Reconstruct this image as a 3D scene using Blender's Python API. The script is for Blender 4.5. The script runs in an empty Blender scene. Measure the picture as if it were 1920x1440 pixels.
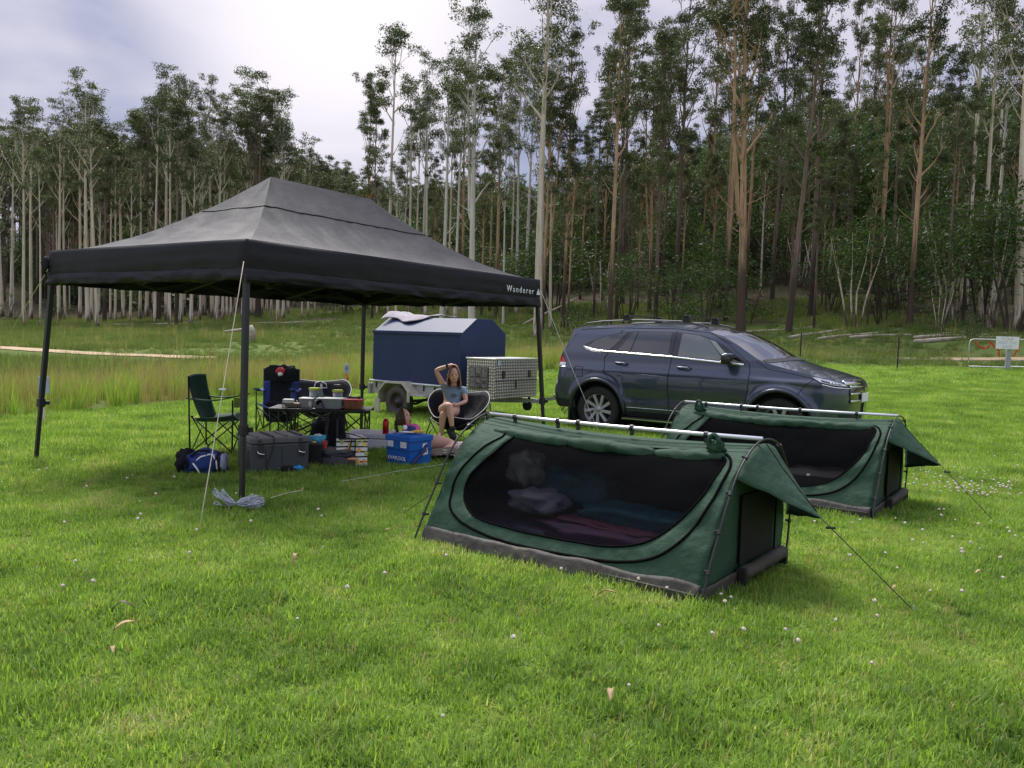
import bpy, math, random
import numpy as np
from mathutils import Matrix, Vector, noise as mnoise
random.seed(7); np.random.seed(7)
R = math.radians
sc = bpy.context.scene
col = sc.collection
# ---------------------------------------------------------------- camera
FPX, PITCH, ROLL, CAMH = 1543.0, 0.0586, 0.0299, 1.4035
_cp, _sp, _cr, _sr = math.cos(PITCH), math.sin(PITCH), math.cos(ROLL), math.sin(ROLL)
CF = Vector((0, _cp, -_sp)); _u = Vector((0, _sp, _cp)); _r = Vector((1, 0, 0))
CR = _r * _cr + _u * _sr; CU = -_r * _sr + _u * _cr
cd = bpy.data.cameras.new("camera"); cam = bpy.data.objects.new("camera", cd); col.objects.link(cam)
cd.sensor_width = 36; cd.lens = FPX / 1920 * 36; cd.clip_start = .05; cd.clip_end = 3000
mw = Matrix(((CR.x, CU.x, -CF.x, 0), (CR.y, CU.y, -CF.y, 0), (CR.z, CU.z, -CF.z, CAMH), (0, 0, 0, 1)))
cam.matrix_world = mw
sc.camera = cam
# ---------------------------------------------------------------- world: heavy overcast
SUN_EL, SUN_AZ = R(54), R(-24)       # azimuth from +Y (straight ahead), negative = to the left
sun_dir = Vector((math.sin(SUN_AZ) * math.cos(SUN_EL), math.cos(SUN_AZ) * math.cos(SUN_EL), math.sin(SUN_EL)))
w = bpy.data.worlds.new("World"); sc.world = w; w.use_nodes = True
nt = w.node_tree; nt.nodes.clear(); N = nt.nodes; Lk = nt.links
def nn(nt, t, **k):
    n = nt.nodes.new(t)
    for a, b in k.items(): setattr(n, a, b)
    return n
out = nn(nt, 'ShaderNodeOutputWorld')
sky = nn(nt, 'ShaderNodeTexSky', sky_type='NISHITA', sun_disc=False)
sky.sun_elevation = SUN_EL; sky.sun_rotation = SUN_AZ
bsky = nn(nt, 'ShaderNodeBackground'); bsky.inputs[1].default_value = .10; Lk.new(sky.outputs[0], bsky.inputs[0])
tc = nn(nt, 'ShaderNodeTexCoord')
mp = nn(nt, 'ShaderNodeMapping'); mp.inputs['Scale'].default_value = (1.5, 1.5, 4.2); mp.inputs['Location'].default_value = (.35, .1, .2); Lk.new(tc.outputs['Generated'], mp.inputs[0])
n1 = nn(nt, 'ShaderNodeTexNoise'); n1.inputs['Scale'].default_value = 1.7; n1.inputs['Detail'].default_value = 5; n1.inputs['Roughness'].default_value = .5; n1.inputs['Distortion'].default_value = .3
Lk.new(mp.outputs[0], n1.inputs[0])
rp = nn(nt, 'ShaderNodeValToRGB'); e = rp.color_ramp.elements
e[0].position = .40; e[0].color = (.25, .275, .40, 1); e[1].position = .60; e[1].color = (.50, .48, .56, 1)
m_ = e.new(.5); m_.color = (.365, .37, .475, 1)
Lk.new(n1.outputs[0], rp.inputs[0])
# brighter cloud round the hidden sun, and the CIE overcast rise towards the zenith
nrm = nn(nt, 'ShaderNodeVectorMath', operation='NORMALIZE'); Lk.new(tc.outputs['Generated'], nrm.inputs[0])
gd = Vector((math.sin(R(-12)) * math.cos(R(22.5)), math.cos(R(-12)) * math.cos(R(22.5)), math.sin(R(22.5))))
dt = nn(nt, 'ShaderNodeVectorMath', operation='DOT_PRODUCT'); dt.inputs[1].default_value = gd; Lk.new(nrm.outputs[0], dt.inputs[0])
mr = nn(nt, 'ShaderNodeMapRange', interpolation_type='SMOOTHSTEP'); mr.inputs[1].default_value = .962; mr.inputs[2].default_value = 1.006; Lk.new(dt.outputs['Value'], mr.inputs[0])
sx = nn(nt, 'ShaderNodeSeparateXYZ'); Lk.new(nrm.outputs[0], sx.inputs[0])
mz = nn(nt, 'ShaderNodeMapRange'); mz.inputs[1].default_value = .42; mz.inputs[2].default_value = .9; mz.inputs[3].default_value = 1; mz.inputs[4].default_value = 2.4; Lk.new(sx.outputs[2], mz.inputs[0])
ml = nn(nt, 'ShaderNodeVectorMath', operation='SCALE'); Lk.new(rp.outputs[0], ml.inputs[0]); Lk.new(mz.outputs[0], ml.inputs['Scale'])
mx = nn(nt, 'ShaderNodeMix', data_type='RGBA'); Lk.new(mr.outputs[0], mx.inputs[0]); Lk.new(ml.outputs[0], mx.inputs[6]); mx.inputs[7].default_value = (.82, .76, .78, 1)
bcl = nn(nt, 'ShaderNodeBackground'); bcl.inputs[1].default_value = .95; Lk.new(mx.outputs[2], bcl.inputs[0])
ms = nn(nt, 'ShaderNodeMixShader'); ms.inputs[0].default_value = .95; Lk.new(bsky.outputs[0], ms.inputs[1]); Lk.new(bcl.outputs[0], ms.inputs[2])
Lk.new(ms.outputs[0], out.inputs[0])
sl = bpy.data.lights.new("sun", 'SUN'); sl.energy = 3.1; sl.angle = R(24); sl.color = (1, .96, .9)
so = bpy.data.objects.new("sun", sl); col.objects.link(so); so.rotation_euler = sun_dir.to_track_quat('Z', 'Y').to_euler(); so.location = (0, 0, 40)
vs = sc.view_settings; sc.display_settings.display_device = 'sRGB'
vs.view_transform = 'Standard'; vs.look = 'None'; vs.exposure = 0.6; vs.gamma = 1; vs.use_curve_mapping = False
sc.cycles.max_bounces = 6; sc.cycles.transparent_max_bounces = 12; sc.cycles.diffuse_bounces = 3; sc.cycles.glossy_bounces = 3
sc.cycles.transmission_bounces = 4
# ---------------------------------------------------------------- geometry helpers
def sstep(t): t = np.clip(t, 0, 1); return t * t * (3 - 2 * t)
def softp(t, k=3.0): return np.log1p(np.exp(np.clip(t / k, -30, 30))) * k
_tx = np.array([-140, -90, -55, -20, 2, 23, 45, 70, 140.]); _ty = np.array([100, 100, 94, 84, 68, 48, 40, 32, 20.])
def treeline(x): return np.interp(x, _tx, _ty)
def terrain(x, y):
    x = np.asarray(x, float); y = np.asarray(y, float)
    base = -.13 * sstep((y - 9) / 3) * (1 - .5 * sstep(x / 1.5)) * (1 - sstep((y - 20) / 15))
    u = .6 * x + .8 * y - 14
    ramp = .031 * softp(u)
    e = y - treeline(x)
    rt = sstep((x + 45) / 40)
    hill = (.03 + .055 * rt) * softp(e + 15, 2) + (.10 + .16 * sstep((x - 0) / 50)) * softp(e - 12, 6)
    hill = hill * sstep((y + 10) / 30)
    bump = .06 * np.sin(x * .35 + 1) * np.sin(y * .3) * sstep((y - 30) / 20)
    return base + ramp * sstep((y - 2) / 8) + hill + bump
def tz(x, y): return float(terrain(x, y))
def ray(px, py): return CF + CR * ((px - 960) / FPX) - CU * ((py - 720) / FPX)
def at(px, py, Y):                     # the point on the photograph's sight line px,py at distance Y
    d = ray(px, py); t = Y / d.y; return Vector((d.x * t, Y, CAMH + d.z * t))
def gp(px, py):                        # where that sight line meets the ground
    d = ray(px, py); z = 0.
    for _ in range(30):
        t = (z - CAMH) / d.z; z = .5 * z + .5 * tz(d.x * t, d.y * t)
    return Vector((d.x * t, d.y * t, z))
def colx(px, Y, z=0): 
    d = ray(px, 640); return d.x * Y / d.y
def nz(x, y=0, z=0): return mnoise.noise(Vector((x, y, z)))
class MB:
    def __init__(s): s.v = []; s.f = []
    def add(s, vs, fs):
        o = len(s.v); s.v += [Vector(q) for q in vs]; s.f += [[i + o for i in q] for q in fs]; return s
    def box(s, c, d, yaw=0, rot=None, taper=1.0):
        c = Vector(c); hx, hy, hz = d[0] / 2, d[1] / 2, d[2] / 2
        m = rot if rot is not None else Matrix.Rotation(yaw, 3, 'Z')
        vs = [c + m @ Vector((a * hx * (taper if k < 0 else 1), b * hy * (taper if k < 0 else 1), k * hz)) for k in (-1, 1) for b in (-1, 1) for a in (-1, 1)]
        return s.add(vs, [(0, 2, 3, 1), (4, 5, 7, 6), (0, 1, 5, 4), (2, 6, 7, 3), (0, 4, 6, 2), (1, 3, 7, 5)])
    def tube(s, pts, r, n=8, cap=True, flat=1.0):
        pts = [Vector(q) for q in pts]; m = len(pts); rs = r if isinstance(r, (list, tuple)) else [r] * m
        ups = None; vs = []; fs = []
        for i, q in enumerate(pts):
            t = (pts[min(i + 1, m - 1)] - pts[max(i - 1, 0)])
            t = t.normalized() if t.length > 1e-9 else Vector((0, 0, 1))
            if ups is None: ups = t.orthogonal().normalized()
            ups = (ups - t * ups.dot(t)); ups = ups.normalized() if ups.length > 1e-6 else t.orthogonal().normalized()
            b = t.cross(ups)
            for k in range(n):
                a = 2 * math.pi * k / n
                vs.append(q + (ups * math.cos(a) + b * math.sin(a) * flat) * rs[i])
        for i in range(m - 1):
            for k in range(n):
                a = i * n + k; b_ = i * n + (k + 1) % n; fs.append((a, b_, b_ + n, a + n))
        if cap: fs.append(tuple(range(n))[::-1]); fs.append(tuple((m - 1) * n + k for k in range(n)))
        return s.add(vs, fs)
    def bar(s, a, b, wd, hd=None):
        a = Vector(a); b = Vector(b); t = (b - a).normalized(); up = Vector((0, 0, 1))
        if abs(t.dot(up)) > .95: up = Vector((0, 1, 0))
        x = t.cross(up).normalized(); y = x.cross(t); hd = hd or wd
        vs = [p + x * i * wd / 2 + y * j * hd / 2 for p in (a, b) for i, j in ((-1, -1), (1, -1), (1, 1), (-1, 1))]
        return s.add(vs, [(3, 2, 1, 0), (4, 5, 6, 7), (0, 1, 5, 4), (1, 2, 6, 5), (2, 3, 7, 6), (3, 0, 4, 7)])
    def grid(s, fn, nu, nv, flip=False):
        vs = [fn(i / (nu - 1), j / (nv - 1)) for i in range(nu) for j in range(nv)]
        fs = [(i * nv + j, (i + 1) * nv + j, (i + 1) * nv + j + 1, i * nv + j + 1) for i in range(nu - 1) for j in range(nv - 1)]
        if flip: fs = [q[::-1] for q in fs]
        return s.add(vs, fs)
    def lathe(s, prof, c, axis='Z', n=24):    # prof: (r, h)
        c = Vector(c); vs = []; m = len(prof)
        for r_, h in prof:
            for k in range(n):
                a = 2 * math.pi * k / n; p, q = r_ * math.cos(a), r_ * math.sin(a)
                vs.append(c + Vector({'Z': (p, q, h), 'Y': (p, h, q), 'X': (h, p, q)}[axis]))
        fs = [(i * n + k, i * n + (k + 1) % n, (i + 1) * n + (k + 1) % n, (i + 1) * n + k) for i in range(m - 1) for k in range(n)]
        return s.add(vs, fs)
    def blob(s, c, d, yaw=0, amp=.1, fr=3., seed=0, n=16, sq=1.0, flatbot=None):
        c = Vector(c); m = Matrix.Rotation(yaw, 3, 'Z')
        def pw(x): return math.copysign(abs(x) ** sq, x)
        def fn(u, v):
            th = math.pi * v; ph = 2 * math.pi * u
            p = Vector((pw(math.sin(th)) * pw(math.cos(ph)), pw(math.sin(th)) * pw(math.sin(ph)), pw(math.cos(th))))
            k = 1 + amp * mnoise.noise(p * fr + Vector((seed, 0, 0)))
            q = Vector((p.x * d[0] / 2 * k, p.y * d[1] / 2 * k, p.z * d[2] / 2 * k))
            if flatbot is not None: q.z = max(q.z, flatbot)
            return c + m @ q
        return s.grid(fn, n * 2, n, flip=True)
    def build(s, name, mat, root=None, world=False, smooth=False, bevel=0, thick=0, sub=0, off=0, **props):
        vs = s.v
        if world and root is not None:
            im = root_m(root).inverted(); vs = [im @ q for q in vs]
        me = bpy.data.meshes.new(name); me.from_pydata([tuple(q) for q in vs], [], s.f); me.update()
        o = bpy.data.objects.new(name, me); col.objects.link(o)
        if mat: me.materials.append(mat)
        if smooth: me.polygons.foreach_set('use_smooth', [True] * len(me.polygons))
        if root is not None: o.parent = root
        if thick:
            md = o.modifiers.new('solid', 'SOLIDIFY'); md.thickness = thick; md.offset = off
        if bevel:
            md = o.modifiers.new('bevel', 'BEVEL'); md.width = bevel; md.segments = 2; md.limit_method = 'ANGLE'
        if sub:
            md = o.modifiers.new('sub', 'SUBSURF'); md.levels = sub; md.render_levels = sub
        for k, v in props.items(): o[k] = v
        return o
def root_m(o):
    m = Matrix.LocRotScale(o.location, o.rotation_euler, None)
    return root_m(o.parent) @ m if o.parent else m
def thing(name, label, cat, loc=(0, 0, 0), yaw=0, group=None):
    o = bpy.data.objects.new(name, None); col.objects.link(o); o.location = loc; o.rotation_euler = (0, 0, yaw); o.empty_display_size = .1
    tag(o, label, cat, group); return o
def tag(o, label=None, cat=None, group=None, kind=None):
    if label: o['label'] = label
    if cat: o['category'] = cat
    if group: o['group'] = group
    if kind: o['kind'] = kind
    return o
def copy_tree(o, parent=None):
    c = o.copy(); col.objects.link(c); c.parent = parent
    for ch in list(o.children): copy_tree(ch, c)
    return c
def npmesh(name, v, f, mat, attr=None, smooth=False):
    me = bpy.data.meshes.new(name); v = np.asarray(v, np.float32); f = np.asarray(f, np.int32); k = f.shape[1]
    me.vertices.add(len(v)); me.vertices.foreach_set('co', v.ravel())
    me.loops.add(f.size); me.loops.foreach_set('vertex_index', f.ravel())
    me.polygons.add(len(f)); me.polygons.foreach_set('loop_start', np.arange(0, f.size, k, dtype=np.int32))
    if smooth: me.polygons.foreach_set('use_smooth', np.ones(len(f), bool))
    if attr is not None:
        a = me.attributes.new('tint', 'FLOAT', 'POINT'); a.data.foreach_set('value', np.asarray(attr, np.float32))
    me.update(calc_edges=True); me.materials.append(mat); return me
# ---------------------------------------------------------------- materials
MATS = {}
def mat(name, c, rough=.6, metal=0, var=.12, scale=6, bump=0, bscale=60, coat=0, spec=.5, c2=None, dirt=None, sheen=0, trans=0, alpha=None, stretch=(1, 1, 1), bdist=.01):
    if name in MATS: return MATS[name]
    m = bpy.data.materials.new(name); m.use_nodes = True; nt = m.node_tree; b = nt.nodes['Principled BSDF']; L = nt.links
    tc = nn(nt, 'ShaderNodeTexCoord'); mp = nn(nt, 'ShaderNodeMapping'); mp.inputs['Scale'].default_value = stretch; L.new(tc.outputs['Object'], mp.inputs[0])
    n = nn(nt, 'ShaderNodeTexNoise'); n.inputs['Scale'].default_value = scale; n.inputs['Detail'].default_value = 6; n.inputs['Roughness'].default_value = .6; L.new(mp.outputs[0], n.inputs[0])
    r = nn(nt, 'ShaderNodeValToRGB'); e = r.color_ramp.elements; e[0].position = .3; e[1].position = .7
    c2 = c2 or tuple(min(1, x * (1 + var)) for x in c)
    e[0].color = (*[x * (1 - var) for x in c], 1); e[1].color = (*c2, 1); L.new(n.outputs[0], r.inputs[0])
    src = r.outputs[0]
    if dirt:
        n2 = nn(nt, 'ShaderNodeTexNoise'); n2.inputs['Scale'].default_value = scale * .4; n2.inputs['Detail'].default_value = 8; n2.inputs['Roughness'].default_value = .7; L.new(mp.outputs[0], n2.inputs[0])
        q = nn(nt, 'ShaderNodeMapRange'); q.inputs[1].default_value = .5; q.inputs[2].default_value = .68; q.inputs[4].default_value = .75; L.new(n2.outputs[0], q.inputs[0])
        x = nn(nt, 'ShaderNodeMix', data_type='RGBA'); L.new(q.outputs[0], x.inputs[0]); L.new(src, x.inputs[6]); x.inputs[7].default_value = (*dirt, 1); src = x.outputs[2]
    L.new(src, b.inputs['Base Color'])
    b.inputs['Roughness'].default_value = rough; b.inputs['Metallic'].default_value = metal; b.inputs['Specular IOR Level'].default_value = spec
    b.inputs['Coat Weight'].default_value = coat; b.inputs['Coat Roughness'].default_value = .04
    if sheen: b.inputs['Sheen Weight'].default_value = sheen
    if bump:
        n3 = nn(nt, 'ShaderNodeTexNoise'); n3.inputs['Scale'].default_value = bscale; n3.inputs['Detail'].default_value = 4; L.new(mp.outputs[0], n3.inputs[0])
        bp = nn(nt, 'ShaderNodeBump'); bp.inputs['Strength'].default_value = bump; bp.inputs['Distance'].default_value = bdist; L.new(n3.outputs[0], bp.inputs['Height']); L.new(bp.outputs[0], b.inputs['Normal'])
    o = nt.nodes['Material Output']
    if trans:
        t = nn(nt, 'ShaderNodeBsdfTranslucent'); L.new(src, t.inputs[0]); x = nn(nt, 'ShaderNodeMixShader'); x.inputs[0].default_value = trans
        L.new(b.outputs[0], x.inputs[1]); L.new(t.outputs[0], x.inputs[2]); L.new(x.outputs[0], o.inputs[0])
    if alpha is not None:
        t = nn(nt, 'ShaderNodeBsdfTransparent'); x = nn(nt, 'ShaderNodeMixShader'); x.inputs[0].default_value = alpha
        L.new(t.outputs[0], x.inputs[1]); L.new(b.outputs[0], x.inputs[2]); L.new(x.outputs[0], o.inputs[0])
    MATS[name] = m; return m
def leafmat(name, lo, hi, dry=None, trans=.35, pscale=.5, rough=.55, nw=1.9):
    # colour from a per-leaf attribute and a patch noise in the place's own coordinates
    m = bpy.data.materials.new(name); m.use_nodes = True; nt = m.node_tree; b = nt.nodes['Principled BSDF']; L = nt.links
    at_ = nn(nt, 'ShaderNodeAttribute', attribute_name='tint'); ge = nn(nt, 'ShaderNodeNewGeometry')
    n = nn(nt, 'ShaderNodeTexNoise'); n.inputs['Scale'].default_value = pscale; n.inputs['Detail'].default_value = 5; n.inputs['Roughness'].default_value = .6; L.new(ge.outputs['Position'], n.inputs[0])
    a = nn(nt, 'ShaderNodeMath', operation='MULTIPLY_ADD'); a.inputs[1].default_value = .55; L.new(at_.outputs['Fac'], a.inputs[0])
    s = nn(nt, 'ShaderNodeMath', operation='MULTIPLY_ADD'); s.inputs[1].default_value = nw; s.inputs[2].default_value = .23 - nw / 2; L.new(n.outputs[0], s.inputs[0]); L.new(s.outputs[0], a.inputs[2])
    r = nn(nt, 'ShaderNodeValToRGB'); e = r.color_ramp.elements; e[0].position = 0; e[0].color = (*lo, 1); e[1].position = .8; e[1].color = (*hi, 1)
    if dry: q = e.new(1.0); q.color = (*dry, 1)
    L.new(a.outputs[0], r.inputs[0]); L.new(r.outputs[0], b.inputs['Base Color']); b.inputs['Roughness'].default_value = rough; b.inputs['Specular IOR Level'].default_value = .35
    t = nn(nt, 'ShaderNodeBsdfTranslucent'); x = nn(nt, 'ShaderNodeMixShader'); x.inputs[0].default_value = trans
    h = nn(nt, 'ShaderNodeVectorMath', operation='MULTIPLY'); h.inputs[1].default_value = (1.25, 1.25, .7); L.new(r.outputs[0], h.inputs[0]); L.new(h.outputs[0], t.inputs[0])
    L.new(b.outputs[0], x.inputs[1]); L.new(t.outputs[0], x.inputs[2]); L.new(x.outputs[0], nt.nodes['Material Output'].inputs[0])
    MATS[name] = m; return m
# ================================================================ GROUND
def edge_y(x): return np.interp(x, [-60, -12, -8, -6.5, -3.9, 0, 9, 19, 45, 140], [-8, 8.5, 12.9, 16.35, 20.2, 27, 33, 31.5, 27, 10])
def ground_mat():
    m = bpy.data.materials.new('ground'); m.use_nodes = True; nt = m.node_tree; b = nt.nodes['Principled BSDF']; L = nt.links
    ge = nn(nt, 'ShaderNodeNewGeometry'); z = nn(nt, 'ShaderNodeAttribute', attribute_name='tint')
    def noise(s, d=6, r=.6):
        n = nn(nt, 'ShaderNodeTexNoise'); n.inputs['Scale'].default_value = s; n.inputs['Detail'].default_value = d; n.inputs['Roughness'].default_value = r; L.new(ge.outputs['Position'], n.inputs[0]); return n
    def ramp(src, cs):
        r = nn(nt, 'ShaderNodeValToRGB'); e = r.color_ramp.elements
        e[0].position, e[0].color = cs[0][0], (*cs[0][1], 1); e[1].position, e[1].color = cs[-1][0], (*cs[-1][1], 1)
        for p, c in cs[1:-1]: q = e.new(p); q.color = (*c, 1)
        L.new(src, r.inputs[0]); return r.outputs[0]
    lawn = ramp(noise(1.2, 12, .75).outputs[0], [(.3, (.08, .135, .02)), (.5, (.16, .24, .035)), (.72, (.24, .30, .06))])
    mead = ramp(noise(.35, 12, .72).outputs[0], [(.3, (.05, .085, .018)), (.5, (.10, .15, .034)), (.62, (.13, .14, .035)), (.75, (.10, .075, .035))])
    wood = ramp(noise(.8, 10, .7).outputs[0], [(.3, (.03, .04, .012)), (.5, (.05, .042, .024)), (.7, (.10, .075, .05))])
    def mixf(lo, hi, a, c):
        q = nn(nt, 'ShaderNodeMapRange'); q.inputs[1].default_value = lo; q.inputs[2].default_value = hi; L.new(z.outputs['Fac'], q.inputs[0])
        x = nn(nt, 'ShaderNodeMix', data_type='RGBA'); L.new(q.outputs[0], x.inputs[0]); L.new(a, x.inputs[6]); L.new(c, x.inputs[7]); return x.outputs[2]
    c = mixf(1.3, 1.8, mixf(.3, .7, lawn, mead), wood)
    L.new(c, b.inputs['Base Color']); b.inputs['Roughness'].default_value = .9; b.inputs['Specular IOR Level'].default_value = .1
    n = noise(25, 6); bp = nn(nt, 'ShaderNodeBump'); bp.inputs['Strength'].default_value = .8; bp.inputs['Distance'].default_value = .05; L.new(n.outputs[0], bp.inputs['Height']); L.new(bp.outputs[0], b.inputs['Normal'])
    return m
GM = ground_mat()
xs = np.unique(np.concatenate([np.arange(-16, 16, .4), np.arange(-60, 60, 2), np.arange(-260, 261, 10), np.arange(-1200, 1201, 120)]))
ys = np.unique(np.concatenate([np.arange(-2, 36, .4), np.arange(36, 120, 1.5), np.arange(120, 300, 10), np.arange(-40, -2, 4), np.arange(300, 1300, 100)]))
X, Y = np.meshgrid(xs, ys, indexing='ij'); Z = terrain(X, Y)
Z = np.where(Z > 60, 60 + (Z - 60) * .1, Z)
zone = sstep((Y - edge_y(X)) / 1.0 + .5) + sstep((Y - treeline(X) + 3) / 6)
nx, ny = X.shape; idx = np.arange(nx * ny).reshape(nx, ny)
F_ = np.stack([idx[:-1, :-1], idx[1:, :-1], idx[1:, 1:], idx[:-1, 1:]], -1).reshape(-1, 4)
go = bpy.data.objects.new('ground', npmesh('ground', np.stack([X, Y, Z], -1).reshape(-1, 3), F_, GM, zone.ravel(), True)); col.objects.link(go); go['kind'] = 'structure'
# earth track beyond the meadow (left) and behind the fence (right)
dirt = mat('track earth', (.42, .31, .18), .95, var=.25, scale=1.5, bump=.5, bscale=8)
def track(pts, wd, name='track'):
    mb = MB(); pts = [Vector((x, y, 0)) for x, y in pts]; dense = []
    for a, b in zip(pts, pts[1:]):
        for k in range(12): dense.append(a.lerp(b, k / 12))
    vs = []; n = len(dense)
    for i, q in enumerate(dense):
        t = (dense[min(i + 1, n - 1)] - dense[max(i - 1, 0)]).normalized(); s = Vector((-t.y, t.x, 0))
        for k in range(5):
            p = q + s * (k / 4 - .5) * wd * (1 + .3 * nz(i * .5, k)); vs.append((p.x, p.y, tz(p.x, p.y) + .03))
    fs = [(i * 5 + k, (i + 1) * 5 + k, (i + 1) * 5 + k + 1, i * 5 + k + 1) for i in range(n - 1) for k in range(4)]
    o = mb.add(vs, fs).build(name, dirt, smooth=True); o['kind'] = 'structure'
pl = [gp(x, y) for x, y in ((-60, 649), (0, 652), (100, 659), (200, 665), (300, 668), (400, 673))]
track([(q.x, q.y) for q in pl], 1.5)
pr = [(9, 41), (14, 38.5), (20, 36), (27, 33.5), (40, 30)]
track(pr, 1.2)
# ---------------------------------------------------------------- scattered grass (stuff)
def scatter(name, P, rz, scl, idx, variants, tilt=None, **props):
    me = bpy.data.meshes.new(name); P = np.asarray(P, np.float32); n = len(P)
    me.vertices.add(n); me.vertices.foreach_set('co', P.ravel())
    r = np.zeros((n, 3), np.float32); r[:, 2] = rz
    if tilt is not None: r[:, :2] = tilt
    a = me.attributes.new('rot', 'FLOAT_VECTOR', 'POINT'); a.data.foreach_set('vector', r.ravel())
    a = me.attributes.new('scl', 'FLOAT', 'POINT'); a.data.foreach_set('value', np.asarray(scl, np.float32))
    a = me.attributes.new('idx', 'INT', 'POINT'); a.data.foreach_set('value', np.asarray(idx, np.int32))
    o = bpy.data.objects.new(name, me); col.objects.link(o)
    c = bpy.data.collections.new(name + ' source')
    for v in variants: c.objects.link(v)
    ng = bpy.data.node_groups.new(name, 'GeometryNodeTree')
    ng.interface.new_socket('Geometry', in_out='INPUT', socket_type='NodeSocketGeometry'); ng.interface.new_socket('Geometry', in_out='OUTPUT', socket_type='NodeSocketGeometry')
    gi = nn(ng, 'NodeGroupInput'); go_ = nn(ng, 'NodeGroupOutput'); ip = nn(ng, 'GeometryNodeInstanceOnPoints'); ci = nn(ng, 'GeometryNodeCollectionInfo')
    ci.inputs['Collection'].default_value = c; ci.inputs['Separate Children'].default_value = True; ci.inputs['Reset Children'].default_value = True
    mp_ = nn(ng, 'GeometryNodeMeshToPoints')
    def att(nm, t): q = nn(ng, 'GeometryNodeInputNamedAttribute', data_type=t); q.inputs['Name'].default_value = nm; return [x for x in q.outputs if x.enabled][0]
    l = ng.links; l.new(gi.outputs[0], mp_.inputs[0]); l.new(mp_.outputs[0], ip.inputs['Points']); l.new(ci.outputs[0], ip.inputs['Instance']); ip.inputs['Pick Instance'].default_value = True
    l.new(att('idx', 'INT'), ip.inputs['Instance Index']); l.new(att('rot', 'FLOAT_VECTOR'), ip.inputs['Rotation']); l.new(att('scl', 'FLOAT'), ip.inputs['Scale'])
    l.new(ip.outputs[0], go_.inputs[0])
    md = o.modifiers.new('scatter', 'NODES'); md.node_group = ng
    o['kind'] = 'stuff'
    for k, v in props.items(): o[k] = v
    return o
def blades(name, n, rad, h0, h1, wd, lean, m, seed, seg=2, drop=.5, base_=.35):
    rg = np.random.default_rng(seed); a = rg.uniform(0, 2 * np.pi, n); rr = rad * np.sqrt(rg.uniform(0, 1, n)); bx = rr * np.cos(a); by = rr * np.sin(a)
    h = rg.uniform(h0, h1, n); ya = rg.uniform(0, 2 * np.pi, n); ln = np.abs(rg.normal(0, lean, n)); w_ = wd * rg.uniform(.6, 1.3, n); t = rg.uniform(0, 1, n)
    V = []; Fq = []
    dx, dy = np.cos(ya), np.sin(ya)
    ks = np.linspace(0, 1, seg + 1)
    for k in ks:
        ang = ln * (base_ + drop * k) ; ang = np.clip(ang, 0, 1.5)
        ox = np.sin(ang) * h * k; oz = np.cos(ang) * h * k
        ww = w_ * (1 - k ** 1.6) * .5 + .0002
        V.append(np.stack([bx + dx * ox - dy * ww, by + dy * ox + dx * ww, oz], -1)); V.append(np.stack([bx + dx * ox + dy * ww, by + dy * ox - dx * ww, oz], -1))
    V = np.stack(V, 1).reshape(-1, 3); m_ = 2 * (seg + 1)
    base = np.arange(n)[:, None] * m_
    Fq = np.concatenate([base + np.array([[2 * k, 2 * k + 1, 2 * k + 3, 2 * k + 2]]) for k in range(seg)], 0)
    me = npmesh(name, V, Fq, m, np.repeat(t, m_)); return bpy.data.objects.new(name, me)
lawnM = leafmat('lawn blades', (.078, .160, .026), (.31, .46, .085), (.54, .50, .26), trans=.5, pscale=1.3)
tallM = leafmat('meadow blades', (.10, .20, .028), (.29, .45, .075), (.33, .46, .10), trans=.5, pscale=.25, nw=.9)
meadM = leafmat('rough meadow blades', (.060, .105, .026), (.20, .27, .070), (.40, .34, .17), trans=.35, pscale=.2, nw=1.5)
seedM = leafmat('dry seed stems', (.26, .22, .09), (.42, .34, .15), (.5, .42, .22), trans=.3, pscale=.3)
near = [blades('grass_tuft', 34, .075, .018, .058, .0062, .95, lawnM, 10 + i, 2, .45, .85) for i in range(5)]
near += [blades('grass_tuft', 30, .05, .04, .085, .0075, .8, lawnM, 20 + i, 3, .5, .7) for i in range(2)]
near += [blades('thatch_tuft', 12, .09, .03, .075, .005, .3, seedM, 28, 2, .3, 3.6)]
mid = [blades('grass_tuft', 40, .13, .03, .075, .008, .9, lawnM, 30 + i, 2, .5, .6) for i in range(4)]
# footprints of things that keep the lawn flat below them
SW1 = (Vector((1.011, 4.29, 0)), -.672, 1.0); SW2 = (Vector((2.92, 6.59, 0)), -.642, .96)
def in_rect(P, o, yaw, x0, x1, y0, y1):
    d = P[:, :2] - np.array([o[0], o[1]]); c, s = math.cos(yaw), math.sin(yaw); lx = d[:, 0] * c + d[:, 1] * s; ly = -d[:, 0] * s + d[:, 1] * c
    return (lx > x0) & (lx < x1) & (ly > y0) & (ly < y1)
def keep(P):
    k = np.ones(len(P), bool)
    for (o, yw, s) in (SW1, SW2): k &= ~in_rect(P, o, yw, -1.97 * s, -.03, .05, 1.12)
    k &= ~in_rect(P, (-2.47, 7.80), R(33), .03, .53, .03, .47)
    return k
def wedge(y0, y1, dens, extra=.6):
    n = int(((y1 ** 2 - y0 ** 2) * .665 + extra * 2 * (y1 - y0)) * dens); y = np.sqrt(np.random.uniform(y0 ** 2, y1 ** 2, n)); x = np.random.uniform(-1, 1, n) * (.665 * y + extra)
    return np.stack([x, y], -1)
P = np.concatenate([wedge(1.9, 5.0, 620), wedge(5.0, 9.0, 400)]); P = P[keep(P) & (P[:, 1] < edge_y(P[:, 0]))]; n = len(P)
pat = np.array([mnoise.noise(Vector((a * .8, b * .8, 0))) for a, b in P])
ix = np.random.randint(0, 5, n); q_ = np.random.rand(n) < .05 + .18 * (pat > .15); ix[q_] = np.random.randint(5, 7, q_.sum()); ix[np.random.rand(n) < .07 + .08 * (pat < -.2)] = 7
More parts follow.
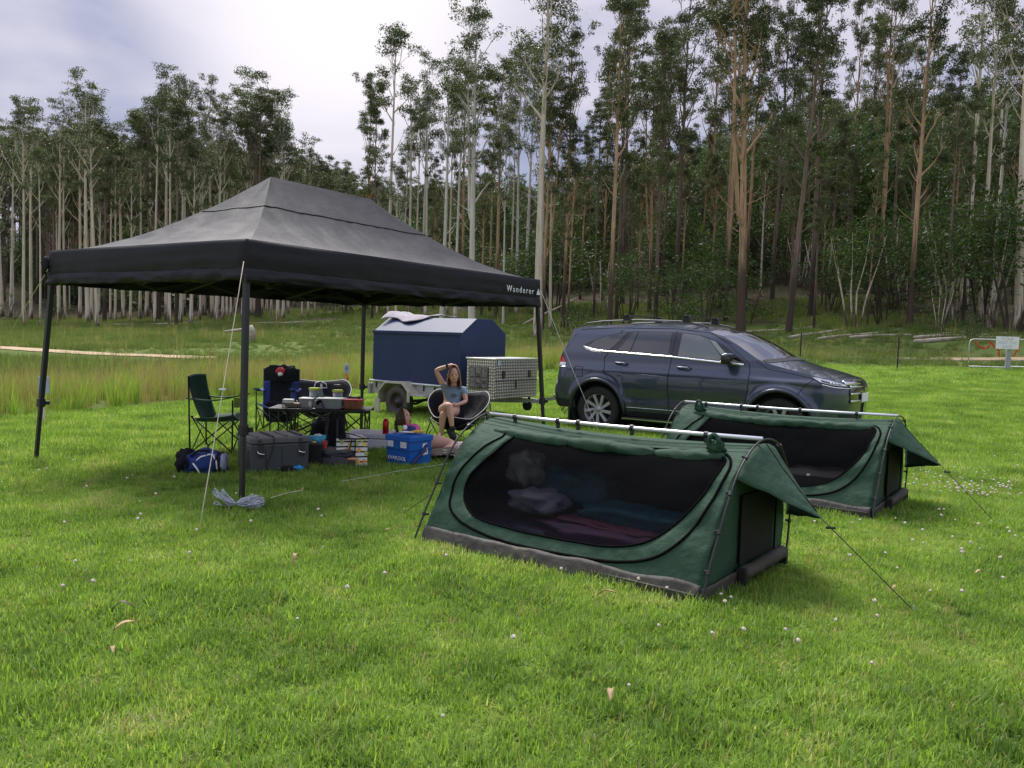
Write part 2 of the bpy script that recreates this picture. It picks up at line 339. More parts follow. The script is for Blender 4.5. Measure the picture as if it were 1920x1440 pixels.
scatter('lawn_grass', np.column_stack([P, terrain(P[:, 0], P[:, 1])]), np.random.uniform(0, 6.28, n), np.random.uniform(.65, 1.15, n) * (1 + .35 * pat), ix, near, label='short mown lawn grass in the foreground')
P = wedge(9.0, 24, 95); P = P[keep(P) & (P[:, 1] < edge_y(P[:, 0]))]; n = len(P)
scatter('lawn_grass', np.column_stack([P, terrain(P[:, 0], P[:, 1])]), np.random.uniform(0, 6.28, n), np.random.uniform(.8, 1.4, n), np.random.randint(0, 4, n), mid, label='mown lawn grass round the car and the gazebo')
P = wedge(24, 40, 16); P = P[(P[:, 1] < edge_y(P[:, 0]))]; n = len(P)
scatter('lawn_grass', np.column_stack([P, terrain(P[:, 0], P[:, 1])]), np.random.uniform(0, 6.28, n), np.random.uniform(1.2, 2., n), np.random.randint(0, 4, n), [o.copy() for o in mid], label='far mown lawn before the wire fence')
tall = [blades('tall_tuft', 70, .22, .45, .95, .014, .30, tallM, 50 + i, 3, .9) for i in range(3)]
seed = []
for i in range(2):
    seed.append(blades('seed_tuft', 14, .3, .9, 1.25, .012, .22, seedM, 60 + i, 3, .8))
low = [blades('low_tuft', 70, .3, .18, .45, .018, .5, meadM, 70 + i, 2, .9) for i in range(3)]
n = 16000; P = np.stack([np.random.uniform(-24, 6, n), np.random.uniform(8, 34, n)], -1)
e_ = P[:, 1] - edge_y(P[:, 0]); P = P[(e_ > -.1) & (e_ < 15) & (np.abs(P[:, 0]) < .72 * P[:, 1] + 2)]; n = len(P); e_ = P[:, 1] - edge_y(P[:, 0])
pat = np.array([mnoise.noise(Vector((a * .25, b * .25, 5))) for a, b in P])
sd = (np.random.rand(n) < .002 + .03 * sstep((e_ - 5) / 4) * (pat > -.1))
ix = np.where(sd, np.random.randint(3, 5, n), np.random.randint(0, 3, n))
scatter('tall_grass', np.column_stack([P, terrain(P[:, 0], P[:, 1])]), np.random.uniform(0, 6.28, n), np.random.uniform(.5, .9, n) * (1 - .45 * sstep(e_ / 10)) * (1 + .3 * pat) * np.clip(.5 + e_ * .6, .5, 1), ix, tall + seed, label='uncut tall green grass with dry seed heads beyond the lawn')
n = 42000; P = np.stack([np.random.uniform(-75, 60, n), np.random.uniform(18, 100, n)], -1)
e_ = P[:, 1] - edge_y(P[:, 0]); P = P[(e_ > .3) & (P[:, 1] < treeline(P[:, 0]) + 14) & (np.abs(P[:, 0]) < .70 * P[:, 1] + 3)]; n = len(P)
pat = np.array([mnoise.noise(Vector((a * .12, b * .12, 9))) for a, b in P])
k_ = (pat > -.35) | (np.random.rand(len(P)) < .5)
for q in pl: k_ &= ~((np.abs(P[:, 1] - np.interp(P[:, 0], [a.x for a in pl], [a.y for a in pl])) < 1.0) & (P[:, 0] < pl[-1].x)) & ~((np.interp(P[:, 0], [a.x for a in pl], [a.y for a in pl]) - P[:, 1] < 5) & (np.interp(P[:, 0], [a.x for a in pl], [a.y for a in pl]) - P[:, 1] > 0) & (P[:, 0] < pl[-1].x) & (np.random.rand(len(P)) < .8))
k_ &= ~((np.abs(P[:, 1] - np.interp(P[:, 0], [a[0] for a in pr], [a[1] for a in pr])) < .8) & (P[:, 0] > 9))
P = P[k_]; pat = pat[k_]; n = len(P)
scatter('meadow_grass', np.column_stack([P, terrain(P[:, 0], P[:, 1])]), np.random.uniform(0, 6.28, n), np.random.uniform(.45, 1.05, n) * (1 + .9 * pat), np.where(np.random.rand(n) < .03, np.random.randint(3, 5, n), np.random.randint(0, 3, n)), low + [o.copy() for o in seed], label='rough meadow grass between the lawn and the trees')
# clover heads and fallen leaves in the lawn
cloM = mat('clover flower', (.62, .54, .45), .8, var=.25, scale=80)
cl = MB(); cl.blob((0, 0, .058), (.019, .019, .017), amp=.5, fr=6, n=6)
clo = cl.build('clover_head', cloM); col.objects.unlink(clo)
P = np.concatenate([wedge(2.2, 8, 3.2), np.stack([np.random.normal(4.6, .6, 420), np.random.normal(7.4, .8, 420)], -1), wedge(8, 14, .6)]); P = P[keep(P)]
pat = np.array([mnoise.noise(Vector((a * .5, b * .5, 3))) for a, b in P]); P = P[pat > -.1]; n = len(P)
scatter('clover_flowers', np.column_stack([P, terrain(P[:, 0], P[:, 1])]), np.random.uniform(0, 6.28, n), np.random.uniform(.7, 1.25, n), np.zeros(n), [clo], label='small whitish clover heads scattered through the lawn')
leafB = mat('dead gum leaf', (.36, .24, .12), .7, var=.3, scale=30)
leafD = mat('dark dead leaf', (.05, .035, .02), .6, var=.3, scale=30)
def leaf(px, py, L, yaw, m, label, up=.02):
    g = gp(px, py); mb = MB(); L *= .8
    def fn(u, v):
        wd = .13 * L * math.sin(math.pi * min(1, u * 1.02)) ** .8; return Vector((L * (u - .5), wd * (v - .5) * 2, .055 + up * math.sin(u * 3) + .010 * abs(v - .5)))
    mb.grid(fn, 9, 3); o = mb.build('fallen_leaf', m, smooth=True, thick=.001); o.location = g; o.rotation_euler = (random.uniform(-.2, .2), random.uniform(-.3, .3), yaw)
    tag(o, label, 'leaf', 'dead gum leaves on the lawn')
for a in [(558, 1070, .12, 1.5, leafB, 'pale orange dead leaf standing upright in the lawn left of the near tent', .05), (240, 1196, .12, .5, leafB, 'curled brown dead leaf in the lower left lawn'),
          (232, 1166, .13, .2, leafD, 'dark curved dead leaf in the lower left lawn', .04), (218, 1245, .08, 2.0, leafB, 'small tan dead leaf low in the left lawn'),
          (1151, 1334, .11, 1.4, leafB, 'pale tan dead leaf near the bottom centre of the lawn', .03), (1140, 1135, .14, -.5, leafB, 'long thin tan leaf below the near tent'),
          (725, 1012, .07, .4, leafB, 'reddish dead leaf left of the near tent'), (572, 933, .09, 1.4, leafB, 'orange dead leaf at the end of the loose white cord', .03), (475, 911, .09, 0.1, leafB, 'brown dead leaf on the lawn before the grey storage box'),
          (1835, 1092, .08, .3, leafB, 'brown dead leaf at the right edge of the lawn'), (1675, 1120, .07, .6, leafB, 'tan dead leaf by the peg of the near tent')]:
    leaf(*a)
# ================================================================ TREES
gumL = leafmat('gum leaves', (.024, .042, .016), (.135, .168, .066), None, trans=.22, pscale=.12, rough=.45)
bushL = leafmat('bush leaves', (.020, .045, .012), (.075, .125, .030), (.14, .16, .05), trans=.3, pscale=.3)
def barkmat(name, top, mid_, dark, h0, h1, streak):
    m = bpy.data.materials.new(name); m.use_nodes = True; nt = m.node_tree; b = nt.nodes['Principled BSDF']; L = nt.links
    tc = nn(nt, 'ShaderNodeTexCoord'); mp = nn(nt, 'ShaderNodeMapping'); mp.inputs['Scale'].default_value = (3, 3, .25); L.new(tc.outputs['Object'], mp.inputs[0])
    oi = nn(nt, 'ShaderNodeObjectInfo'); va = nn(nt, 'ShaderNodeVectorMath', operation='ADD'); L.new(mp.outputs[0], va.inputs[0]); 
    cx_ = nn(nt, 'ShaderNodeMath', operation='MULTIPLY'); cx_.inputs[1].default_value = 40; L.new(oi.outputs['Random'], cx_.inputs[0]); L.new(cx_.outputs[0], va.inputs[1])
    n = nn(nt, 'ShaderNodeTexNoise'); n.inputs['Scale'].default_value = 1.6; n.inputs['Detail'].default_value = 7; n.inputs['Roughness'].default_value = .65; L.new(va.outputs[0], n.inputs[0])
    r = nn(nt, 'ShaderNodeValToRGB'); e = r.color_ramp.elements; e[0].position = .36; e[0].color = (*mid_, 1); e[1].position = .60; e[1].color = (*top, 1); q = e.new(.3); q.color = (*streak, 1)
    L.new(n.outputs[0], r.inputs[0])
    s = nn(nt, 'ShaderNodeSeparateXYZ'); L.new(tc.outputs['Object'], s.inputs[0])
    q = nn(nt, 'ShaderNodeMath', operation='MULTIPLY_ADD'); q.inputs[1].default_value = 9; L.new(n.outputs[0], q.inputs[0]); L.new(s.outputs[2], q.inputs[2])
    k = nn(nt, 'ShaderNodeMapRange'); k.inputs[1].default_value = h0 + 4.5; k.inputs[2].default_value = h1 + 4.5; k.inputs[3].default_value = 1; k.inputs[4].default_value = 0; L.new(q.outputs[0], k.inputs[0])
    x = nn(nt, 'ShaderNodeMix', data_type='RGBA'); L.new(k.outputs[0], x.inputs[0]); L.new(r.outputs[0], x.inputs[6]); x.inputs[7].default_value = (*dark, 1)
    L.new(x.outputs[2], b.inputs['Base Color']); b.inputs['Roughness'].default_value = .85; b.inputs['Specular IOR Level'].default_value = .2
    bp = nn(nt, 'ShaderNodeBump'); bp.inputs['Strength'].default_value = .7; bp.inputs['Distance'].default_value = .06; L.new(n.outputs[0], bp.inputs['Height']); L.new(bp.outputs[0], b.inputs['Normal'])
    return m
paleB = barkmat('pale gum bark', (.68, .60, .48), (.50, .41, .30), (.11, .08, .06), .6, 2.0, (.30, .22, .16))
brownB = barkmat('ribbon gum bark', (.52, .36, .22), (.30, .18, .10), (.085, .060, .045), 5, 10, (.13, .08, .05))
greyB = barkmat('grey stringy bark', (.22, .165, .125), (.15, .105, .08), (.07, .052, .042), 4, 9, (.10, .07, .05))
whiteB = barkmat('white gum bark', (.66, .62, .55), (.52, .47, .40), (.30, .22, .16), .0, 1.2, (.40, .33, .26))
def leaf_cloud(centres, radii, per, size, rg, flat=.55, droop=.6):
    V = []; T = []
    for (c, r_) in zip(centres, radii):
        n = int(per * (r_ / 1.2) ** 2 * rg.uniform(.7, 1.3)); 
        if n < 4: n = 4
        d = rg.normal(0, 1, (n, 3)); d /= np.linalg.norm(d, axis=1)[:, None]; rad = r_ * rg.uniform(.25, 1, n) ** .45
        p = d * rad[:, None]; p[:, :2] *= 1.18; p[:, 2] = np.abs(p[:, 2]) * flat - .13 * r_ * rg.uniform(0, 1.8, n) * (rg.uniform(0, 1, n) < .7)
        lump = 1 + .35 * np.sin(d[:, 0] * 5 + c[0]) * np.sin(d[:, 1] * 5 + c[1]); p *= lump[:, None]
        p += np.array(c)
        a = rg.normal(0, 1, (n, 3)); a[:, 2] -= droop; a /= np.linalg.norm(a, axis=1)[:, None]
        b = np.cross(a, rg.normal(0, 1, (n, 3))); b /= np.linalg.norm(b, axis=1)[:, None]
        L_ = size * rg.uniform(.6, 1.5, n)[:, None]; W_ = L_ * rg.uniform(.25, .5, n)[:, None]
        V.append(np.stack([p, p + a * L_ * .5 + b * W_ * .5, p + a * L_, p + a * L_ * .5 - b * W_ * .5], 1).reshape(-1, 3))
        T.append(np.repeat(np.clip(rg.normal(.45, .16) + rg.normal(0, .14, n), 0, 1), 4))
    V = np.concatenate(V); T = np.concatenate(T); return V, np.arange(len(V)).reshape(-1, 4), T
def gum(seed, H=30., cs=.5, spread=4.2, rad=.26, nl=13, per=150, fork=0, bark=paleB, size=.23, bare=3):
    spread *= 1.15; per *= 2.3
    rg = np.random.default_rng(seed); mb = MB(); C = []; RR = []
    wob = rg.uniform(-1, 1, 6) * .35; lean = rg.normal(0, .012, 2)
    def axis(t): return Vector((lean[0] * H * t + wob[0] * math.sin(3 * t + wob[1] * 5) * t, lean[1] * H * t + wob[2] * math.sin(3.5 * t + wob[3] * 5) * t, H * .97 * t))
    def tr(t): return rad * (1.25 - .25 * min(1, t * 12)) * (1 - t) ** .75 + .03
    ts = [0, .02, .05] + list(np.linspace(.1, 1, 15))
    mb.tube([axis(t) for t in ts], [tr(t) for t in ts], 9)
    stems = [(axis, 1.0)]
    def limb(st, d, L, r0, depth=0):
        pts = [st]; cur = Vector(st); dd = d.copy(); k = 5
        for i in range(k):
            dd = (dd + Vector((rg.normal(0, .13), rg.normal(0, .13), .10 + .05 * depth))).normalized(); cur = cur + dd * (L / k); pts.append(cur.copy())
        mb.tube(pts, [max(.012, r0 * (1 - .8 * i / k)) for i in range(k + 1)], 5, cap=False)
        if depth < 2:
            for j in range(2 + int(rg.integers(0, 2))):
                i = int(rg.integers(2, k + 1)); s = pts[i]
                nd = (dd + Vector(rg.normal(0, .55, 3))).normalized(); nd.z = abs(nd.z) * .8 + .1
                limb(s, nd, L * rg.uniform(.38, .6), r0 * .45, depth + 1)
        if depth >= 1:
            C.append(tuple(pts[-1])); RR.append(rg.uniform(.42, .9) * (.9 + .03 * L))
            if rg.random() < .22: C.append(tuple(pts[3])); RR.append(rg.uniform(.3, .6))
    az = rg.uniform(0, 6)
    for i in range(nl):
        t = cs + (.97 - cs) * (i + rg.uniform(0, .8)) / nl; az += 2.4 + rg.normal(0, .5)
        f = (t - cs) / (1 - cs); L = spread * (1.0 - .55 * abs(f - .35)) * rg.uniform(.65, 1.15)
        up = rg.uniform(.9, 1.7) + f * .6
        limb(axis(t), Vector((math.cos(az), math.sin(az), up)).normalized(), L, tr(t) * .55 + .02)
    for i in range(bare):                      # dead bare limbs on the clear trunk
        t = rg.uniform(.28, cs); a = rg.uniform(0, 6.28); L = rg.uniform(.8, 3.2); st = axis(t); d = Vector((math.cos(a), math.sin(a), rg.uniform(.3, 1.2))).normalized(); k = [st + d * L * q + Vector((0, 0, .3 * q * q * L)) for q in (0, .35, .7, 1)]
        mb.tube(k, [.05, .04, .025, .01], 4, cap=False)
    top = axis(1.0); 
    for i in range(4): C.append(tuple(top + Vector((rg.normal(0, .8), rg.normal(0, .8), rg.uniform(-1.6, .3))))); RR.append(rg.uniform(.7, 1.1))
    if fork:
        st = axis(fork); e_ = axis(1) + Vector((2.2, .6, -1.5)); pts = [st, st + Vector((.8, .2, 1.2)), st.lerp(e_, .4) + Vector((.5, 0, 0)), st.lerp(e_, .7), e_]
        mb.tube(pts, [rad * .6, rad * .55, rad * .45, rad * .3, .04], 7, cap=False)
        for i in range(8):
            a = rg.uniform(0, 6.28); s = pts[2].lerp(pts[4], rg.uniform(.2, 1)); limb(s, Vector((math.cos(a), math.sin(a), 1.3)).normalized(), spread * rg.uniform(.5, .9), .08)
    V, Fq, T = leaf_cloud(C, RR, per, size, rg)
    wood = MB(); wm = bpy.data.meshes.new('trunk'); wm.from_pydata([tuple(q) for q in mb.v], [], mb.f); wm.polygons.foreach_set('use_smooth', [True] * len(mb.f)); wm.materials.append(bark)
    return wm, npmesh('crown', V, Fq, gumL, T), H
def rebark(wm, b): q = wm.copy(); q.materials.clear(); q.materials.append(b); return q
G_pale = [gum(100 + i, H, cs, sp, r_, nl, 82, bark=paleB) for i, (H, cs, sp, r_, nl) in enumerate([(30, .60, 3.6, .24, 10), (31, .66, 3.2, .26, 9), (29, .58, 4.4, .28, 12), (30, .68, 3.0, .21, 8), (31, .60, 4.8, .32, 12), (28, .64, 3.4, .20, 9)])]
G_brown = [gum(200 + i, H, cs, sp, r_, nl, 125, fk, bark=brownB, bare=6) for i, (H, cs, sp, r_, nl, fk) in enumerate([(33, .42, 4.2, .27, 17, 0), (34, .50, 3.8, .30, 14, 0), (32, .36, 4.6, .25, 19, 0), (33, .45, 4.6, .33, 18, .30), (31, .55, 3.2, .2, 11, 0)])]
G_grey = [(rebark(a, greyB), b, h) for a, b, h in G_brown]
G_white = [(rebark(a, whiteB), b, h) for a, b, h in G_pale[:3]] + [gum(310, 33, .42, 3.6, .34, 14, 95, .36, bark=whiteB)]
def tree(kind, px, D, topy=None, H=None, label='', group=None, name='gum_tree', wide=1.0, lean=(0, 0), thick=1.0):
    x = colx(px, D); z = tz(x, D); wm, cm, h0 = kind
    for _ in range(3):
        x = (px - 960) / FPX * D * 1.0; r_ = at(px, 0, D); b_ = CAMH
        # base column follows the sight line at ground height
        lo = None
        d = None
        break
    # find pixel row where the column px meets ground height z at distance D
    py = 720 - 0
    for _ in range(12):
        q = at(px, py, D); g = tz(q.x, D); py += (q.z - g) / D * FPX * .98
    q = at(px, py, D); x = q.x; z = tz(x, D)
    if topy is not None: H = max(8, at(px, topy, D).z - z)
    s = H / h0
    o = bpy.data.objects.new(name, None); col.objects.link(o); o.location = (x, D, z - .1); o.rotation_euler = (lean[1], lean[0], random.uniform(0, 6.28) if lean == (0, 0) else 0)
    tag(o, label, 'tree', group)
    a = bpy.data.objects.new('trunk', wm); col.objects.link(a); a.parent = o; a.scale = (s * wide * thick, s * wide * thick, s)
    c = bpy.data.objects.new('crown', cm); col.objects.link(c); c.parent = o; c.scale = (s * wide * thick, s * wide * thick, s)
    return o
# -- the named trees one can point at
hero = [
 (G_white[0], 827, 66, 118, 'tall straight white-trunked gum rising above the right half of the gazebo', 1.0),
 (G_white[3], 884, 62, 20, 'white gum whose trunk forks into two stems behind the gazebo', 1.0),
 (G_white[1], 853, 72, 150, 'slim pale gum between the straight white gum and the forked one', .8),
 (G_white[2], 943, 66, 235, 'slender white gum just right of the forked gum', .6),
 (G_pale[4], 1008, 57, -60, 'thick cream-trunked gum behind the lettered corner of the gazebo', 1.1),
 (G_brown[1], 1142, 55, -30, 'tall orange-brown gum standing alone above the rear of the car', .8),
 (G_grey[2], 1229, 58, 60, 'dark-based gum with a bushy crown above the middle of the car', .9),
 (G_brown[3], 1388, 50, -90, 'large brown gum with two entwined stems above the windscreen', 1.1),
 (G_brown[4], 1360, 58, -40, 'thin orange gum left of the large two-stemmed gum', .9),
 (G_brown[0], 1705, 48, -80, 'tall reddish-brown gum with a dark foot between the fence posts and the gate', .9),
 (G_grey[1], 1520, 56, -40, 'dark grey upright gum beside the leaning gum', .9),
 (G_pale[0], 1808, 54, -60, 'buff-trunked gum right of the tall reddish-brown gum', 1.0),
 (G_white[1], 1862, 56, 60, 'white-limbed gum above the gate sign', .9),
 (G_pale[1], 1908, 46, -120, 'cream and rust trunk at the right edge of the photo', 1.2),
 (G_pale[3], 728, 78, 40, 'slender gum with an open crown at the left end of the right-hand stand', .9),
 (G_grey[4], 697, 80, 150, 'sparse half-dead gum at the edge of the sky gap', .7),
 (G_pale[5], 765, 80, 155, 'small-crowned gum right of the open-crowned gum', .9),
 (G_pale[2], 44, 84, 205, 'twin-looking pale gum nearest the left edge with a low foot', .8),
 (G_pale[4], 165, 88, 162, 'broad pale gum whose rounded crown tops the left end of the plantation', .9),
 (G_pale[0], 312, 92, 135, 'tallest crown of the left plantation, standing clear above its neighbours', .9),
 (G_grey[3], 484, 90, 168, 'dense dark rounded gum at the right of the left plantation', 1.15),
 (G_brown[2], 1055, 62, 60, 'dark slender gum just right of the thick cream-trunked gum', .8),
]
for k, px, D, ty, lb, th in hero: tree(k, px, D, topy=ty, label=lb, thick=th)
tree(G_grey[0], 1478, 49, topy=-40, label='gum leaning to the right above the bonnet of the car', lean=(.05, 0))
rg = np.random.default_rng(5)
ORD = ['first', 'second', 'third', 'fourth', 'fifth', 'sixth', 'seventh', 'eighth', 'ninth', 'tenth', 'eleventh', 'twelfth', 'thirteenth', 'fourteenth', 'fifteenth', 'sixteenth', 'seventeenth', 'eighteenth', 'nineteenth', 'twentieth']
KN = {}
for g_, nm_ in ((G_pale, 'pale-trunked'), (G_white, 'white-trunked'), (G_brown, 'brown-barked'), (G_grey, 'dark-barked')):
    for q_ in g_: KN[id(q_)] = nm_
HREF = sorted([(44, 'the twin-looking pale gum'), (165, 'the broad pale gum'), (312, 'the tallest left-hand crown'), (484, 'the dense dark rounded gum'), (728, 'the slender open-crowned gum'), (827, 'the tall straight white gum'), (884, 'the forked white gum'), (1008, 'the thick cream-trunked gum'), (1142, 'the tall orange-brown gum'), (1229, 'the gum above the middle of the car'), (1388, 'the large two-stemmed gum'), (1478, 'the leaning gum'), (1600, 'the bushy multi-stemmed young gum'), (1705, 'the tall reddish-brown gum'), (1808, 'the buff-trunked gum'), (1862, 'the white-limbed gum')])
def order_labels(L_):      # L_: (px, object, kind); the label counts trunks of that look rightwards from a tree one can point at
    cnt = {}
    for px, o, nm_ in sorted(L_, key=lambda q: q[0]):
        h = [q for q in HREF if q[0] <= px]; ref = ('right of ' + h[-1][1]) if h else 'left of the twin-looking pale gum'; k = (ref, nm_); cnt[k] = cnt.get(k, 0) + 1
        o['label'] = '%s %s gum %s' % (ORD[min(19, cnt[k] - 1)], nm_, ref)
LB_ = []
# -- left plantation: pale straight stems
topL = lambda px: np.interp(px, [-60, 0, 60, 110, 170, 230, 300, 360, 440, 490, 540, 600, 640], [190, 205, 160, 165, 180, 205, 160, 150, 190, 180, 210, 275, 330])
pxs = [-40, -18, 4, 20, 58, 75, 100, 110, 122, 150, 172, 182, 196, 207, 216, 232, 244, 262, 275, 290, 297, 318, 330, 338, 345, 358, 375, 383, 398, 405, 417, 425, 433, 441, 455, 470, 476, 489, 500, 508, 520, 531, 540, 552, 566, 578, 590, 603]
for i, px in enumerate(pxs):
    D = rg.uniform(80, 104) + (px > 380) * 4; k = G_pale[int(rg.integers(0, 6))] if rg.random() < .85 else G_grey[int(rg.integers(0, 5))]
    o_ = tree(k, px, D, topy=topL(px) + rg.uniform(5, 130), label='slender pale-trunked gum in the left plantation stand', group='gums of the left plantation stand', thick=rg.uniform(.75, 1.05)); LB_.append((px, o_, KN[id(k)]))
for i in range(34):
    px = rg.uniform(-60, 600); D = rg.uniform(106, 135)
    tree(G_pale[int(rg.integers(0, 6))] if rg.random() < .5 else G_grey[int(rg.integers(0, 5))], px, D, topy=topL(px) + rg.uniform(150, 270), label='gum trunk in the shade deeper in the left plantation', group='gums deeper in the left plantation')
# -- middle stand
for px in (688, 706, 716, 742, 752, 778, 790, 797, 812, 838, 866, 902, 917, 930, 957, 968, 985):
    D = rg.uniform(72, 90); k = (G_pale + G_white)[int(rg.integers(0, 9))] if rg.random() < .6 else G_brown[int(rg.integers(0, 5))]
    o_ = tree(k, px, D, topy=(140 if px < 760 else 60) + rg.uniform(0, 260), label='slim gum in the stand behind the blue trailer', group='gums behind the blue trailer', thick=rg.uniform(.6, .9)); LB_.append((px, o_, KN[id(k)]))
# -- right forest
for i in range(62):
    px = 1000 + (i + rg.uniform(0, 1)) / 62 * 980; D = rg.uniform(0, 1) ** 1.3 * 34 + 58 - 14 * (px - 1000) / 960; k = (G_brown + G_grey)[int(rg.integers(0, 10))] if rg.random() < .85 else G_pale[int(rg.integers(0, 6))]
    if D < 62 - 12 * (px - 1000) / 960 and rg.random() < .5: D += 10
    o_ = tree(k, px, D, topy=rg.uniform(-60, 300) if rg.random() < .7 else rg.uniform(200, 380), label='brown-barked gum in the forest on the right', group='gums of the right-hand forest', thick=rg.uniform(.55, .95)); LB_.append((px, o_, KN[id(k)]))
order_labels(LB_)
# -- understorey
def bush(seed, H=5, wdt=4, n=46, per=170, low_=.15, size=.17, stems=5):
    rg = np.random.default_rng(seed); mb = MB(); C = []; RR = []
    for i in range(stems):
        a = rg.uniform(0, 6.28); r0 = wdt * .06; p0 = Vector((math.cos(a) * r0, math.sin(a) * r0, 0)); p2 = Vector((math.cos(a) * wdt * .3, math.sin(a) * wdt * .3, H * .8))
        mb.tube([p0, p0.lerp(p2, .35) + Vector((rg.normal(0, .1), rg.normal(0, .1), .2)), p0.lerp(p2, .7), p2], [.038 * H / 5, .032 * H / 5, .022, .01], 5, cap=False)
    for i in range(n):
        t = rg.uniform(low_, 1); a = rg.uniform(0, 6.28); rr = wdt / 2 * math.sqrt(rg.uniform(0, 1)) * math.sin(math.pi * min(.97, .22 + .74 * t)) ** .7
        C.append((math.cos(a) * rr, math.sin(a) * rr, H * t * .93)); RR.append(rg.uniform(.35, .75) * wdt / 4)
    V, Fq, T = leaf_cloud(C, RR, per, size, rg, flat=.9, droop=.2)
    wm = bpy.data.meshes.new('stems'); wm.from_pydata([tuple(q) for q in mb.v], [], mb.f); wm.materials.append(paleB if seed in (403, 404) else greyB)
    return wm, npmesh('foliage', V, Fq, bushL, T), H
B_ = [bush(400, 6, 5, 60, low_=.35), bush(401, 5, 4.2, 50, low_=.12), bush(402, 3, 3.2, 36, low_=.05), bush(403, 7, 4.5, 60, low_=.42), bush(404, 4, 2.6, 30, low_=.3), bush(405, 1.4, 2.0, 26, 120, low_=.0, size=.12)]
def put_bush(k, px, D, H, wd, label, group=None):
    py = 640
    for _ in range(12):
        q = at(px, py, D); g = tz(q.x, D); py += (q.z - g) / D * FPX * .98
    wm, fm, h0 = B_[k]; o = bpy.data.objects.new('bush' if H < 5 else 'small_tree', None); col.objects.link(o); o.location = (q.x, D, tz(q.x, D) - .05); o.rotation_euler = (0, 0, random.uniform(0, 6.28)); tag(o, label, 'bush' if H < 5 else 'tree', group)
    s = H / h0
    for nm, me in (('trunk' if H >= 5 else 'stems', wm), ('crown' if H >= 5 else 'foliage', fm)):
        c = bpy.data.objects.new(nm, me); col.objects.link(c); c.parent = o; c.scale = (wd * s, wd * s, s)
    return o
for a in [(3, 1600, 49, 6.9, 1.15, 'bushy multi-stemmed young gum right of the leaning gum'), (0, 1655, 50, 6.4, 1.05, 'second bushy young gum, touching the bushy multi-stemmed one'),
          (3, 1850, 47, 7.6, 1.1, 'tall leafy young gum behind the gate sign'), (0, 1905, 45, 8.6, 1.1, 'leafy young gum at the right edge of the photo'), (4, 1761, 44, 3.2, .9, 'thin-stemmed sapling between the reddish-brown gum and the gate'),
          (1, 1320, 53, 5.8, 1.0, 'round dark bush beneath the large two-stemmed gum'), (1, 1262, 56, 5.0, 1.0, 'dark bush right of the roof rack'), (0, 1175, 60, 5.4, 1.0, 'light green understorey tree above the car roof'),
          (2, 1822, 42, 1.6, .9, 'dark low bush just left of the gate'), (1, 1400, 55, 4.6, 1, 'bush behind the windscreen'), (2, 1085, 52, 2.6, 1.2, 'bright green bush by the rear corner of the car'),
          (5, 100, 78, 2.2, 1, 'low bush at the foot of the left plantation'), (5, 20, 95, 3.5, 1.2, 'shrub on the pale hillside at the left edge')]:
    put_bush(*a)
for i in range(58):
    px = rg.uniform(640, 1960); off = rg.uniform(4, 26); D = float(treeline(colx(px, 60))) + off; D = max(D, 50) if px < 1500 else D
    put_bush(int(rg.integers(0, 5)), px, D, rg.uniform(3, 7.5), rg.uniform(.9, 1.5), 'dark understorey shrub among the gum trunks', 'understorey shrubs among the trunks')
for i in range(26):
    px = rg.uniform(80, 690); D = rg.uniform(100, 128)
    put_bush(int(rg.integers(0, 5)), px, D, rg.uniform(3, 8), rg.uniform(1, 1.7), 'dark shrub deep in the left plantation', 'shrubs deep in the left plantation')
# -- the wood behind, one mass
src = []
for a, b, h in (G_grey[0], G_grey[2], G_brown[3], G_brown[4], G_grey[1]):
    mm = bpy.data.objects.new('wood_source', a); cc = bpy.data.objects.new('wood_source_crown', b); src.append((mm, cc))
us = [bpy.data.objects.new('under_source', B_[k][1]) for k in (0, 1, 2, 3)]
n = 2600; P = np.stack([rg.uniform(-115, 150, n), rg.uniform(70, 210, n)], -1); e_ = P[:, 1] - treeline(P[:, 0]); P = P[(e_ > 24) & (e_ < 110) & (np.abs(P[:, 0]) < .72 * P[:, 1] + 12)]
hole = (P[:, 0] / P[:, 1] < -.585) & (P[:, 1] < 165); P = P[~hole]
px_ = 960 + P[:, 0] / P[:, 1] * FPX; lim = np.interp(px_, [-100, 0, 200, 330, 640, 700, 760, 1000, 1300, 1920], [315, 315, 318, 330, 350, 385, 375, 365, 340, 170])
zz = terrain(P[:, 0], P[:, 1]); hmax = (640 - lim) / FPX * P[:, 1] + 1.4 - zz; hmax = np.maximum(hmax, 6) * rg.uniform(.7, 1.05, len(P)); s_ = np.clip(hmax / 32, .2, 1.0)
kk = rg.integers(0, 5, len(P)); rz = rg.uniform(0, 6.28, len(P)); zz -= .2
scatter('distant_forest', np.column_stack([P, zz]), rz, s_, kk, [c for m_, c in src], label='dark forest crowns closing the view behind the stands')
scatter('distant_trunks', np.column_stack([P, zz]), rz, s_, kk, [m_ for m_, c in src], label='mass of distant trunks behind the stands')
n = 3600; P = np.stack([rg.uniform(-120, 150, n), rg.uniform(50, 215, n)], -1); e_ = P[:, 1] - treeline(P[:, 0]); P = P[(e_ > 22) & (e_ < 115) & (np.abs(P[:, 0]) < .72 * P[:, 1] + 12)]
hole = (P[:, 0] / P[:, 1] < -.585) & (P[:, 1] < 165); P = P[~hole]
scatter('distant_undergrowth', np.column_stack([P, terrain(P[:, 0], P[:, 1]) - .2]), rg.uniform(0, 6.28, len(P)), rg.uniform(.6, 2.0, len(P)), rg.integers(0, 4, len(P)), us, label='dark undergrowth massed behind the trunks')
n = 900; P = np.stack([rg.uniform(-70, 70, n), rg.uniform(34, 130, n)], -1); e_ = P[:, 1] - treeline(P[:, 0]); P = P[(e_ > -5) & (e_ < 24)]
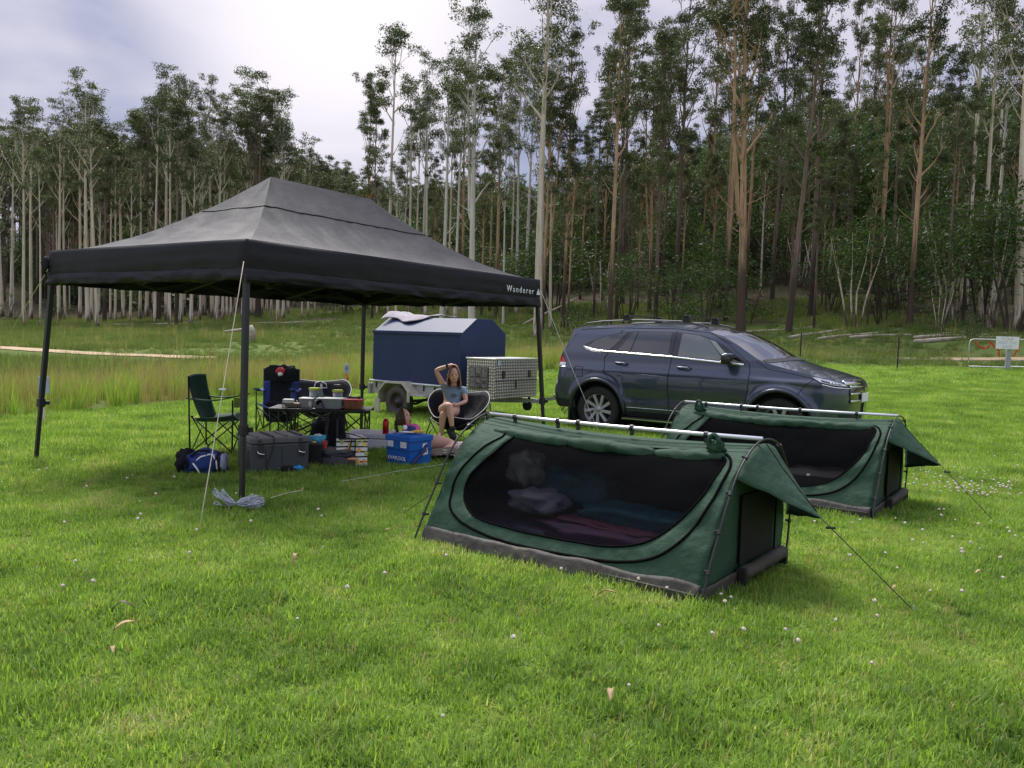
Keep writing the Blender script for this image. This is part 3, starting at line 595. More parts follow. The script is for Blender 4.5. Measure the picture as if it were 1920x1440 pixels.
scatter('forest_undergrowth', np.column_stack([P, terrain(P[:, 0], P[:, 1]) - .05]), rg.uniform(0, 6.28, len(P)), rg.uniform(.25, .75, len(P)), np.zeros(len(P)), [bpy.data.objects.new('low_source', B_[5][1])], label='fern and low green growth at the edge of the trees')
# -- fallen logs and the stump
logM = mat('weathered log', (.38, .33, .26), .9, var=.3, scale=5, bump=.6, bscale=20)
def log(px, py, L, r_, yaw, label, lift=0):
    g = gp(px, py) if py > 648 else None
    if g is None or g.y > 75 or g.y < 0:
        D = float(treeline(colx(px, 60))) - 1; 
        g = Vector((colx(px, D), D, tz(colx(px, D), D)))
    d = Vector((math.cos(yaw), math.sin(yaw), 0)); a = g - d * L / 2; b = g + d * L / 2; a.z = tz(a.x, a.y) + r_ * .7; b.z = tz(b.x, b.y) + r_ * .7 + lift
    mb = MB(); pts = [a.lerp(b, t) + Vector((0, 0, .06 * L * .1 * math.sin(t * 7))) for t in np.linspace(0, 1, 8)]; mb.tube(pts, [r_ * (1 - .5 * t) for t in np.linspace(0, 1, 8)], 7)
    o = mb.build('fallen_log', logM, smooth=True); tag(o, label, 'log', 'fallen logs at the forest edge')
for a in [(1870, 0, 9, .13, .1, 'long pale log lying above the gate'), (1700, 0, 6, .10, -.1, 'thin grey log under the reddish-brown gum'), (1610, 0, 5, .09, .2, 'thin log at the foot of the bushy young gum'), (1450, 0, 6, .09, 0, 'thin pale log beyond the bonnet'), (1530, 0, 4, .1, .4, 'short log beside the dark grey gum'), (1800, 0, 5, .12, .05, 'grey log left of the long pale log'), (1030, 0, 5, .1, .5, 'slanting dead branch at the rear of the car', 1.6), (250, 0, 5, .09, .1, 'thin log under the left plantation'), (330, 0, 4, .1, -.2, 'log among the stems of the left plantation'), (520, 0, 5, .12, .1, 'log at the right end of the left plantation')]:
    log(*a)
st = gp(468, 646); st = Vector((colx(468, 48), 48, tz(colx(468, 48), 48))); mb = MB(); mb.tube([st + Vector((0, 0, -.1)), st + Vector((.05, 0, .7)), st + Vector((-.05, 0, 1.0))], [.35, .3, .2], 9); mb.tube([st + Vector((-.2, 0, .8)), st + Vector((-1.4, -.2, .62))], [.1, .06], 6)
tag(mb.build('tree_stump', logM, smooth=True), 'grey stump with a broken limb in the meadow left of the gazebo pole', 'stump')
# ================================================================ FENCE, GATE, SIGNS
blkM = mat('black post', (.02, .02, .02), .6); galvM = mat('galvanised pipe', (.55, .56, .56), .45, .5, scale=20); wireM = mat('fence wire', (.3, .3, .3), .5, .6)
whiteP = mat('white sign', (.78, .78, .80), .5, var=.02); greyTx = mat('faint grey lettering', (.50, .51, .60), .6); redT = mat('red tinsel', (.62, .045, .02), .5, var=.4, scale=40, bump=.5)
def text(s, size, m, root, M, name='lettering', spacing=1.0, ext=.002):
    c = bpy.data.curves.new(name, 'FONT'); c.body = s; c.size = size; c.space_character = spacing; c.align_x = 'CENTER'; c.align_y = 'CENTER'; c.extrude = ext; c.resolution_u = 3
    q = bpy.data.objects.new('font source', c); col.objects.link(q); me = bpy.data.meshes.new_from_object(q.evaluated_get(bpy.context.evaluated_depsgraph_get())); bpy.data.objects.remove(q)
    me.materials.clear(); me.materials.append(m); o = bpy.data.objects.new(name, me); col.objects.link(o); o.parent = root; o.matrix_basis = M; return o
fposts = [(1500, 35.0), (1683, 31.0), (1385, 38)]
for i, (px, D) in enumerate(fposts):
    x = colx(px, D); x = at(px, 680, D).x; z = tz(x, D); t = thing('fence_post', ['black star post of the wire fence beyond the bonnet', 'black star post between the car and the gate', 'black star post hidden behind the windscreen'][i], 'post', (x, D, z), group='posts of the wire fence')
    mb = MB(); mb.box((0, 0, .55), (.05, .012, 1.3)); mb.box((0, .015, .55), (.012, .04, 1.3)); mb.build('post', blkM, t)
mb = MB(); fp = [Vector((at(px, 680, D).x, D, 0)) for px, D in ((1385, 38), (1500, 35), (1683, 31))] + [Vector((17.5, 30.9, 0))]
for a, b in zip(fp, fp[1:]):
    for h in (.35, .7, 1.05):
        mb.tube([Vector((q.x, q.y, tz(q.x, q.y) + h)) for q in (a, b)], .004, 4)
tag(mb.build('fence_wire', wireM), 'thin wire strands strung between the black posts', 'wire')
GY = 31.0; g0 = at(1815, 690, GY); gx0 = g0.x; g1 = at(1886, 690, GY); gz = tz((gx0 + g1.x) / 2, GY)
def gate(x0, x1, D, label):
    t = thing('farm_gate', label, 'gate', (x0, D, tz(x0, D)), group='white pipe gates'); w_ = x1 - x0
    mb = MB(); pr_ = [(0, .12), (0, 1.0), (.04, 1.1), (.14, 1.15), (w_ - .03, 1.15), (w_, 1.12), (w_, .12), (0, .12)]
    mb.tube([(a, 0, b) for a, b in pr_], .022, 8); mb.build('gate_frame', galvM, t, smooth=True)
    for h in (.38, .62, .88):
        mb = MB(); mb.tube([(0, 0, h), (w_, 0, h)], .006, 5); mb.build('wire', wireM, t)
    return t
gt = gate(gx0, g1.x, GY, 'left white pipe gate hung with red tinsel'); gate(at(1893, 690, GY).x, at(1893, 690, GY).x + 3.2, GY, 'right white pipe gate running out of the photo')
xp = at(1889, 690, GY).x; t = thing('gate_post', 'thick grey post between the two white gates', 'post', (xp, GY, tz(xp, GY)))
mb = MB(); mb.lathe([(.0, 1.25), (.085, 1.22), (.09, 1.2), (.09, -.1)], (0, 0, 0), n=14); mb.build('post', mat('grey timber post', (.33, .34, .35), .8, var=.2, scale=8, stretch=(1, 1, .2)), t, smooth=True)
sg = at(1889, 643, GY - .15); t = thing('gate_sign', 'white sign board asking to shut the gate', 'sign', sg)
mb = MB(); mb.box((0, 0, 0), (.86, .012, .46)); mb.build('board', whiteP, t, bevel=.003)
for i, s in enumerate(('PLEASE', 'SHUT THE', 'GATE')): text(s, .15, greyTx, t, Matrix.Translation((0, -.0085, .14 - .14 * i)) @ Matrix.Rotation(R(90), 4, 'X'))
def tinsel(pts, label):
    rg = np.random.default_rng(3); mb = MB(); P_ = [at(px, py, GY - .06) for px, py in pts]; dn = []
    for a, b in zip(P_, P_[1:]):
        for k in range(7): dn.append(a.lerp(b, k / 7))
    for q in dn:
        for k in range(14):
            d = Vector(rg.normal(0, 1, 3)).normalized() * .055; s = d.cross(Vector(rg.normal(0, 1, 3))).normalized() * .012; mb.add([q - s, q + s, q + d], [(0, 1, 2)])
    mb.tube(dn, .018, 6); tag(mb.build('tinsel', redT), label, 'tinsel', 'red tinsel on the gates')
tinsel([(1829, 640), (1835, 650), (1845, 654), (1852, 652), (1858, 641)], 'drooping loop of red tinsel on the left of the gate'); tinsel([(1858, 641), (1866, 651), (1873, 658), (1873, 670)], 'red tinsel falling from the gate under the sign'); tinsel([(1912, 650), (1905, 660), (1899, 670)], 'short red tinsel right of the gate post')
def marker(px, py, D, label, num, tape):
    g = at(px, py, D); z0 = tz(g.x, D); ps = .55 if tape else .85; t = thing('site_marker', label, 'marker', (g.x, D, z0)); h = g.z - z0
    mb = MB(); mb.box((0, 0, h), (.20 * ps, .012, .30 * ps)); mb.build('plate', mat('grey marker plate', (.36, .40, .46), .5), t, bevel=.003)
    mb = MB(); mb.box((0, .012, h / 2 - .05), (.03, .02, h + .1)); mb.build('stake', mat('pale stake', (.62, .55, .42), .8), t)
    if num: text(num, .12, mat('dark figure', (.05, .06, .09), .6), t, Matrix.Translation((0, -.009, h)) @ Matrix.Rotation(R(90), 4, 'X'), name='figure')
    if tape:
        mb = MB(); mb.tube([(0, -.01, h - .10), (.03, -.03, h - .18), (.01, -.02, h - .26), (.05, -.03, h - .32)], [.022, .03, .015, .01], 6); mb.build('ribbon', mat('orange ribbon', (.55, .13, .03), .6), t)
marker(650, 691, 15.5, 'small grey numbered plate on a stake with orange ribbon, beside the rear gazebo pole', '4', True)
marker(82, 722, 12.3, 'blank grey plate behind the left gazebo pole at the edge of the tall grass', '', False)
# ================================================================ GAZEBO
nylon = mat('black nylon', (.0115, .011, .0135), .58, var=.08, scale=3, bump=.14, bscale=14, spec=.24, bdist=.02)
steelB = mat('black steel tube', (.014, .014, .015), .45, var=.1)
plasB = mat('black plastic', (.012, .012, .013), .5)
cordM = mat('cream guy cord', (.62, .55, .40), .8); cordW = mat('white cord', (.66, .68, .72), .7, var=.2, scale=200); cordB = mat('black cord', (.015, .015, .015), .7)
GZ = thing('gazebo', 'large black pop-up gazebo on splayed black legs', 'gazebo', (-2.1628, 6.6541, 0), .9891)
GH, GV, GR, SPL = 2.115, 1.777, 2.99, .096
def gz_world(x, y, z): return root_m(GZ) @ Vector((x, y, z))
def roofp(x, y):
    a = min(x, 4.5 - x) / 1.5; b = min(y, 3 - y) / 1.5; t = min(a, b); d = abs(a - b)
    t = max(0, min(1, t)); z = GH + (GR - GH) * (t ** 1.62)
    z += .008 * math.exp(-d * 9) * math.sin(math.pi * t)
    wr = .014 * nz(x * 3.1, y * 3.1, 1) * math.sin(math.pi * min(1, t * 1.1)) + .006 * nz(x * 9, y * 5, 2) * math.sin(math.pi * t)
    wr += .010 * math.sin(7 * math.atan2(y - 1.5, x - (1.5 if x < 2.25 else 3))) * nz(x * 2, y * 2, 4) * t
    return z + wr
mb = MB()
def rface(kind):
    def fn(u, v):
        i = 1.5 * v
        if kind < 2: x = i + (4.5 - 2 * i) * u; y = i if kind == 0 else 3 - i
        else: y = i + (3 - 2 * i) * u; x = i if kind == 2 else 4.5 - i
        return Vector((x, y, roofp(x, y)))
    return fn
for k in range(4): mb.grid(rface(k), 100 if k < 2 else 70, 50)
roof = mb.build('roof', nylon, GZ, smooth=True)
per = []
for k in range(90): per.append((4.5 * k / 90, 0, 0, -1))
for k in range(60): per.append((4.5, 3 * k / 60, 1, 0))
for k in range(90): per.append((4.5 - 4.5 * k / 90, 3, 0, 1))
for k in range(60): per.append((0, 3 - 3 * k / 60, -1, 0))
def valance(z0, z1, nv, off0, off1, amp, seed):
    vs = []; n = len(per)
    for i, (x, y, a, b) in enumerate(per):
        for j in range(nv):
            t = j / (nv - 1); zz = z0 + (z1 - z0) * t
            o = off0 + (off1 - off0) * t + amp * t * (mnoise.noise(Vector((i * .22, t * 1.5, seed))) + .5 * mnoise.noise(Vector((i * .6, t * 3, seed)))) + .012 * math.sin(math.pi * t)
            sag = .018 * mnoise.noise(Vector((i * .15, seed, 2))) * t if amp > .01 else 0
            # creases running lengthwise
            o += .010 * mnoise.noise(Vector((i * .05, t * 7, seed + 3)))
            vs.append((x + a * o, y + b * o, zz + sag))
    fs = [(i * nv + j, ((i + 1) % n) * nv + j, ((i + 1) % n) * nv + j + 1, i * nv + j + 1) for i in range(n) for j in range(nv - 1)]
    return MB().add(vs, fs)
valance(GH + .002, 1.86, 9, .0, .012, .012, 1).build('valance', nylon, GZ, smooth=True, thick=.002)
valance(1.885, GV, 7, .016, .03, .045, 5).build('hem_flap', nylon, GZ, smooth=True, thick=.002)
sm = MB(); I = 1.02
ring = [(I + (4.5 - 2 * I) * t, I) for t in np.linspace(0, 1, 30)] + [(4.5 - I, I + (3 - 2 * I) * t) for t in np.linspace(0, 1, 14)] + [(4.5 - I - (4.5 - 2 * I) * t, 3 - I) for t in np.linspace(0, 1, 30)] + [(I, 3 - I - (3 - 2 * I) * t) for t in np.linspace(0, 1, 14)]
sm.tube([(x, y, roofp(x, y) + .003) for x, y in ring], .006, 5); sm.build('seam', mat('black piping', (.006, .006, .007), .6), GZ)
def leg(cx, cy):
    sx_ = -1 if cx < 1 else 1; sy_ = -1 if cy < 1 else 1; f = Vector((cx + sx_ * SPL, cy + sy_ * SPL, 0.0)); f.z = tz(*(gz_world(*f).xy)) - .01
    top = Vector((cx - sx_ * .03, cy - sy_ * .03, GH - .03)); kz = lambda z: f.lerp(top, (z - f.z) / (top.z - f.z))
    m = MB(); m.bar(kz(.60), top, .044); o = m.build('leg', steelB, GZ, bevel=.003)
    m = MB(); m.bar(f, kz(.62), .033); m.build('inner_tube', steelB, o)
    m = MB(); m.box(f + Vector((0, 0, .012)), (.09, .09, .012)); m.build('foot', steelB, o)
    m = MB(); m.box(kz(.585), (.062, .062, .085)); m.box(kz(.585) + Vector((.045 * 1, -.035, .0)), (.04, .03, .04)); m.build('lock', plasB, o, bevel=.006)
    m = MB(); m.box(kz(1.80), (.066, .066, .06)); m.build('slider', plasB, o, bevel=.005)
for c in ((0, 0), (4.5, 0), (0, 3), (4.5, 3)): leg(*c)
def scissor(a, b, n, z0, z1):
    a = Vector(a); b = Vector(b)
    for k in range(n):
        p, q = a.lerp(b, k / n), a.lerp(b, (k + 1) / n); m = MB()
        m.bar(p + Vector((0, 0, z0)), q + Vector((0, 0, z1)), .014, .026); m.build('truss_bar', steelB, GZ)
        m = MB(); o_ = Vector((.012, .012, 0)); m.bar(p + o_ + Vector((0, 0, z1)), q + o_ + Vector((0, 0, z0)), .014, .026); m.build('truss_bar', steelB, GZ)
        m = MB(); m.box(p + Vector((0, 0, z1)), (.035, .035, .05)); m.build('truss_joint', plasB, GZ)
scissor((.03, .04, 0), (4.47, .04, 0), 4, 1.80, 2.05); scissor((.03, 2.96, 0), (4.47, 2.96, 0), 4, 1.80, 2.05)
scissor((.04, .03, 0), (.04, 2.97, 0), 2, 1.78, 2.05); scissor((4.46, .03, 0), (4.46, 2.97, 0), 2, 1.78, 2.05)
for x in (1.5, 3.0):
    m = MB(); m.bar((x, 1.5, 1.86), (x, 1.5, 2.95), .026); m.build('centre_post', steelB, GZ)
    m = MB(); m.box((x, 1.5, 1.86), (.06, .06, .07)); m.build('centre_hub', plasB, GZ)
    for y in (0.04, 2.96):
        m = MB(); m.bar((x, y, 1.80), (x, 1.5, 2.10), .014, .026); m.build('truss_bar', steelB, GZ); m = MB(); m.bar((x + .013, y, 2.05), (x + .013, 1.5, 1.86), .014, .026); m.build('truss_bar', steelB, GZ)
m = MB(); m.bar((1.5, 1.51, 1.88), (3.0, 1.51, 2.1), .014, .026); m.build('truss_bar', steelB, GZ); m = MB(); m.bar((1.5, 1.49, 2.1), (3.0, 1.49, 1.88), .014, .026); m.build('truss_bar', steelB, GZ)
for x, y in ((0, 1.5), (4.5, 1.5)):
    xx = .04 if x == 0 else 4.46; xc = 1.5 if x == 0 else 3.0
    m = MB(); m.bar((xx, y, 1.80), (xc, y, 2.10), .014, .026); m.build('truss_bar', steelB, GZ)
for cx, cy in ((0, 0), (4.5, 0), (0, 3), (4.5, 3)):
    m = MB(); ex = 1.5 if cx == 0 else 3.0; m.tube([(cx + (ex - cx) * f, cy + (1.5 - cy) * f, roofp(cx + (ex - cx) * f, cy + (1.5 - cy) * f) - .035) for f in np.linspace(0.02, .98, 14)], .012, 6); m.build('roof_bar', steelB, GZ)
letM = mat('white print', (.72, .73, .75), .6, var=.03)
M_ = Matrix.Rotation(R(90), 4, 'X')
text('Wanderer', .105, letM, GZ, Matrix.Translation((3.98, -.056, 1.955)) @ M_, spacing=1.42)
mb = MB(); mb.add([(4.34, -.057, 1.92), (4.43, -.057, 1.92), (4.385, -.057, 2.0)], [(0, 1, 2)]); mb.build('emblem', letM, GZ)
for cx, cy, sx_, sy_ in ((0, 3, -1, 1),):
    mb = MB(); mb.blob((cx - .03, cy + .02, 1.97), (.07, .07, .16), amp=.5, n=8); mb.build('corner_tie', nylon, GZ, smooth=True)
def rope(name, a, b, m, label, r_=.0035, sag=.02, runner=None, group=None, peg=True):
    a = Vector(a); b = Vector(b); mb = MB(); mb.tube([a.lerp(b, t) - Vector((0, 0, sag * math.sin(math.pi * t))) for t in np.linspace(0, 1, 9)], r_, 5)
    t = thing(name, label, 'guy rope', b, group=group); mb.build('cord', m, t, world=True, smooth=True)
    if runner: p = a.lerp(b, runner); m2 = MB(); m2.box(p, (.05, .012, .012)); m2.build('runner', cordW if m is not cordB else plasB, t, world=True)
    if peg: m3 = MB(); d = (b - a).normalized(); m3.tube([b + Vector((-d.x * .02, -d.y * .02, .04)), b - Vector((0, 0, .06))], .004, 5); m3.build('peg', galvM, t, world=True)
    return t
c = at(457, 490, 6.56); rope('guy_rope', c, gp(373, 996), cordM, 'cream guy rope pegged in front of the near gazebo leg', runner=.51)
c = at(90, 505, 8.15); b = gp(-30, 700); rope('guy_rope', c, b, cordM, 'cream guy rope running off the left edge of the photo')
c = at(1014, 545, 10.4); e_ = at(1135, 812, 10.9); e_.z = tz(e_.x, e_.y); rope('guy_rope', c, e_, cordW, 'thin pale guy rope crossing the rear wheel of the car', r_=.003)
c = at(672, 600, 12.4); e_ = gp(636, 752); rope('guy_rope', c, e_, cordM, 'cream guy rope at the rear gazebo pole beside the numbered plate', r_=.0035)
def loose(pts, m, label, r_=.0035):
    P_ = [gp(x, y) + Vector((0, 0, .045)) for x, y in pts]; mb = MB(); mb.tube(P_, r_, 5); tag(mb.build('loose_cord', m, smooth=True), label, 'cord')
loose([(507, 944), (520, 940), (540, 934), (566, 929)], cordM, 'short loose cream cord on the lawn right of the near gazebo leg')
loose([(640, 912), (700, 901), (740, 893), (790, 885), (838, 877)], cordW, 'thin white cord lying on the lawn in front of the blue cool box', .0014)
# coil of rope at the near foot
rg = np.random.default_rng(11); c0 = gp(442, 956); t = thing('rope_bundle', 'tied bundle of grey and white rope lying at the foot of the near gazebo leg', 'rope', c0)
ropeM = mat('grey white rope', (.62, .65, .70), .8, c2=(.30, .34, .40), scale=90)
for k in range(36):
    mb = MB(); s = 1 if k % 3 else -1; L = rg.uniform(.11, .23) * (1 if s > 0 else .85); y = rg.uniform(-.06, .06); z = rg.uniform(.03, .09); up = rg.uniform(0, .10) if s < 0 else rg.uniform(-.01, .04)
    pts = [(0, 0, .05), (s * L * .3, y * .6, z), (s * L * .75, y * 1.2, z + up * .6), (s * L, y + .01, z + up), (s * L * .95, y + .03 * rg.uniform(-1, 1), z + up + .012), (s * L * .5, y, z * .8 + up * .4), (0, .01, .045)]
    from mathutils.geometry import interpolate_bezier
    P_ = []
    for i in range(len(pts) - 1):
        p0 = Vector(pts[max(i - 1, 0)]); p1 = Vector(pts[i]); p2 = Vector(pts[i + 1]); p3 = Vector(pts[min(i + 2, len(pts) - 1)])
        P_ += interpolate_bezier(p1, p1 + (p2 - p0) / 6, p2 - (p3 - p1) / 6, p2, 5)[:-1]
    mb.tube(P_ + [Vector(pts[-1])], .0036, 5); mb.build('strand', ropeM, t, smooth=True)
# ================================================================ SWAG TENTS
canvG = mat('green canvas', (.023, .062, .033), .75, var=.14, scale=4, bump=.55, bscale=16, bdist=.018, dirt=(.030, .066, .038), spec=.3, trans=.06)
pvcG = mat('grey pvc floor', (.060, .056, .046), .62, spec=.2, var=.2, scale=5, bump=.5, bscale=14, bdist=.02, dirt=(.09, .078, .058))
meshM = mat('black insect mesh', (.004, .004, .0045), 1.0, var=.05, alpha=.70, spec=.05)
zipM = mat('black zip tape', (.004, .004, .004), .95, spec=.05); aluM = mat('aluminium pole', (.80, .80, .82), .28, .55, var=.03)
HP = [(-.0, 0), (.095, .182), (.183, .329), (.273, .484), (.394, .642), (.532, .745), (.66, .80), (.77, .815), (.90, .80), (1.03, .745), (1.16, .60), (1.22, .42), (1.235, .24), (1.19, 0)]
def spl(P_, t):
    n = len(P_) - 1; x = max(0, min(n - 1e-6, t * n)); i = int(x); f = x - i
    p0, p1, p2, p3 = [Vector(P_[max(0, min(n, j))]) for j in (i - 1, i, i + 1, i + 2)]
    return .5 * ((2 * p1) + (p2 - p0) * f + (2 * p0 - 5 * p1 + 4 * p2 - p3) * f * f + (3 * p1 - p0 - 3 * p2 + p3) * f ** 3)
_arc = [spl(HP, k / 200) for k in range(201)]; _cum = [0]
for a, b in zip(_arc, _arc[1:]): _cum.append(_cum[-1] + (b - a).length)
def hoop(v): return spl(HP, float(np.interp(max(0, min(1, v)) * _cum[-1], _cum, np.linspace(0, 1, 201))))
VT = .455                                      # v of the ridge on the near side
def swS(u, w, seed=0, wr=1.0):                 # u 0 = foot hoop, 1 = head hoop; w 0 ground .. 1 ridge (near side)
    h = hoop(w * VT); h = Vector((.02 + h.x * .975, h.y * .975)); x = -2.0 * u
    sag = math.sin(math.pi * u) ; s = h.x - .066 * u; z = h.y
    s += .05 * sag * math.sin(math.pi * min(1, w * .9)); z -= .055 * sag * w ** 2
    wn = .018 * mnoise.noise(Vector((u * 3, w * 5, seed))) + .016 * (abs(mnoise.noise(Vector((u * 16 + w * 7, w * 2.5, seed + 3)))) - .2)
    s -= wn * wr * math.sin(math.pi * min(1, w + .02))
    return Vector((x + (.05 * (u - .5) * 0), s, z))
# window outline in (u,w)
WIN = [(.055, .90), (.06, .70), (.085, .55), (.135, .40), (.20, .28), (.30, .215), (.42, .195), (.56, .19), (.70, .20), (.80, .225), (.87, .29), (.905, .38), (.905, .50), (.88, .62), (.85, .72), (.83, .85), (.80, .945), (.60, .965), (.35, .965), (.15, .95)]
ZIP = [(.03, .86), (.032, .66), (.055, .48), (.10, .31), (.17, .19), (.28, .13), (.42, .11), (.58, .105), (.72, .12), (.84, .165), (.925, .25), (.955, .38), (.95, .52), (.93, .64), (.90, .76), (.87, .86), (.84, .975), (.60, .985), (.35, .985), (.10, .975)]
def closed(P_, n=120):
    m = len(P_); o = []
    for k in range(n):
        x = k / n * m; i = int(x); f = x - i; p0, p1, p2, p3 = [Vector(P_[(i + j) % m]) for j in (-1, 0, 1, 2)]
        o.append(.5 * ((2 * p1) + (p2 - p0) * f + (2 * p0 - 5 * p1 + 4 * p2 - p3) * f * f + (3 * p1 - p0 - 3 * p2 + p3) * f ** 3))
    return o
def swag(pose, label, second=False):
    o3, yaw, S = pose; t = thing('swag_tent', label, 'tent', (o3.x, o3.y, tz(o3.x, o3.y)), yaw, group='green swag tents'); sd = 7 if second else 0
    sc_ = lambda mb: setattr(mb, 'v', [q * S for q in mb.v]) or mb
    win = closed(WIN); n = len(win); c = Vector((.47, .55))
    outer = []
    for q in win:                               # project to the rectangle border
        d = q - c; k = min([((1 - c.x) if d.x > 0 else -c.x) / d.x if abs(d.x) > 1e-6 else 99, ((1 - c.y) if d.y > 0 else -c.y) / d.y if abs(d.y) > 1e-6 else 99]); outer.append(c + d * k)
    # snap nearest samples to the rectangle corners
    for cor in ((0, 0), (1, 0), (0, 1), (1, 1)):
        i = min(range(n), key=lambda j: (outer[j] - Vector(cor)).length); outer[i] = Vector(cor)
    rings = 9; vs = []
    for k in range(rings):
        f = k / (rings - 1)
        for a, b in zip(win, outer): q = a.lerp(b, f); vs.append(swS(q.x, q.y, sd, 1.6))
    fs = [(k * n + i, k * n + (i + 1) % n, (k + 1) * n + (i + 1) % n, (k + 1) * n + i) for k in range(rings - 1) for i in range(n)]
    sc_(MB().add(vs, fs)).build('front_wall', canvG, t, smooth=True, thick=.003)
    vs = []; rings = 12
    for k in range(rings):
        f = 1 - k / rings
        for a in win: q = c.lerp(a, f); p = swS(q.x, q.y, sd, .6); p.y += .004 + .03 * (1 - f) + .012 * nz(q.x * 6 + q.y * 4, q.y * 3 - q.x * 2, 5); vs.append(p)
    vs.append(swS(c.x, c.y, sd, .6) + Vector((0, .034, 0)))
    fs = [(k * n + i, k * n + (i + 1) % n, (k + 1) * n + (i + 1) % n, (k + 1) * n + i) for k in range(rings - 1) for i in range(n)] + [((rings - 1) * n + i, (rings - 1) * n + (i + 1) % n, rings * n) for i in range(n)]
    sc_(MB().add(vs, fs)).build('mesh_window', meshM, t, smooth=True)
    for nm, P_, r_ in (('window_zip', WIN, .007), ('outer_zip', ZIP, .009)):
        pts = [swS(q.x, q.y, sd, 1.6) + Vector((0, -.005, 0)) for q in closed(P_)]; pts.append(pts[0]); sc_(MB().tube(pts, r_ * (1 if True else 1), 5, cap=False)).build(nm, zipM, t)
    # closed far wall, ridge strip
    def far(u, v):
        h = hoop(VT + .01 + (1 - VT - .01) * v); h = Vector((.02 + h.x * .975, h.y * .975)); sag = math.sin(math.pi * u)
        return Vector((-2 * u, h.x - .066 * u - .04 * sag * math.sin(math.pi * v) + .01 * nz(u * 8, v * 6, sd), h.y - .05 * sag * (1 - v) ** 2))
    sc_(MB().grid(far, 40, 18)).build('rear_wall', canvG, t, smooth=True, thick=.003)
    def strip(u, v):
        a = swS(u, .985, sd, 1); b = far(u, 0.0); return a.lerp(b, v) + Vector((0, 0, .004))
    sc_(MB().grid(strip, 30, 3)).build('ridge_band', canvG, t, smooth=True)
    # ends
    def end(x, so, inset=.975):
        vs = [Vector((x, .62 + so, .0))]; k = 44; rows = 6
        vs = []
        for j in range(rows):
            f = j / (rows - 1)
            for i in range(k):
                h = hoop(i / (k - 1)); p = Vector((.62, .30)).lerp(Vector((.02 + h.x * inset, h.y * inset)), f); vs.append(Vector((x + .02 * nz(p.x * 5, p.y * 5, sd + 2) * (1 - f), p.x + so, p.y)))
        fs = [(j * k + i, j * k + i + 1, (j + 1) * k + i + 1, (j + 1) * k + i) for j in range(rows - 1) for i in range(k - 1)]
        m_ = len(vs); vs.append(Vector((x, .62 + so, .0))); fs += [(0, m_, k - 1)]
        base = [j * k for j in range(rows)]; fs.append(tuple(base + [m_])); base = [j * k + k - 1 for j in range(rows)]; fs.append(tuple((base + [m_])[::-1]))
        return sc_(MB().add(vs, fs))
    end(0, 0).build('foot_wall', canvG, t, smooth=True, thick=.003); end(-2.0, -.066).build('head_wall', canvG, t, smooth=True, thick=.003)
    wv = [(.012 + .01 * nz(y * 6, z * 6, 3), y, z) for z in np.linspace(.13, .52, 7) for y in np.linspace(.50, 1.02, 7)]
    fs = [(j * 7 + i, j * 7 + i + 1, (j + 1) * 7 + i + 1, (j + 1) * 7 + i) for j in range(6) for i in range(6)]
    sc_(MB().add(wv, fs)).build('foot_window', mat('dark end mesh', (.004, .004, .005), .8, alpha=.93), t, smooth=True)
    fr = MB(); fr.tube([(.02, .49, .12), (.02, .49, .53), (.02, 1.03, .53), (.02, 1.03, .12)], .006, 5); sc_(fr).build('window_binding', zipM, t)
    # awning over the foot window
    ap = Vector((.42, .66, .435)); v0, v1 = .335, .86
    def awn(u, v):
        h = hoop(v0 + (v1 - v0) * v); a = Vector((.012, .02 + h.x * .985, h.y * .985)); p = a.lerp(ap, u)
        p.z -= .012 * math.sin(math.pi * u) * math.sin(math.pi * v) ; p.z += .010 * nz(u * 4, v * 9, sd + 9) * math.sin(math.pi * u); return p
    sc_(MB().grid(awn, 16, 30)).build('awning', canvG, t, smooth=True, thick=.002)
    sc_(MB().tube([awn(k / 12, .40) + Vector((0, 0, .004)) for k in range(12)], .0025, 4)).build('awning_seam', zipM, t)
    # hoops with clips, ridge pole with ties
    for x, so, nm in ((.03, 0, 'foot'), (-2.03, -.066, 'head')):
        pts = [Vector((x, hoop(k / 60).x * 1.03 - .02 + so, max(-.03, hoop(k / 60).y * 1.02))) for k in range(61)]
        pts[0].z = -.03; hp = sc_(MB().tube(pts, .0065, 6)).build('hoop_pole', plasB, t, smooth=True)
        for k in (5, 11, 17, 24, 38, 46, 53):
            m = MB(); d = (pts[k + 1] - pts[k]).normalized(); m.tube([pts[k] - d * .012, pts[k] + d * .012], .013, 6); m.box(pts[k] + Vector((-.015 if x > 0 else .015, .012, 0)), (.03, .02, .012)); sc_(m).build('clip', plasB, hp)
    a, b = Vector((.03, .735, .838)), Vector((-2.04, .67, .822)); up = Vector((0, 0, 0))
    pole = sc_(MB().tube([a, a.lerp(b, .25) - Vector((0, 0, .006)), a.lerp(b, .5) - Vector((0, 0, .009)), a.lerp(b, .75) - Vector((0, 0, .006)), b], .0125, 10)).build('ridge_pole', aluM, t, smooth=True)
    for f in (.17, .42, .62, .70, .88):
        p = a.lerp(b, f) - Vector((0, 0, .007)); m = MB(); m.tube([p - Vector((.012, 0, 0)), p + Vector((.012, 0, 0))], .021, 8); m.box(p - Vector((0, .0, .03)), (.02, .02, .04)); sc_(m).build('pole_tie', plasB, t)
    # rolled-up flap below the pole
    rl = []; rr = []
    L0, L1 = (.06, .93)
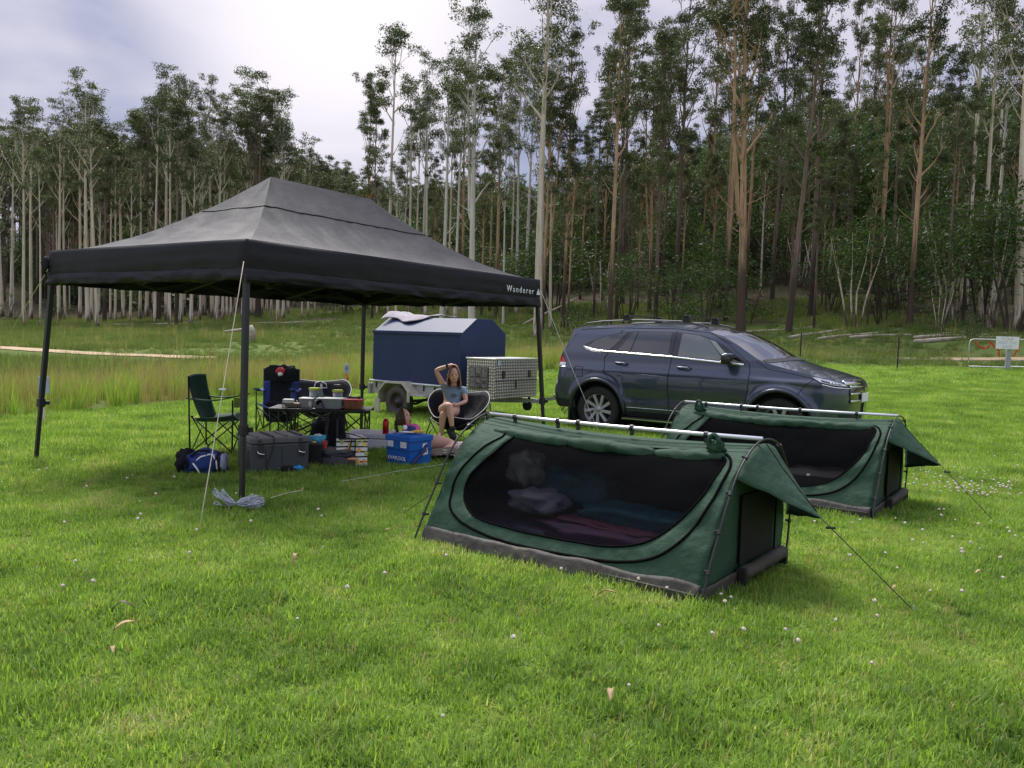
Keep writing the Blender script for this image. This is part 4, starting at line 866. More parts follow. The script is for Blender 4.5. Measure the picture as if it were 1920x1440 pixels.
    for k in range(60):
        f = L0 + (L1 - L0) * k / 59; q = swS(f, .975, sd, 0); q.y -= .022; q.z -= .022 + .012 * math.sin(f * 9 + sd) + .008 * nz(f * 20, sd)
        gather = min(abs(f - .30), abs(f - .62)); r_ = (.047 if not second else .052) * (1 + .28 * nz(f * 9, 2 + sd)) * (1 - .35 * math.exp(-(gather / .015) ** 2)) * (.55 + .45 * min(1, (f - L0) * 12 + .3, (L1 - f) * 8 + .3)); rl.append(q); rr.append(r_)
    m = MB(); m.tube(rl, rr, 12)
    for i in range(len(m.v)): p = m.v[i]; m.v[i] = p + Vector((0, 1, 1)) * .010 * mnoise.noise(p * 22) + Vector((0, 1, .4)) * .012 * mnoise.noise(Vector((p.x * 7 + p.z * 30, p.y * 26, sd)))
    rol = sc_(m).build('rolled_flap', canvG, t, smooth=True, sub=1)
    for f in (.30, .62):
        q = swS(f, .975, sd, 0); q.z -= .025; q.y -= .02; m = MB(); m.tube([q + Vector((0, math.cos(a_) * .037, math.sin(a_) * .039)) for a_ in np.linspace(0, 6.28, 14)], .004, 5, cap=False); sc_(m).build('tie_cord', canvG if not second else zipM, rol)
    kx = .10 if not second else .90
    q = swS(kx, .97, sd, 0); m = MB(); m.blob(q + Vector((0, -.01, .03)), (.12, .075, .09), amp=.5, fr=3, seed=4, n=12); m.tube([q + Vector((.032 * math.cos(a_), -.034, .06 + .05 * math.sin(a_))) for a_ in np.linspace(0, 7, 20)], .014, 7); sc_(m).build('flap_knot', canvG, t, smooth=True)
    # grey pvc bath-tub floor showing along the ground
    def tub(u, v):
        z = .105 * v; wv_ = .010 * nz(u * 22, v * 2, sd) * math.sin(math.pi * v) + .006 * nz(u * 60, v * 5, sd)
        q = swS(u, z / (hoop(.14).y / .14 * VT) if False else 0, sd, 0); s = .02 + (.06 * v) - .026 - abs(wv_) * 1.6 - .066 * u + .05 * math.sin(math.pi * u) * 0
        zz = z * (1.12 + .22 * nz(u * 7, 1, sd)); return Vector((-2 * u * 1.0 + .0, s, zz - .02))
    sc_(MB().grid(tub, 120, 7)).build('floor_skirt', pvcG, t, smooth=True, thick=.002)
    def tub2(u, v):
        return Vector((.018 + .012 * abs(nz(u * 12, v * 3, sd)), .02 + 1.17 * u, .11 * v - .02 + .015 * nz(u * 5, 2, sd) * v))
    sc_(MB().grid(tub2, 40, 6)).build('foot_skirt', pvcG, t, smooth=True, thick=.002)
    m = MB(); m.tube([(.045, .48 + .62 * f, .075 + .02 * f + .008 * nz(f * 5, 1)) for f in np.linspace(0, 1, 12)], [.042 + .006 * nz(f * 6, 3) for f in np.linspace(0, 1, 12)], 10); sc_(m).build('rolled_cover', pvcG, t, smooth=True)
    for y in (.47, 1.11):
        m = MB(); m.box((.055, y, .07), (.05, .03, .10)); sc_(m).build('strap', plasB, t, bevel=.005)
    sc_(MB().box((-1.0, .58, .03), (1.96, 1.16, .05))).build('floor', pvcG, t)
    # guy line from the awning tip
    return t, S, sc_
def bedding(t, S, sc_, parts):
    for nm, m_, c_, d_, sd_, lb, ct in parts:
        mb = sc_(MB().blob(c_, d_, amp=.36, fr=2.2, seed=sd_, n=18, sq=.75)); o = mb.build(nm, m_, None, smooth=True)
        o.matrix_world = root_m(t); o.location = t.location; o.rotation_euler = t.rotation_euler; tag(o, lb, ct)
t1, S1, f1 = swag(SW1, 'nearer green canvas swag tent with rolled-up side flap and dark mesh window')
t2, S2, f2 = swag(SW2, 'farther green canvas swag tent in front of the car', True)
teal = mat('teal quilt', (.02, .14, .19), .8, scale=12, var=.3); purp = mat('purple sleeping bag', (.10, .02, .11), .7, var=.3, scale=10); navy = mat('navy bedding', (.05, .06, .12), .8, var=.3); pillow = mat('grey pillow', (.30, .31, .40), .8); paper = mat('pale bag', (.42, .42, .38), .7, var=.25, scale=8); magM = mat('magenta lining', (.13, .012, .06), .7)
bedding(t1, S1, f1, [('mattress', navy, (-1.0, .60, .10), (1.70, .80, .12), 1, 'dark mattress inside the nearer tent', 'mattress'),
   ('sleeping_bag', purp, (-.78, .42, .16), (1.15, .40, .13), 2, 'purple sleeping bag at the front of the nearer tent', 'sleeping bag'),
   ('quilt', teal, (-.62, .60, .26), (.95, .36, .15), 3, 'teal quilt crumpled in the middle of the nearer tent', 'quilt'), ('quilt', teal, (-1.35, .78, .34), (.75, .35, .30), 6, 'blue-teal quilt heaped at the head of the nearer tent', 'quilt'),
   ('pillow', pillow, (-1.42, .50, .28), (.42, .34, .16), 4, 'grey pillow at the head of the nearer tent', 'pillow'), ('liner', magM, (-.80, .44, .215), (.80, .26, .06), 8, 'magenta lining edge of the purple sleeping bag', 'liner'),
   ('paper_bag', paper, (-1.62, .60, .47), (.26, .22, .24), 5, 'pale crumpled bag standing inside the nearer tent at its head', 'bag')])
bedding(t2, S2, f2, [('mattress', mat('grey mattress', (.20, .20, .22), .8), (-.95, .60, .10), (1.7, .80, .14), 1, 'grey mattress inside the farther tent', 'mattress'), ('sleeping_bag', mat('dark grey sleeping bag', (.10, .10, .11), .8), (-.55, .50, .22), (.8, .6, .18), 4, 'dark grey sleeping bag inside the farther tent', 'sleeping bag'), ('pillow', mat('pale pillow', (.55, .5, .5), .8), (-.14, .45, .2), (.16, .22, .10), 7, 'pale pillow at the foot of the farther tent', 'pillow')])
m = MB(); q0 = at(1180, 1012, 4.72); m.tube([q0 + Vector((.03 * math.cos(a), 0, .03 * math.sin(a))) for a in np.linspace(.2, 2.4, 8)], .004, 5)
for (o3, yaw, S), peg, lb in ((SW1, gp(1718, 1150), 'black guy line from the awning tip of the nearer tent'), (SW2, gp(1872, 985), 'black guy line from the awning tip of the farther tent')):
    mm = Matrix.Translation((o3.x, o3.y, 0)) @ Matrix.Rotation(yaw, 4, 'Z'); a = mm @ Vector((.42 * S, .66 * S, .435 * S)); rope('guy_line', a, peg, cordB, lb, r_=.003, sag=.0, runner=.1, group='black guy lines of the swag tents')
mm = Matrix.Translation((SW1[0].x, SW1[0].y, 0)) @ Matrix.Rotation(SW1[1], 4, 'Z'); rope('guy_line', mm @ Vector((-2.03, .08, .30)), gp(757, 962), cordB, 'black guy line at the head of the nearer tent', r_=.0025, sag=0, group='black guy lines of the swag tents')
# ================================================================ CAR
def carpaint():
    m = bpy.data.materials.new('blue grey car paint'); m.use_nodes = True; b = m.node_tree.nodes['Principled BSDF']
    b.inputs['Base Color'].default_value = (.046, .062, .094, 1); b.inputs['Metallic'].default_value = .5; b.inputs['Roughness'].default_value = .28; b.inputs['Coat Weight'].default_value = 1; b.inputs['Coat Roughness'].default_value = .03
    return m
paint = carpaint()
glassD = mat('dark tinted glass', (.006, .006, .007), .04, var=.0, coat=1, spec=.8); glassF = mat('front door glass', (.10, .115, .105), .06, var=.25, scale=2, coat=1, spec=.8, stretch=(1, 1, .4)); chrome = mat('chrome trim', (.82, .82, .84), .12, 1.0, var=.02)  # front door pane: background view and reflection put into its greenish grey colour
rubber = mat('tyre rubber', (.016, .016, .016), .8, bump=.3, bscale=60); blackG = mat('gloss black trim', (.010, .010, .011), .2, coat=.5); blackR = mat('rough black cladding', (.018, .018, .019), .65); alloy = mat('silver alloy', (.40, .40, .42), .4, .35, var=.05); darkW = mat('dark wheel pocket', (.02, .02, .02), .6)
lampW = mat('clear lamp', (.62, .64, .68), .08, coat=1, var=.2, scale=30); lampR = mat('red lamp', (.45, .01, .01), .12, coat=1); roofBk = mat('roof rack black', (.012, .012, .012), .4)
CYAW = -.60; CX, CY = 1.36, 13.05; CZ = -.055
CAR = thing('parked_car', 'dark blue-grey SUV parked on the lawn with a black roof rack, trailer hitched behind it', 'car', (CX, CY, CZ), CYAW)
HB = 3.25; A_F = .52; RB = -.60; A_R = .36; YC = .90
def interp(x, P_): return float(np.interp(x, [p[0] for p in P_], [p[1] for p in P_]))
def halfw(z, x=1.0):
    w_ = interp(z, [(.25, .84), (.36, .885), (.48, .915), (.62, .925), (.80, .932), (.92, .925), (1.0, .900), (1.10, .865), (1.22, .838), (1.35, .79), (1.5, .735), (1.62, .675), (1.7, .62)])
    return w_
def frontx(z): return interp(z, [(.25, 3.60), (.35, 3.72), (.5, 3.76), (.7, 3.78), (.88, 3.77), (.96, 3.72), (1.05, 3.58), (1.2, 3.3)])
def rearx(z): return interp(z, [(.25, -.80), (.38, -.92), (.55, -.97), (.64, -.96), (.72, -.90), (1.0, -.86), (1.16, -.86), (1.25, -.82), (1.4, -.72), (1.52, -.62), (1.6, -.57), (1.7, -.52)])
def hull(s, z, off=0):                       # s: metres along the side; beyond the corners it wraps round nose and tail
    W = halfw(z); 
    if s > HB:
        a = min(1.0, (s - HB) / .95); ax = frontx(z) - HB; th = a * math.pi / 2; x = HB + ax * math.sin(th) ** .80; y = W * max(0, math.cos(th)) ** .62
        nrm = Vector((math.sin(th), -math.cos(th), 0))
    elif s < RB:
        a = min(1.0, (RB - s) / .80); ax = RB - rearx(z); th = a * math.pi / 2; x = RB - ax * math.sin(th) ** .8; y = W * max(0, math.cos(th)) ** .55; nrm = Vector((-math.sin(th), -math.cos(th), 0))
    else: x, y = s, W; nrm = Vector((0, -1, 0))
    # shoulder crease and lower scallop
    d = 0
    if RB < s < HB + .2: d = .012 * math.exp(-((z - (.965 - .010 * s)) / .03) ** 2) - .022 * math.exp(-((z - .56) / .09) ** 2) * (1 if .45 < s < 2.45 else 0)
    for cx in (0, 2.86):
        r_ = math.hypot(s - cx, z - .34); d += .030 * math.exp(-((r_ - .50) / .05) ** 2)
    return Vector((x, YC - y, z)) + nrm * (off + d)
def archz(s, r_=.455):
    z = .34 if .45 < s < 2.4 else .33
    for cx in (0, 2.86):
        if abs(s - cx) < r_: z = max(z, .33 + math.sqrt(r_ * r_ - (s - cx) ** 2))
    return z
TOPZ = [(-1.4, 1.50), (-.95, 1.545), (-.75, 1.57), (-.57, 1.60), (-.46, 1.615), (0, 1.645), (.5, 1.665), (1.25, 1.655), (1.7, 1.615), (1.95, 1.545), (2.2, 1.42), (2.5, 1.24), (2.62, 1.185), (3.0, 1.10), (3.32, 1.035), (3.6, .995), (4.2, .965)]
def topz(s): return interp(s, TOPZ)
ss = list(np.arange(-1.4, -.46, .04)) + list(np.arange(-.46, .47, .02)) + list(np.arange(.47, 2.40, .07)) + list(np.arange(2.40, 3.34, .02)) + list(np.arange(3.34, 4.21, .035))
NVZ = 26
for side_ in (0, 1):
    mb = MB(); vs = []
    for s in ss:
        z0, z1 = archz(s), topz(s)
        for j in range(NVZ):
            q = hull(s, z0 + (z1 - z0) * j / (NVZ - 1)); 
            if side_: q.y = 2 * YC - q.y
            vs.append(q)
    fs = [(i * NVZ + j, (i + 1) * NVZ + j, (i + 1) * NVZ + j + 1, i * NVZ + j + 1) for i in range(len(ss) - 1) for j in range(NVZ - 1)]
    if side_: fs = [f[::-1] for f in fs]
    mb.add(vs, fs).build('body_side', paint, CAR, smooth=True)
def deck(s0, s1, n, crown, fwd, name, m, off=0, w0=1.0):
    vs = []; k = 15
    for i in range(n):
        s = s0 + (s1 - s0) * i / (n - 1); z = topz(s); a = hull(s, z)
        for j in range(k):
            t = (j / (k - 1) * 2 - 1) * w0; cr = crown(s) * (1 - t * t); vs.append(Vector((a.x + fwd(s) * (1 - t * t), YC + (YC - a.y) * t, z + cr + off)))
    fs = [(i * k + j, (i + 1) * k + j, (i + 1) * k + j + 1, i * k + j + 1) for i in range(n - 1) for j in range(k - 1)]
    return MB().add(vs, fs).build(name, m, CAR, smooth=True)
cr_ = lambda s: interp(s, [(-1.4, .05), (-.4, .07), (1.2, .075), (1.8, .075), (2.2, .06), (2.6, .05), (2.75, .05), (3.2, .055), (3.9, .02)])
fw = lambda s: interp(s, [(-1.4, -.10), (-.5, -.08), (0, 0), (1.6, .03), (1.8, .10), (2.2, .22), (2.62, .26), (2.66, .24), (3.1, .1), (3.5, .08), (4.2, .0)])
deck(-1.4, 1.74, 40, cr_, fw, 'roof', paint); deck(1.74, 2.62, 24, cr_, fw, 'windscreen', glassD); deck(2.62, 4.2, 40, cr_, fw, 'bonnet', paint)
deck(2.56, 2.66, 5, cr_, fw, 'scuttle', blackR, off=.006, w0=.97)
def patch(name, xs, lo, hi, m, off=.006, n=None, nv=5, root=None):
    n = n or 24; vs = []
    for i in range(n):
        s = xs[0] + (xs[1] - xs[0]) * i / (n - 1); a, b = lo(s), hi(s)
        for j in range(nv): vs.append(hull(s, a + (b - a) * j / (nv - 1), off))
    fs = [(i * nv + j, (i + 1) * nv + j, (i + 1) * nv + j + 1, i * nv + j + 1) for i in range(n - 1) for j in range(nv - 1)]
    return MB().add(vs, fs).build(name, m, root or CAR, smooth=True, thick=.004 if m in (chrome,) else 0)
belt = lambda s: interp(s, [(-.34, 1.335), (-.2, 1.29), (-.05, 1.27), (.17, 1.262), (1.18, 1.222), (1.94, 1.175), (2.35, 1.15)])
wtop = lambda s: interp(s, [(-.34, 1.345), (-.2, 1.42), (0, 1.495), (.2, 1.545), (.42, 1.575), (.6, 1.59), (1.25, 1.59), (1.6, 1.555), (1.85, 1.48), (2.05, 1.38), (2.3, 1.22), (2.36, 1.165)])
patch('window_surround', (-.34, 2.36), belt, wtop, blackG, .004, 90, 7)
in_ = lambda f, d: (lambda s: f(s) + d)
def slant(lo, hi, sl, x0, x1, name, m, off=.010):       # pane whose ends slope with the pillars
    vs = []; n, nv = 18, 7
    for i in range(n):
        for j in range(nv):
            g = j / (nv - 1); f = i / (n - 1); s = (x0 + sl[0] * g) * (1 - f) + (x1 + sl[1] * g) * f; a, b = lo(s) + .014, hi(s) - .014; b = max(b, a + .003); vs.append(hull(s, a + (b - a) * g, off))
    fs = [(i * nv + j, (i + 1) * nv + j, (i + 1) * nv + j + 1, i * nv + j + 1) for i in range(n - 1) for j in range(nv - 1)]
    return MB().add(vs, fs).build(name, m, CAR, smooth=True)
slant(belt, wtop, (.13, .26), -.28, .14, 'rear_quarter_window', glassD); slant(belt, wtop, (.22, .08), .28, .50, 'door_quarter_window', glassD); slant(belt, wtop, (.07, -.01), .53, 1.16, 'rear_door_window', glassD)
slant(belt, wtop, (.01, -.33), 1.31, 2.08, 'front_door_window', glassF); slant(belt, wtop, (-.36, -.45), 2.12, 2.32, 'front_quarter_window', mat('pale quarter glass', (.25, .30, .24), .08, coat=1))
patch('window_chrome', (-.30, 2.33), in_(belt, -.022), in_(belt, .004), chrome, .012, 70, 2)
MB().add(*[[hull(s, z, .013) for s, z in ((-.34, 1.335), (-.26, 1.325), (-.10, 1.285), (.0, 1.268), (.0, 1.24), (-.16, 1.25), (-.28, 1.285))], [tuple(range(7))]]).build('chrome_kick', chrome, CAR)
def line(name, P_, r_=.0045, m=blackG, off=.004, n=12):
    pts = []
    for a, b in zip(P_, P_[1:]):
        for k in range(n): f = k / n; pts.append(hull(a[0] + (b[0] - a[0]) * f, a[1] + (b[1] - a[1]) * f, off))
    pts.append(hull(*P_[-1], off)); return MB().tube(pts, r_, 5, cap=False).build(name, m, CAR, smooth=True)
gapM = mat('shut line', (.004, .004, .005), .7)
line('door_seam', [(.30, 1.60), (.16, 1.26), (.08, 1.16), (.12, .92), (.26, .78), (.40, .62), (.46, .45), (.48, .37)], m=gapM)
line('door_seam', [(1.22, 1.61), (1.21, 1.24), (1.20, .8), (1.22, .38)], m=gapM); line('door_seam', [(1.75, 1.60), (2.05, 1.44), (2.40, 1.17), (2.43, 1.05), (2.42, .8), (2.36, .42)], m=gapM)
line('bonnet_seam', [(2.50, 1.20), (2.68, 1.10), (3.0, 1.055), (3.30, 1.0)], m=gapM); line('bumper_seam', [(3.30, .985), (3.18, .86), (3.12, .76)], .004, gapM)
line('roof_seam', [(-.45, 1.60), (.2, 1.635), (1.2, 1.64), (1.75, 1.59), (2.1, 1.44)], .004, gapM)
line('fuel_flap', [(-.42, .84), (-.42, 1.0), (-.28, 1.0), (-.26, .84), (-.42, .84)], .003, gapM)
for i, (x, z) in enumerate(((.40, 1.085), (1.44, 1.062))):
    m = MB(); pts = [hull(x - .12, z, .012), hull(x - .09, z, .045), hull(x + .07, z - .004, .048), hull(x + .11, z - .006, .012)]; m.tube(pts, [.010, .014, .014, .010], 8); h = m.build('door_handle', paint, CAR, smooth=True)
    m = MB(); m.tube([q + Vector((0, 0, .012)) for q in pts[1:3]], .005, 6); m.build('handle_chrome', chrome, h)
    m = MB(); m.blob(hull(x, z, -.01), (.17, .03, .07), amp=0, n=10); m.build('handle_recess', gapM, h, smooth=True)
# mirror
m = MB(); c = hull(2.12, 1.22, .15); m.blob(c, (.15, .25, .155), yaw=.1, amp=.03, n=14, sq=.55); mir = m.build('mirror', blackG, CAR, smooth=True)
m = MB(); m.bar(hull(2.12, 1.15, 0), c - Vector((0, 0, .05)), .06, .04); m.build('mirror_arm', blackG, mir); m = MB(); m.blob(c + Vector((.03, 0, .055)), (.14, .23, .06), amp=0, n=10, sq=.6); m.build('mirror_cap', paint, mir, smooth=True)
# cladding, sills, step
for cx in (0, 2.86):
    vs = []; n = 30
    for i in range(n):
        a = math.pi * (i / (n - 1)) * 1.10 - .16
        for r_ in (.452, .475, .505): s = cx + r_ * math.cos(a); z = max(.28, .33 + r_ * math.sin(a)); vs.append(hull(s, z, .022 if r_ < .5 else .006))
    fs = [(i * 3 + j, (i + 1) * 3 + j, (i + 1) * 3 + j + 1, i * 3 + j + 1) for i in range(n - 1) for j in range(2)]
    MB().add(vs, [f[::-1] for f in fs]).build('wheel_arch_trim', mat('arch trim', (.03, .036, .055), .35, .3, coat=.6), CAR, smooth=True, thick=.006)
    m = MB(); m.lathe([(.46, .0), (.455, .30)], (cx, YC - .92 + .0, .33), 'Y', 40); m.add([Vector((cx + .46 * math.cos(a), YC - .60, .33 + .46 * math.sin(a))) for a in np.linspace(0, 6.28, 30)], [tuple(range(30))]); m.build('wheel_well', darkW, CAR)
patch('sill', (.44, 2.42), lambda s: .27, lambda s: .375, blackR, -.01, 24, 3)
m = MB(); m.box((1.42, YC - .93, .235), (1.85, .16, .035)); st_ = m.build('side_step', blackR, CAR, bevel=.01); m = MB(); m.box((1.42, YC - 1.012, .236), (1.85, .006, .014)); m.build('step_trim', chrome, st_)
patch('sill_chrome', (.50, 2.36), lambda s: .400, lambda s: .408, chrome, .004, 20, 2)
line('door_crease', [(.62, .90), (.70, .925), (1.2, .905), (2.0, .862), (2.38, .845)], .004, paint, .003)
m = MB(); m.box((1.4, YC, .30), (3.9, 1.5, .12)); m.build('underbody', darkW, CAR)
# wheels
def wheel(cx, cy, flip=1):
    m = MB(); R0 = .375; m.lathe([(.245, -.11 * flip), (.27, -.125 * flip), (.32, -.13 * flip), (.36, -.115 * flip), (.375, -.08 * flip), (.375, .08 * flip), (.36, .115 * flip), (.25, .12 * flip)], (cx, cy, .33), 'Y', 48); w_ = m.build('wheel', rubber, CAR, smooth=True)
    m = MB(); m.lathe([(.248, -.112 * flip), (.238, -.10 * flip), (.232, -.06 * flip), (.225, .05 * flip)], (cx, cy, .33), 'Y', 40); m.build('rim', alloy, w_, smooth=True)
    m = MB(); m.lathe([(.0, .0), (.235, .0)], (cx, cy + flip * .0, .33), 'Y', 24); m.build('brake_disc', darkW, w_)
    for k in range(9):
        a = 2 * math.pi * k / 9 + .2; ca, sa = math.cos(a), math.sin(a); ta = a + .26; m = MB()
        P_ = [Vector((cx + .05 * math.cos(a - .4), cy - flip * .085, .33 + .05 * math.sin(a - .4))), Vector((cx + .05 * math.cos(a + .5), cy - flip * .085, .33 + .05 * math.sin(a + .5))), Vector((cx + .236 * math.cos(ta + .17), cy - flip * .105, .33 + .236 * math.sin(ta + .17))), Vector((cx + .236 * math.cos(ta - .05), cy - flip * .105, .33 + .236 * math.sin(ta - .05)))]
        m.add(P_ + [q + Vector((0, flip * .03, 0)) for q in P_], [(0, 1, 2, 3), (7, 6, 5, 4), (0, 4, 5, 1), (1, 5, 6, 2), (2, 6, 7, 3), (3, 7, 4, 0)]); m.build('spoke', alloy, w_, bevel=.003)
    m = MB(); m.lathe([(.0, -.105 * flip), (.03, -.105 * flip), (.035, -.095 * flip), (.065, -.08 * flip), (.065, -.05 * flip)], (cx, cy, .33), 'Y', 20); m.build('hub_cap', alloy, w_, smooth=True)
wheel(0, YC - .92 + .155); wheel(2.86, YC - .92 + .155); wheel(0, YC + .92 - .155, -1); wheel(2.86, YC + .92 - .155, -1)
# lamps and nose
hlo = lambda s: interp(s, [(3.30, 1.012), (3.40, .955), (3.60, .918), (3.84, .905)]); hhi = lambda s: interp(s, [(3.30, 1.02), (3.36, 1.018), (3.55, .985), (3.84, .925)])
hl = patch('headlight', (3.30, 3.84), hlo, hhi, lampW, .010, 24, 5)
patch('headlight_mask', (3.42, 3.76), in_(hlo, .012), lambda s: hlo(s) + .6 * (hhi(s) - hlo(s)), blackG, .014, 14, 3, hl)
for a in (3.56, 3.61, 3.66): patch('light_bar', (a, a + .022), in_(hlo, .012), lambda s: hlo(s) + .5 * (hhi(s) - hlo(s)), chrome, .018, 3, 2, hl)
patch('headlight_rim', (3.29, 3.86), in_(hlo, -.012), hlo, gapM, .012, 24, 2, hl); patch('bumper_chrome', (3.42, 3.95), in_(hlo, -.034), in_(hlo, -.022), chrome, .012, 24, 2)
gr = patch('grille', (3.90, 4.2), lambda s: .66, lambda s: .935, blackG, .010, 14, 5)
for z in (.90, .80, .70): patch('grille_bar', (3.90, 4.2), lambda s, z=z: z - .012, lambda s, z=z: z + .014, chrome, .022, 12, 2, gr)
patch('nose_chrome', (3.83, 4.2), lambda s: .925, lambda s: .985 - .02 * (4.2 - s), chrome, .012, 12, 3)
patch('lower_intake', (3.72, 4.2), lambda s: .38, lambda s: .52, blackR, .010, 14, 3); patch('bumper_lip', (3.35, 4.2), lambda s: .30, lambda s: .37, blackR, .012, 20, 2)
m = MB(); m.box((frontx(.72) + .035, YC - .05, .74), (.012, .37, .12)); m.build('number_plate', whiteP, CAR)
for side_ in (0,):
    tl = patch('tail_lamp', (-1.10, -.62), lambda s: 1.055, lambda s: 1.075 + .10 * min(1, (-.58 - s) / .2), lampR, .012, 14, 4); patch('reversing_lamp', (-1.08, -.60), lambda s: 1.005, lambda s: 1.057, lampW, .014, 14, 3, tl); patch('lamp_rim', (-1.1, -.58), lambda s: .975, lambda s: .99, chrome, .012, 12, 2, tl)
patch('rear_reflector', (-.92, -.80), lambda s: .70, lambda s: .77, lampW, .010, 5, 2)
vs = [hull(s, z, .008) for s, z in ((-.80, 1.30), (-.70, 1.30), (-.52, 1.52), (-.66, 1.55), (-.80, 1.40))]; MB().add(vs, [tuple(range(5))]).build('rear_side_glass', glassD, CAR)
patch('rear_bumper', (-1.40, -.40), lambda s: .33, lambda s: .46, blackR, .008, 20, 3)
m = MB(); m.blob((-.50, YC - .80, .24), (.04, .26, .30), amp=0, n=8, sq=.4); m.build('mud_flap', blackR, CAR)
# roof rails and rack
for sgn in (-1, 1):
    y = YC + sgn * .60; pts = [Vector((x, y, z)) for x, z in ((-.48, 1.645), (-.38, 1.70), (-.1, 1.735), (.5, 1.765), (1.2, 1.755), (1.55, 1.715), (1.68, 1.66))]; MB().tube(pts, .014, 8).build('roof_rail', mat('satin rail', (.10, .10, .105), .45, .3), CAR, smooth=True)
for x in (.33, 1.33):
    cb = thing('x', None, None); bpy.data.objects.remove(cb)
    m = MB(); m.box((x, YC, 1.835), (.055, 1.36, .022)); cb = m.build('cross_bar', roofBk, CAR, bevel=.006)
    for sgn in (-1, 1): m = MB(); m.box((x, YC + sgn * .60, 1.79), (.10, .06, .085), taper=1.25); m.build('rack_foot', roofBk, cb, bevel=.008)
m = MB(); m.bar((2.55, YC - .55, 1.262), (2.72, YC - .05, 1.275), .018); m.build('wiper', blackR, CAR); m = MB(); m.bar((2.62, YC + .0, 1.27), (2.66, YC + .55, 1.262), .018); m.build('wiper', blackR, CAR)
m = MB(); m.tube([(-.9, YC, .36), (-1.08, YC, .34), (-1.12, YC, .36)], .03, 8); m.lathe([(0, .075), (.022, .06), (.025, .045), (.012, .02), (.012, 0)], (-1.12, YC, .37), n=12); m.build('tow_bar', steelB, CAR)
# ================================================================ TRAILER
K = 1.09
TR = thing('box_trailer', 'galvanised box trailer with a tall dark blue lid, hitched to the SUV', 'trailer', (-1.85 * K, 13.9 * K, CAMH * (1 - K)), -.60)
def k_(mb): mb.v = [q * K for q in mb.v]; return mb
blueP = mat('dark blue sheet metal', (.018, .032, .090), .55, .0, var=.12, scale=2, bump=.12, bscale=3, coat=.0, spec=.35, dirt=(.035, .05, .11), bdist=.02); galv = mat('dirty galvanised steel', (.40, .40, .38), .55, .5, var=.25, scale=7, dirt=(.22, .20, .17)); guardM = mat('dusty cream steel', (.50, .46, .38), .6, .2, var=.15, scale=6, dirt=(.30, .25, .18))
x0, x1, y0, y1, zb, ze, zr = -.72, 1.22, .02, 1.26, .565, 1.425, 1.665
prof = [(y0, zb), (y0, ze - .05), (y0 - .01, ze - .045), (y0 - .01, ze), (y0 + .02, ze), (y0 + .40, zr), (y1 - .40, zr), (y1, ze), (y1, zb)]
vs = [(x, y, z) for x in (x0, x1) for y, z in prof]; n = len(prof); fs = [(i, i + 1, n + i + 1, n + i) for i in range(n - 1)] + [tuple(range(n))[::-1], tuple(range(n, 2 * n))]
k_(MB().add(vs, fs)).build('box_lid', blueP, TR, bevel=.006)
m = MB(); m.box(((x0 + x1) / 2, y0 - .012, ze - .02), (x1 - x0 + .02, .012, .05)); k_(m).build('lid_lip', blueP, TR, bevel=.003)
m = MB(); m.box((x1 - .015, y0 - .006, (zb + ze) / 2), (.035, .03, ze - zb)); k_(m).build('corner_strip', blueP, TR, bevel=.003)
m = MB(); m.box(((x0 + x1) / 2, (y0 + y1) / 2, .44), (x1 - x0, y1 - y0, .20)); tub_ = k_(m).build('tub', galv, TR, bevel=.004)
m = MB(); m.tube([(x0 - .05, y0 - .02, .56), (x1 + .02, y0 - .02, .54)], .018, 8); m.tube([(x1 + .02, y0 - .02, .54), (x1 + .02, y1 + .02, .54)], .018, 8); m.tube([(x0 - .05, y1 + .02, .56), (x1, y1 + .02, .54)], .018, 8); k_(m).build('top_rail', mat('bright galvanised rail', (.60, .61, .62), .35, .6), TR, smooth=True)
for x in (-.62, -.38, .46, .70, .95): m = MB(); m.box((x, y0 - .012, .49), (.012, .02, .10)); k_(m).build('tie_hook', steelB, tub_)
m = MB(); m.box((x0 - .03, y0 + .0, .42), (.05, .12, .18)); k_(m).build('tail_board', galv, TR, bevel=.004)
m = MB(); P_ = [(-.40, .20), (-.39, .40), (-.235, .57), (.17, .585), (.36, .385), (.50, .375), (.50, .355), (.34, .36), (.15, .55), (-.22, .545), (-.365, .39), (-.37, .20)]
m.add([Vector((a, -.20, b)) for a, b in P_] + [Vector((a, .02, b)) for a, b in P_], [(0, 1, 10, 11), (1, 2, 9, 10), (2, 3, 8, 9), (3, 4, 7, 8), (4, 5, 6, 7), (23, 22, 13, 12), (22, 21, 14, 13), (21, 20, 15, 14), (20, 19, 16, 15), (19, 18, 17, 16)] + [(i, 12 + i, 12 + (i + 1) % 12, (i + 1) % 12)[::-1] for i in range(12)]); gd_ = k_(m).build('mudguard', guardM, TR)
m = MB(); P_ = [(-.24, .572), (-.40, .39), (-.40, .33), (-.365, .33), (-.365, .38), (-.22, .545), (.15, .55), (.30, .40), (.30, .25), (.50, .25), (.50, .30), (.345, .30), (.345, .39), (.17, .585)]
m = MB(); m.box((.31, -.20, .345), (.06, .012, .19)); m.box((.05 - .44, -.20, .15), (.12, .014, .24)); k_(m).build('mud_flap', guardM, gd_)
m = MB(); m.box((.44, -.10, .365), (.32, .20, .014)); k_(m).build('guard_step', guardM, gd_)
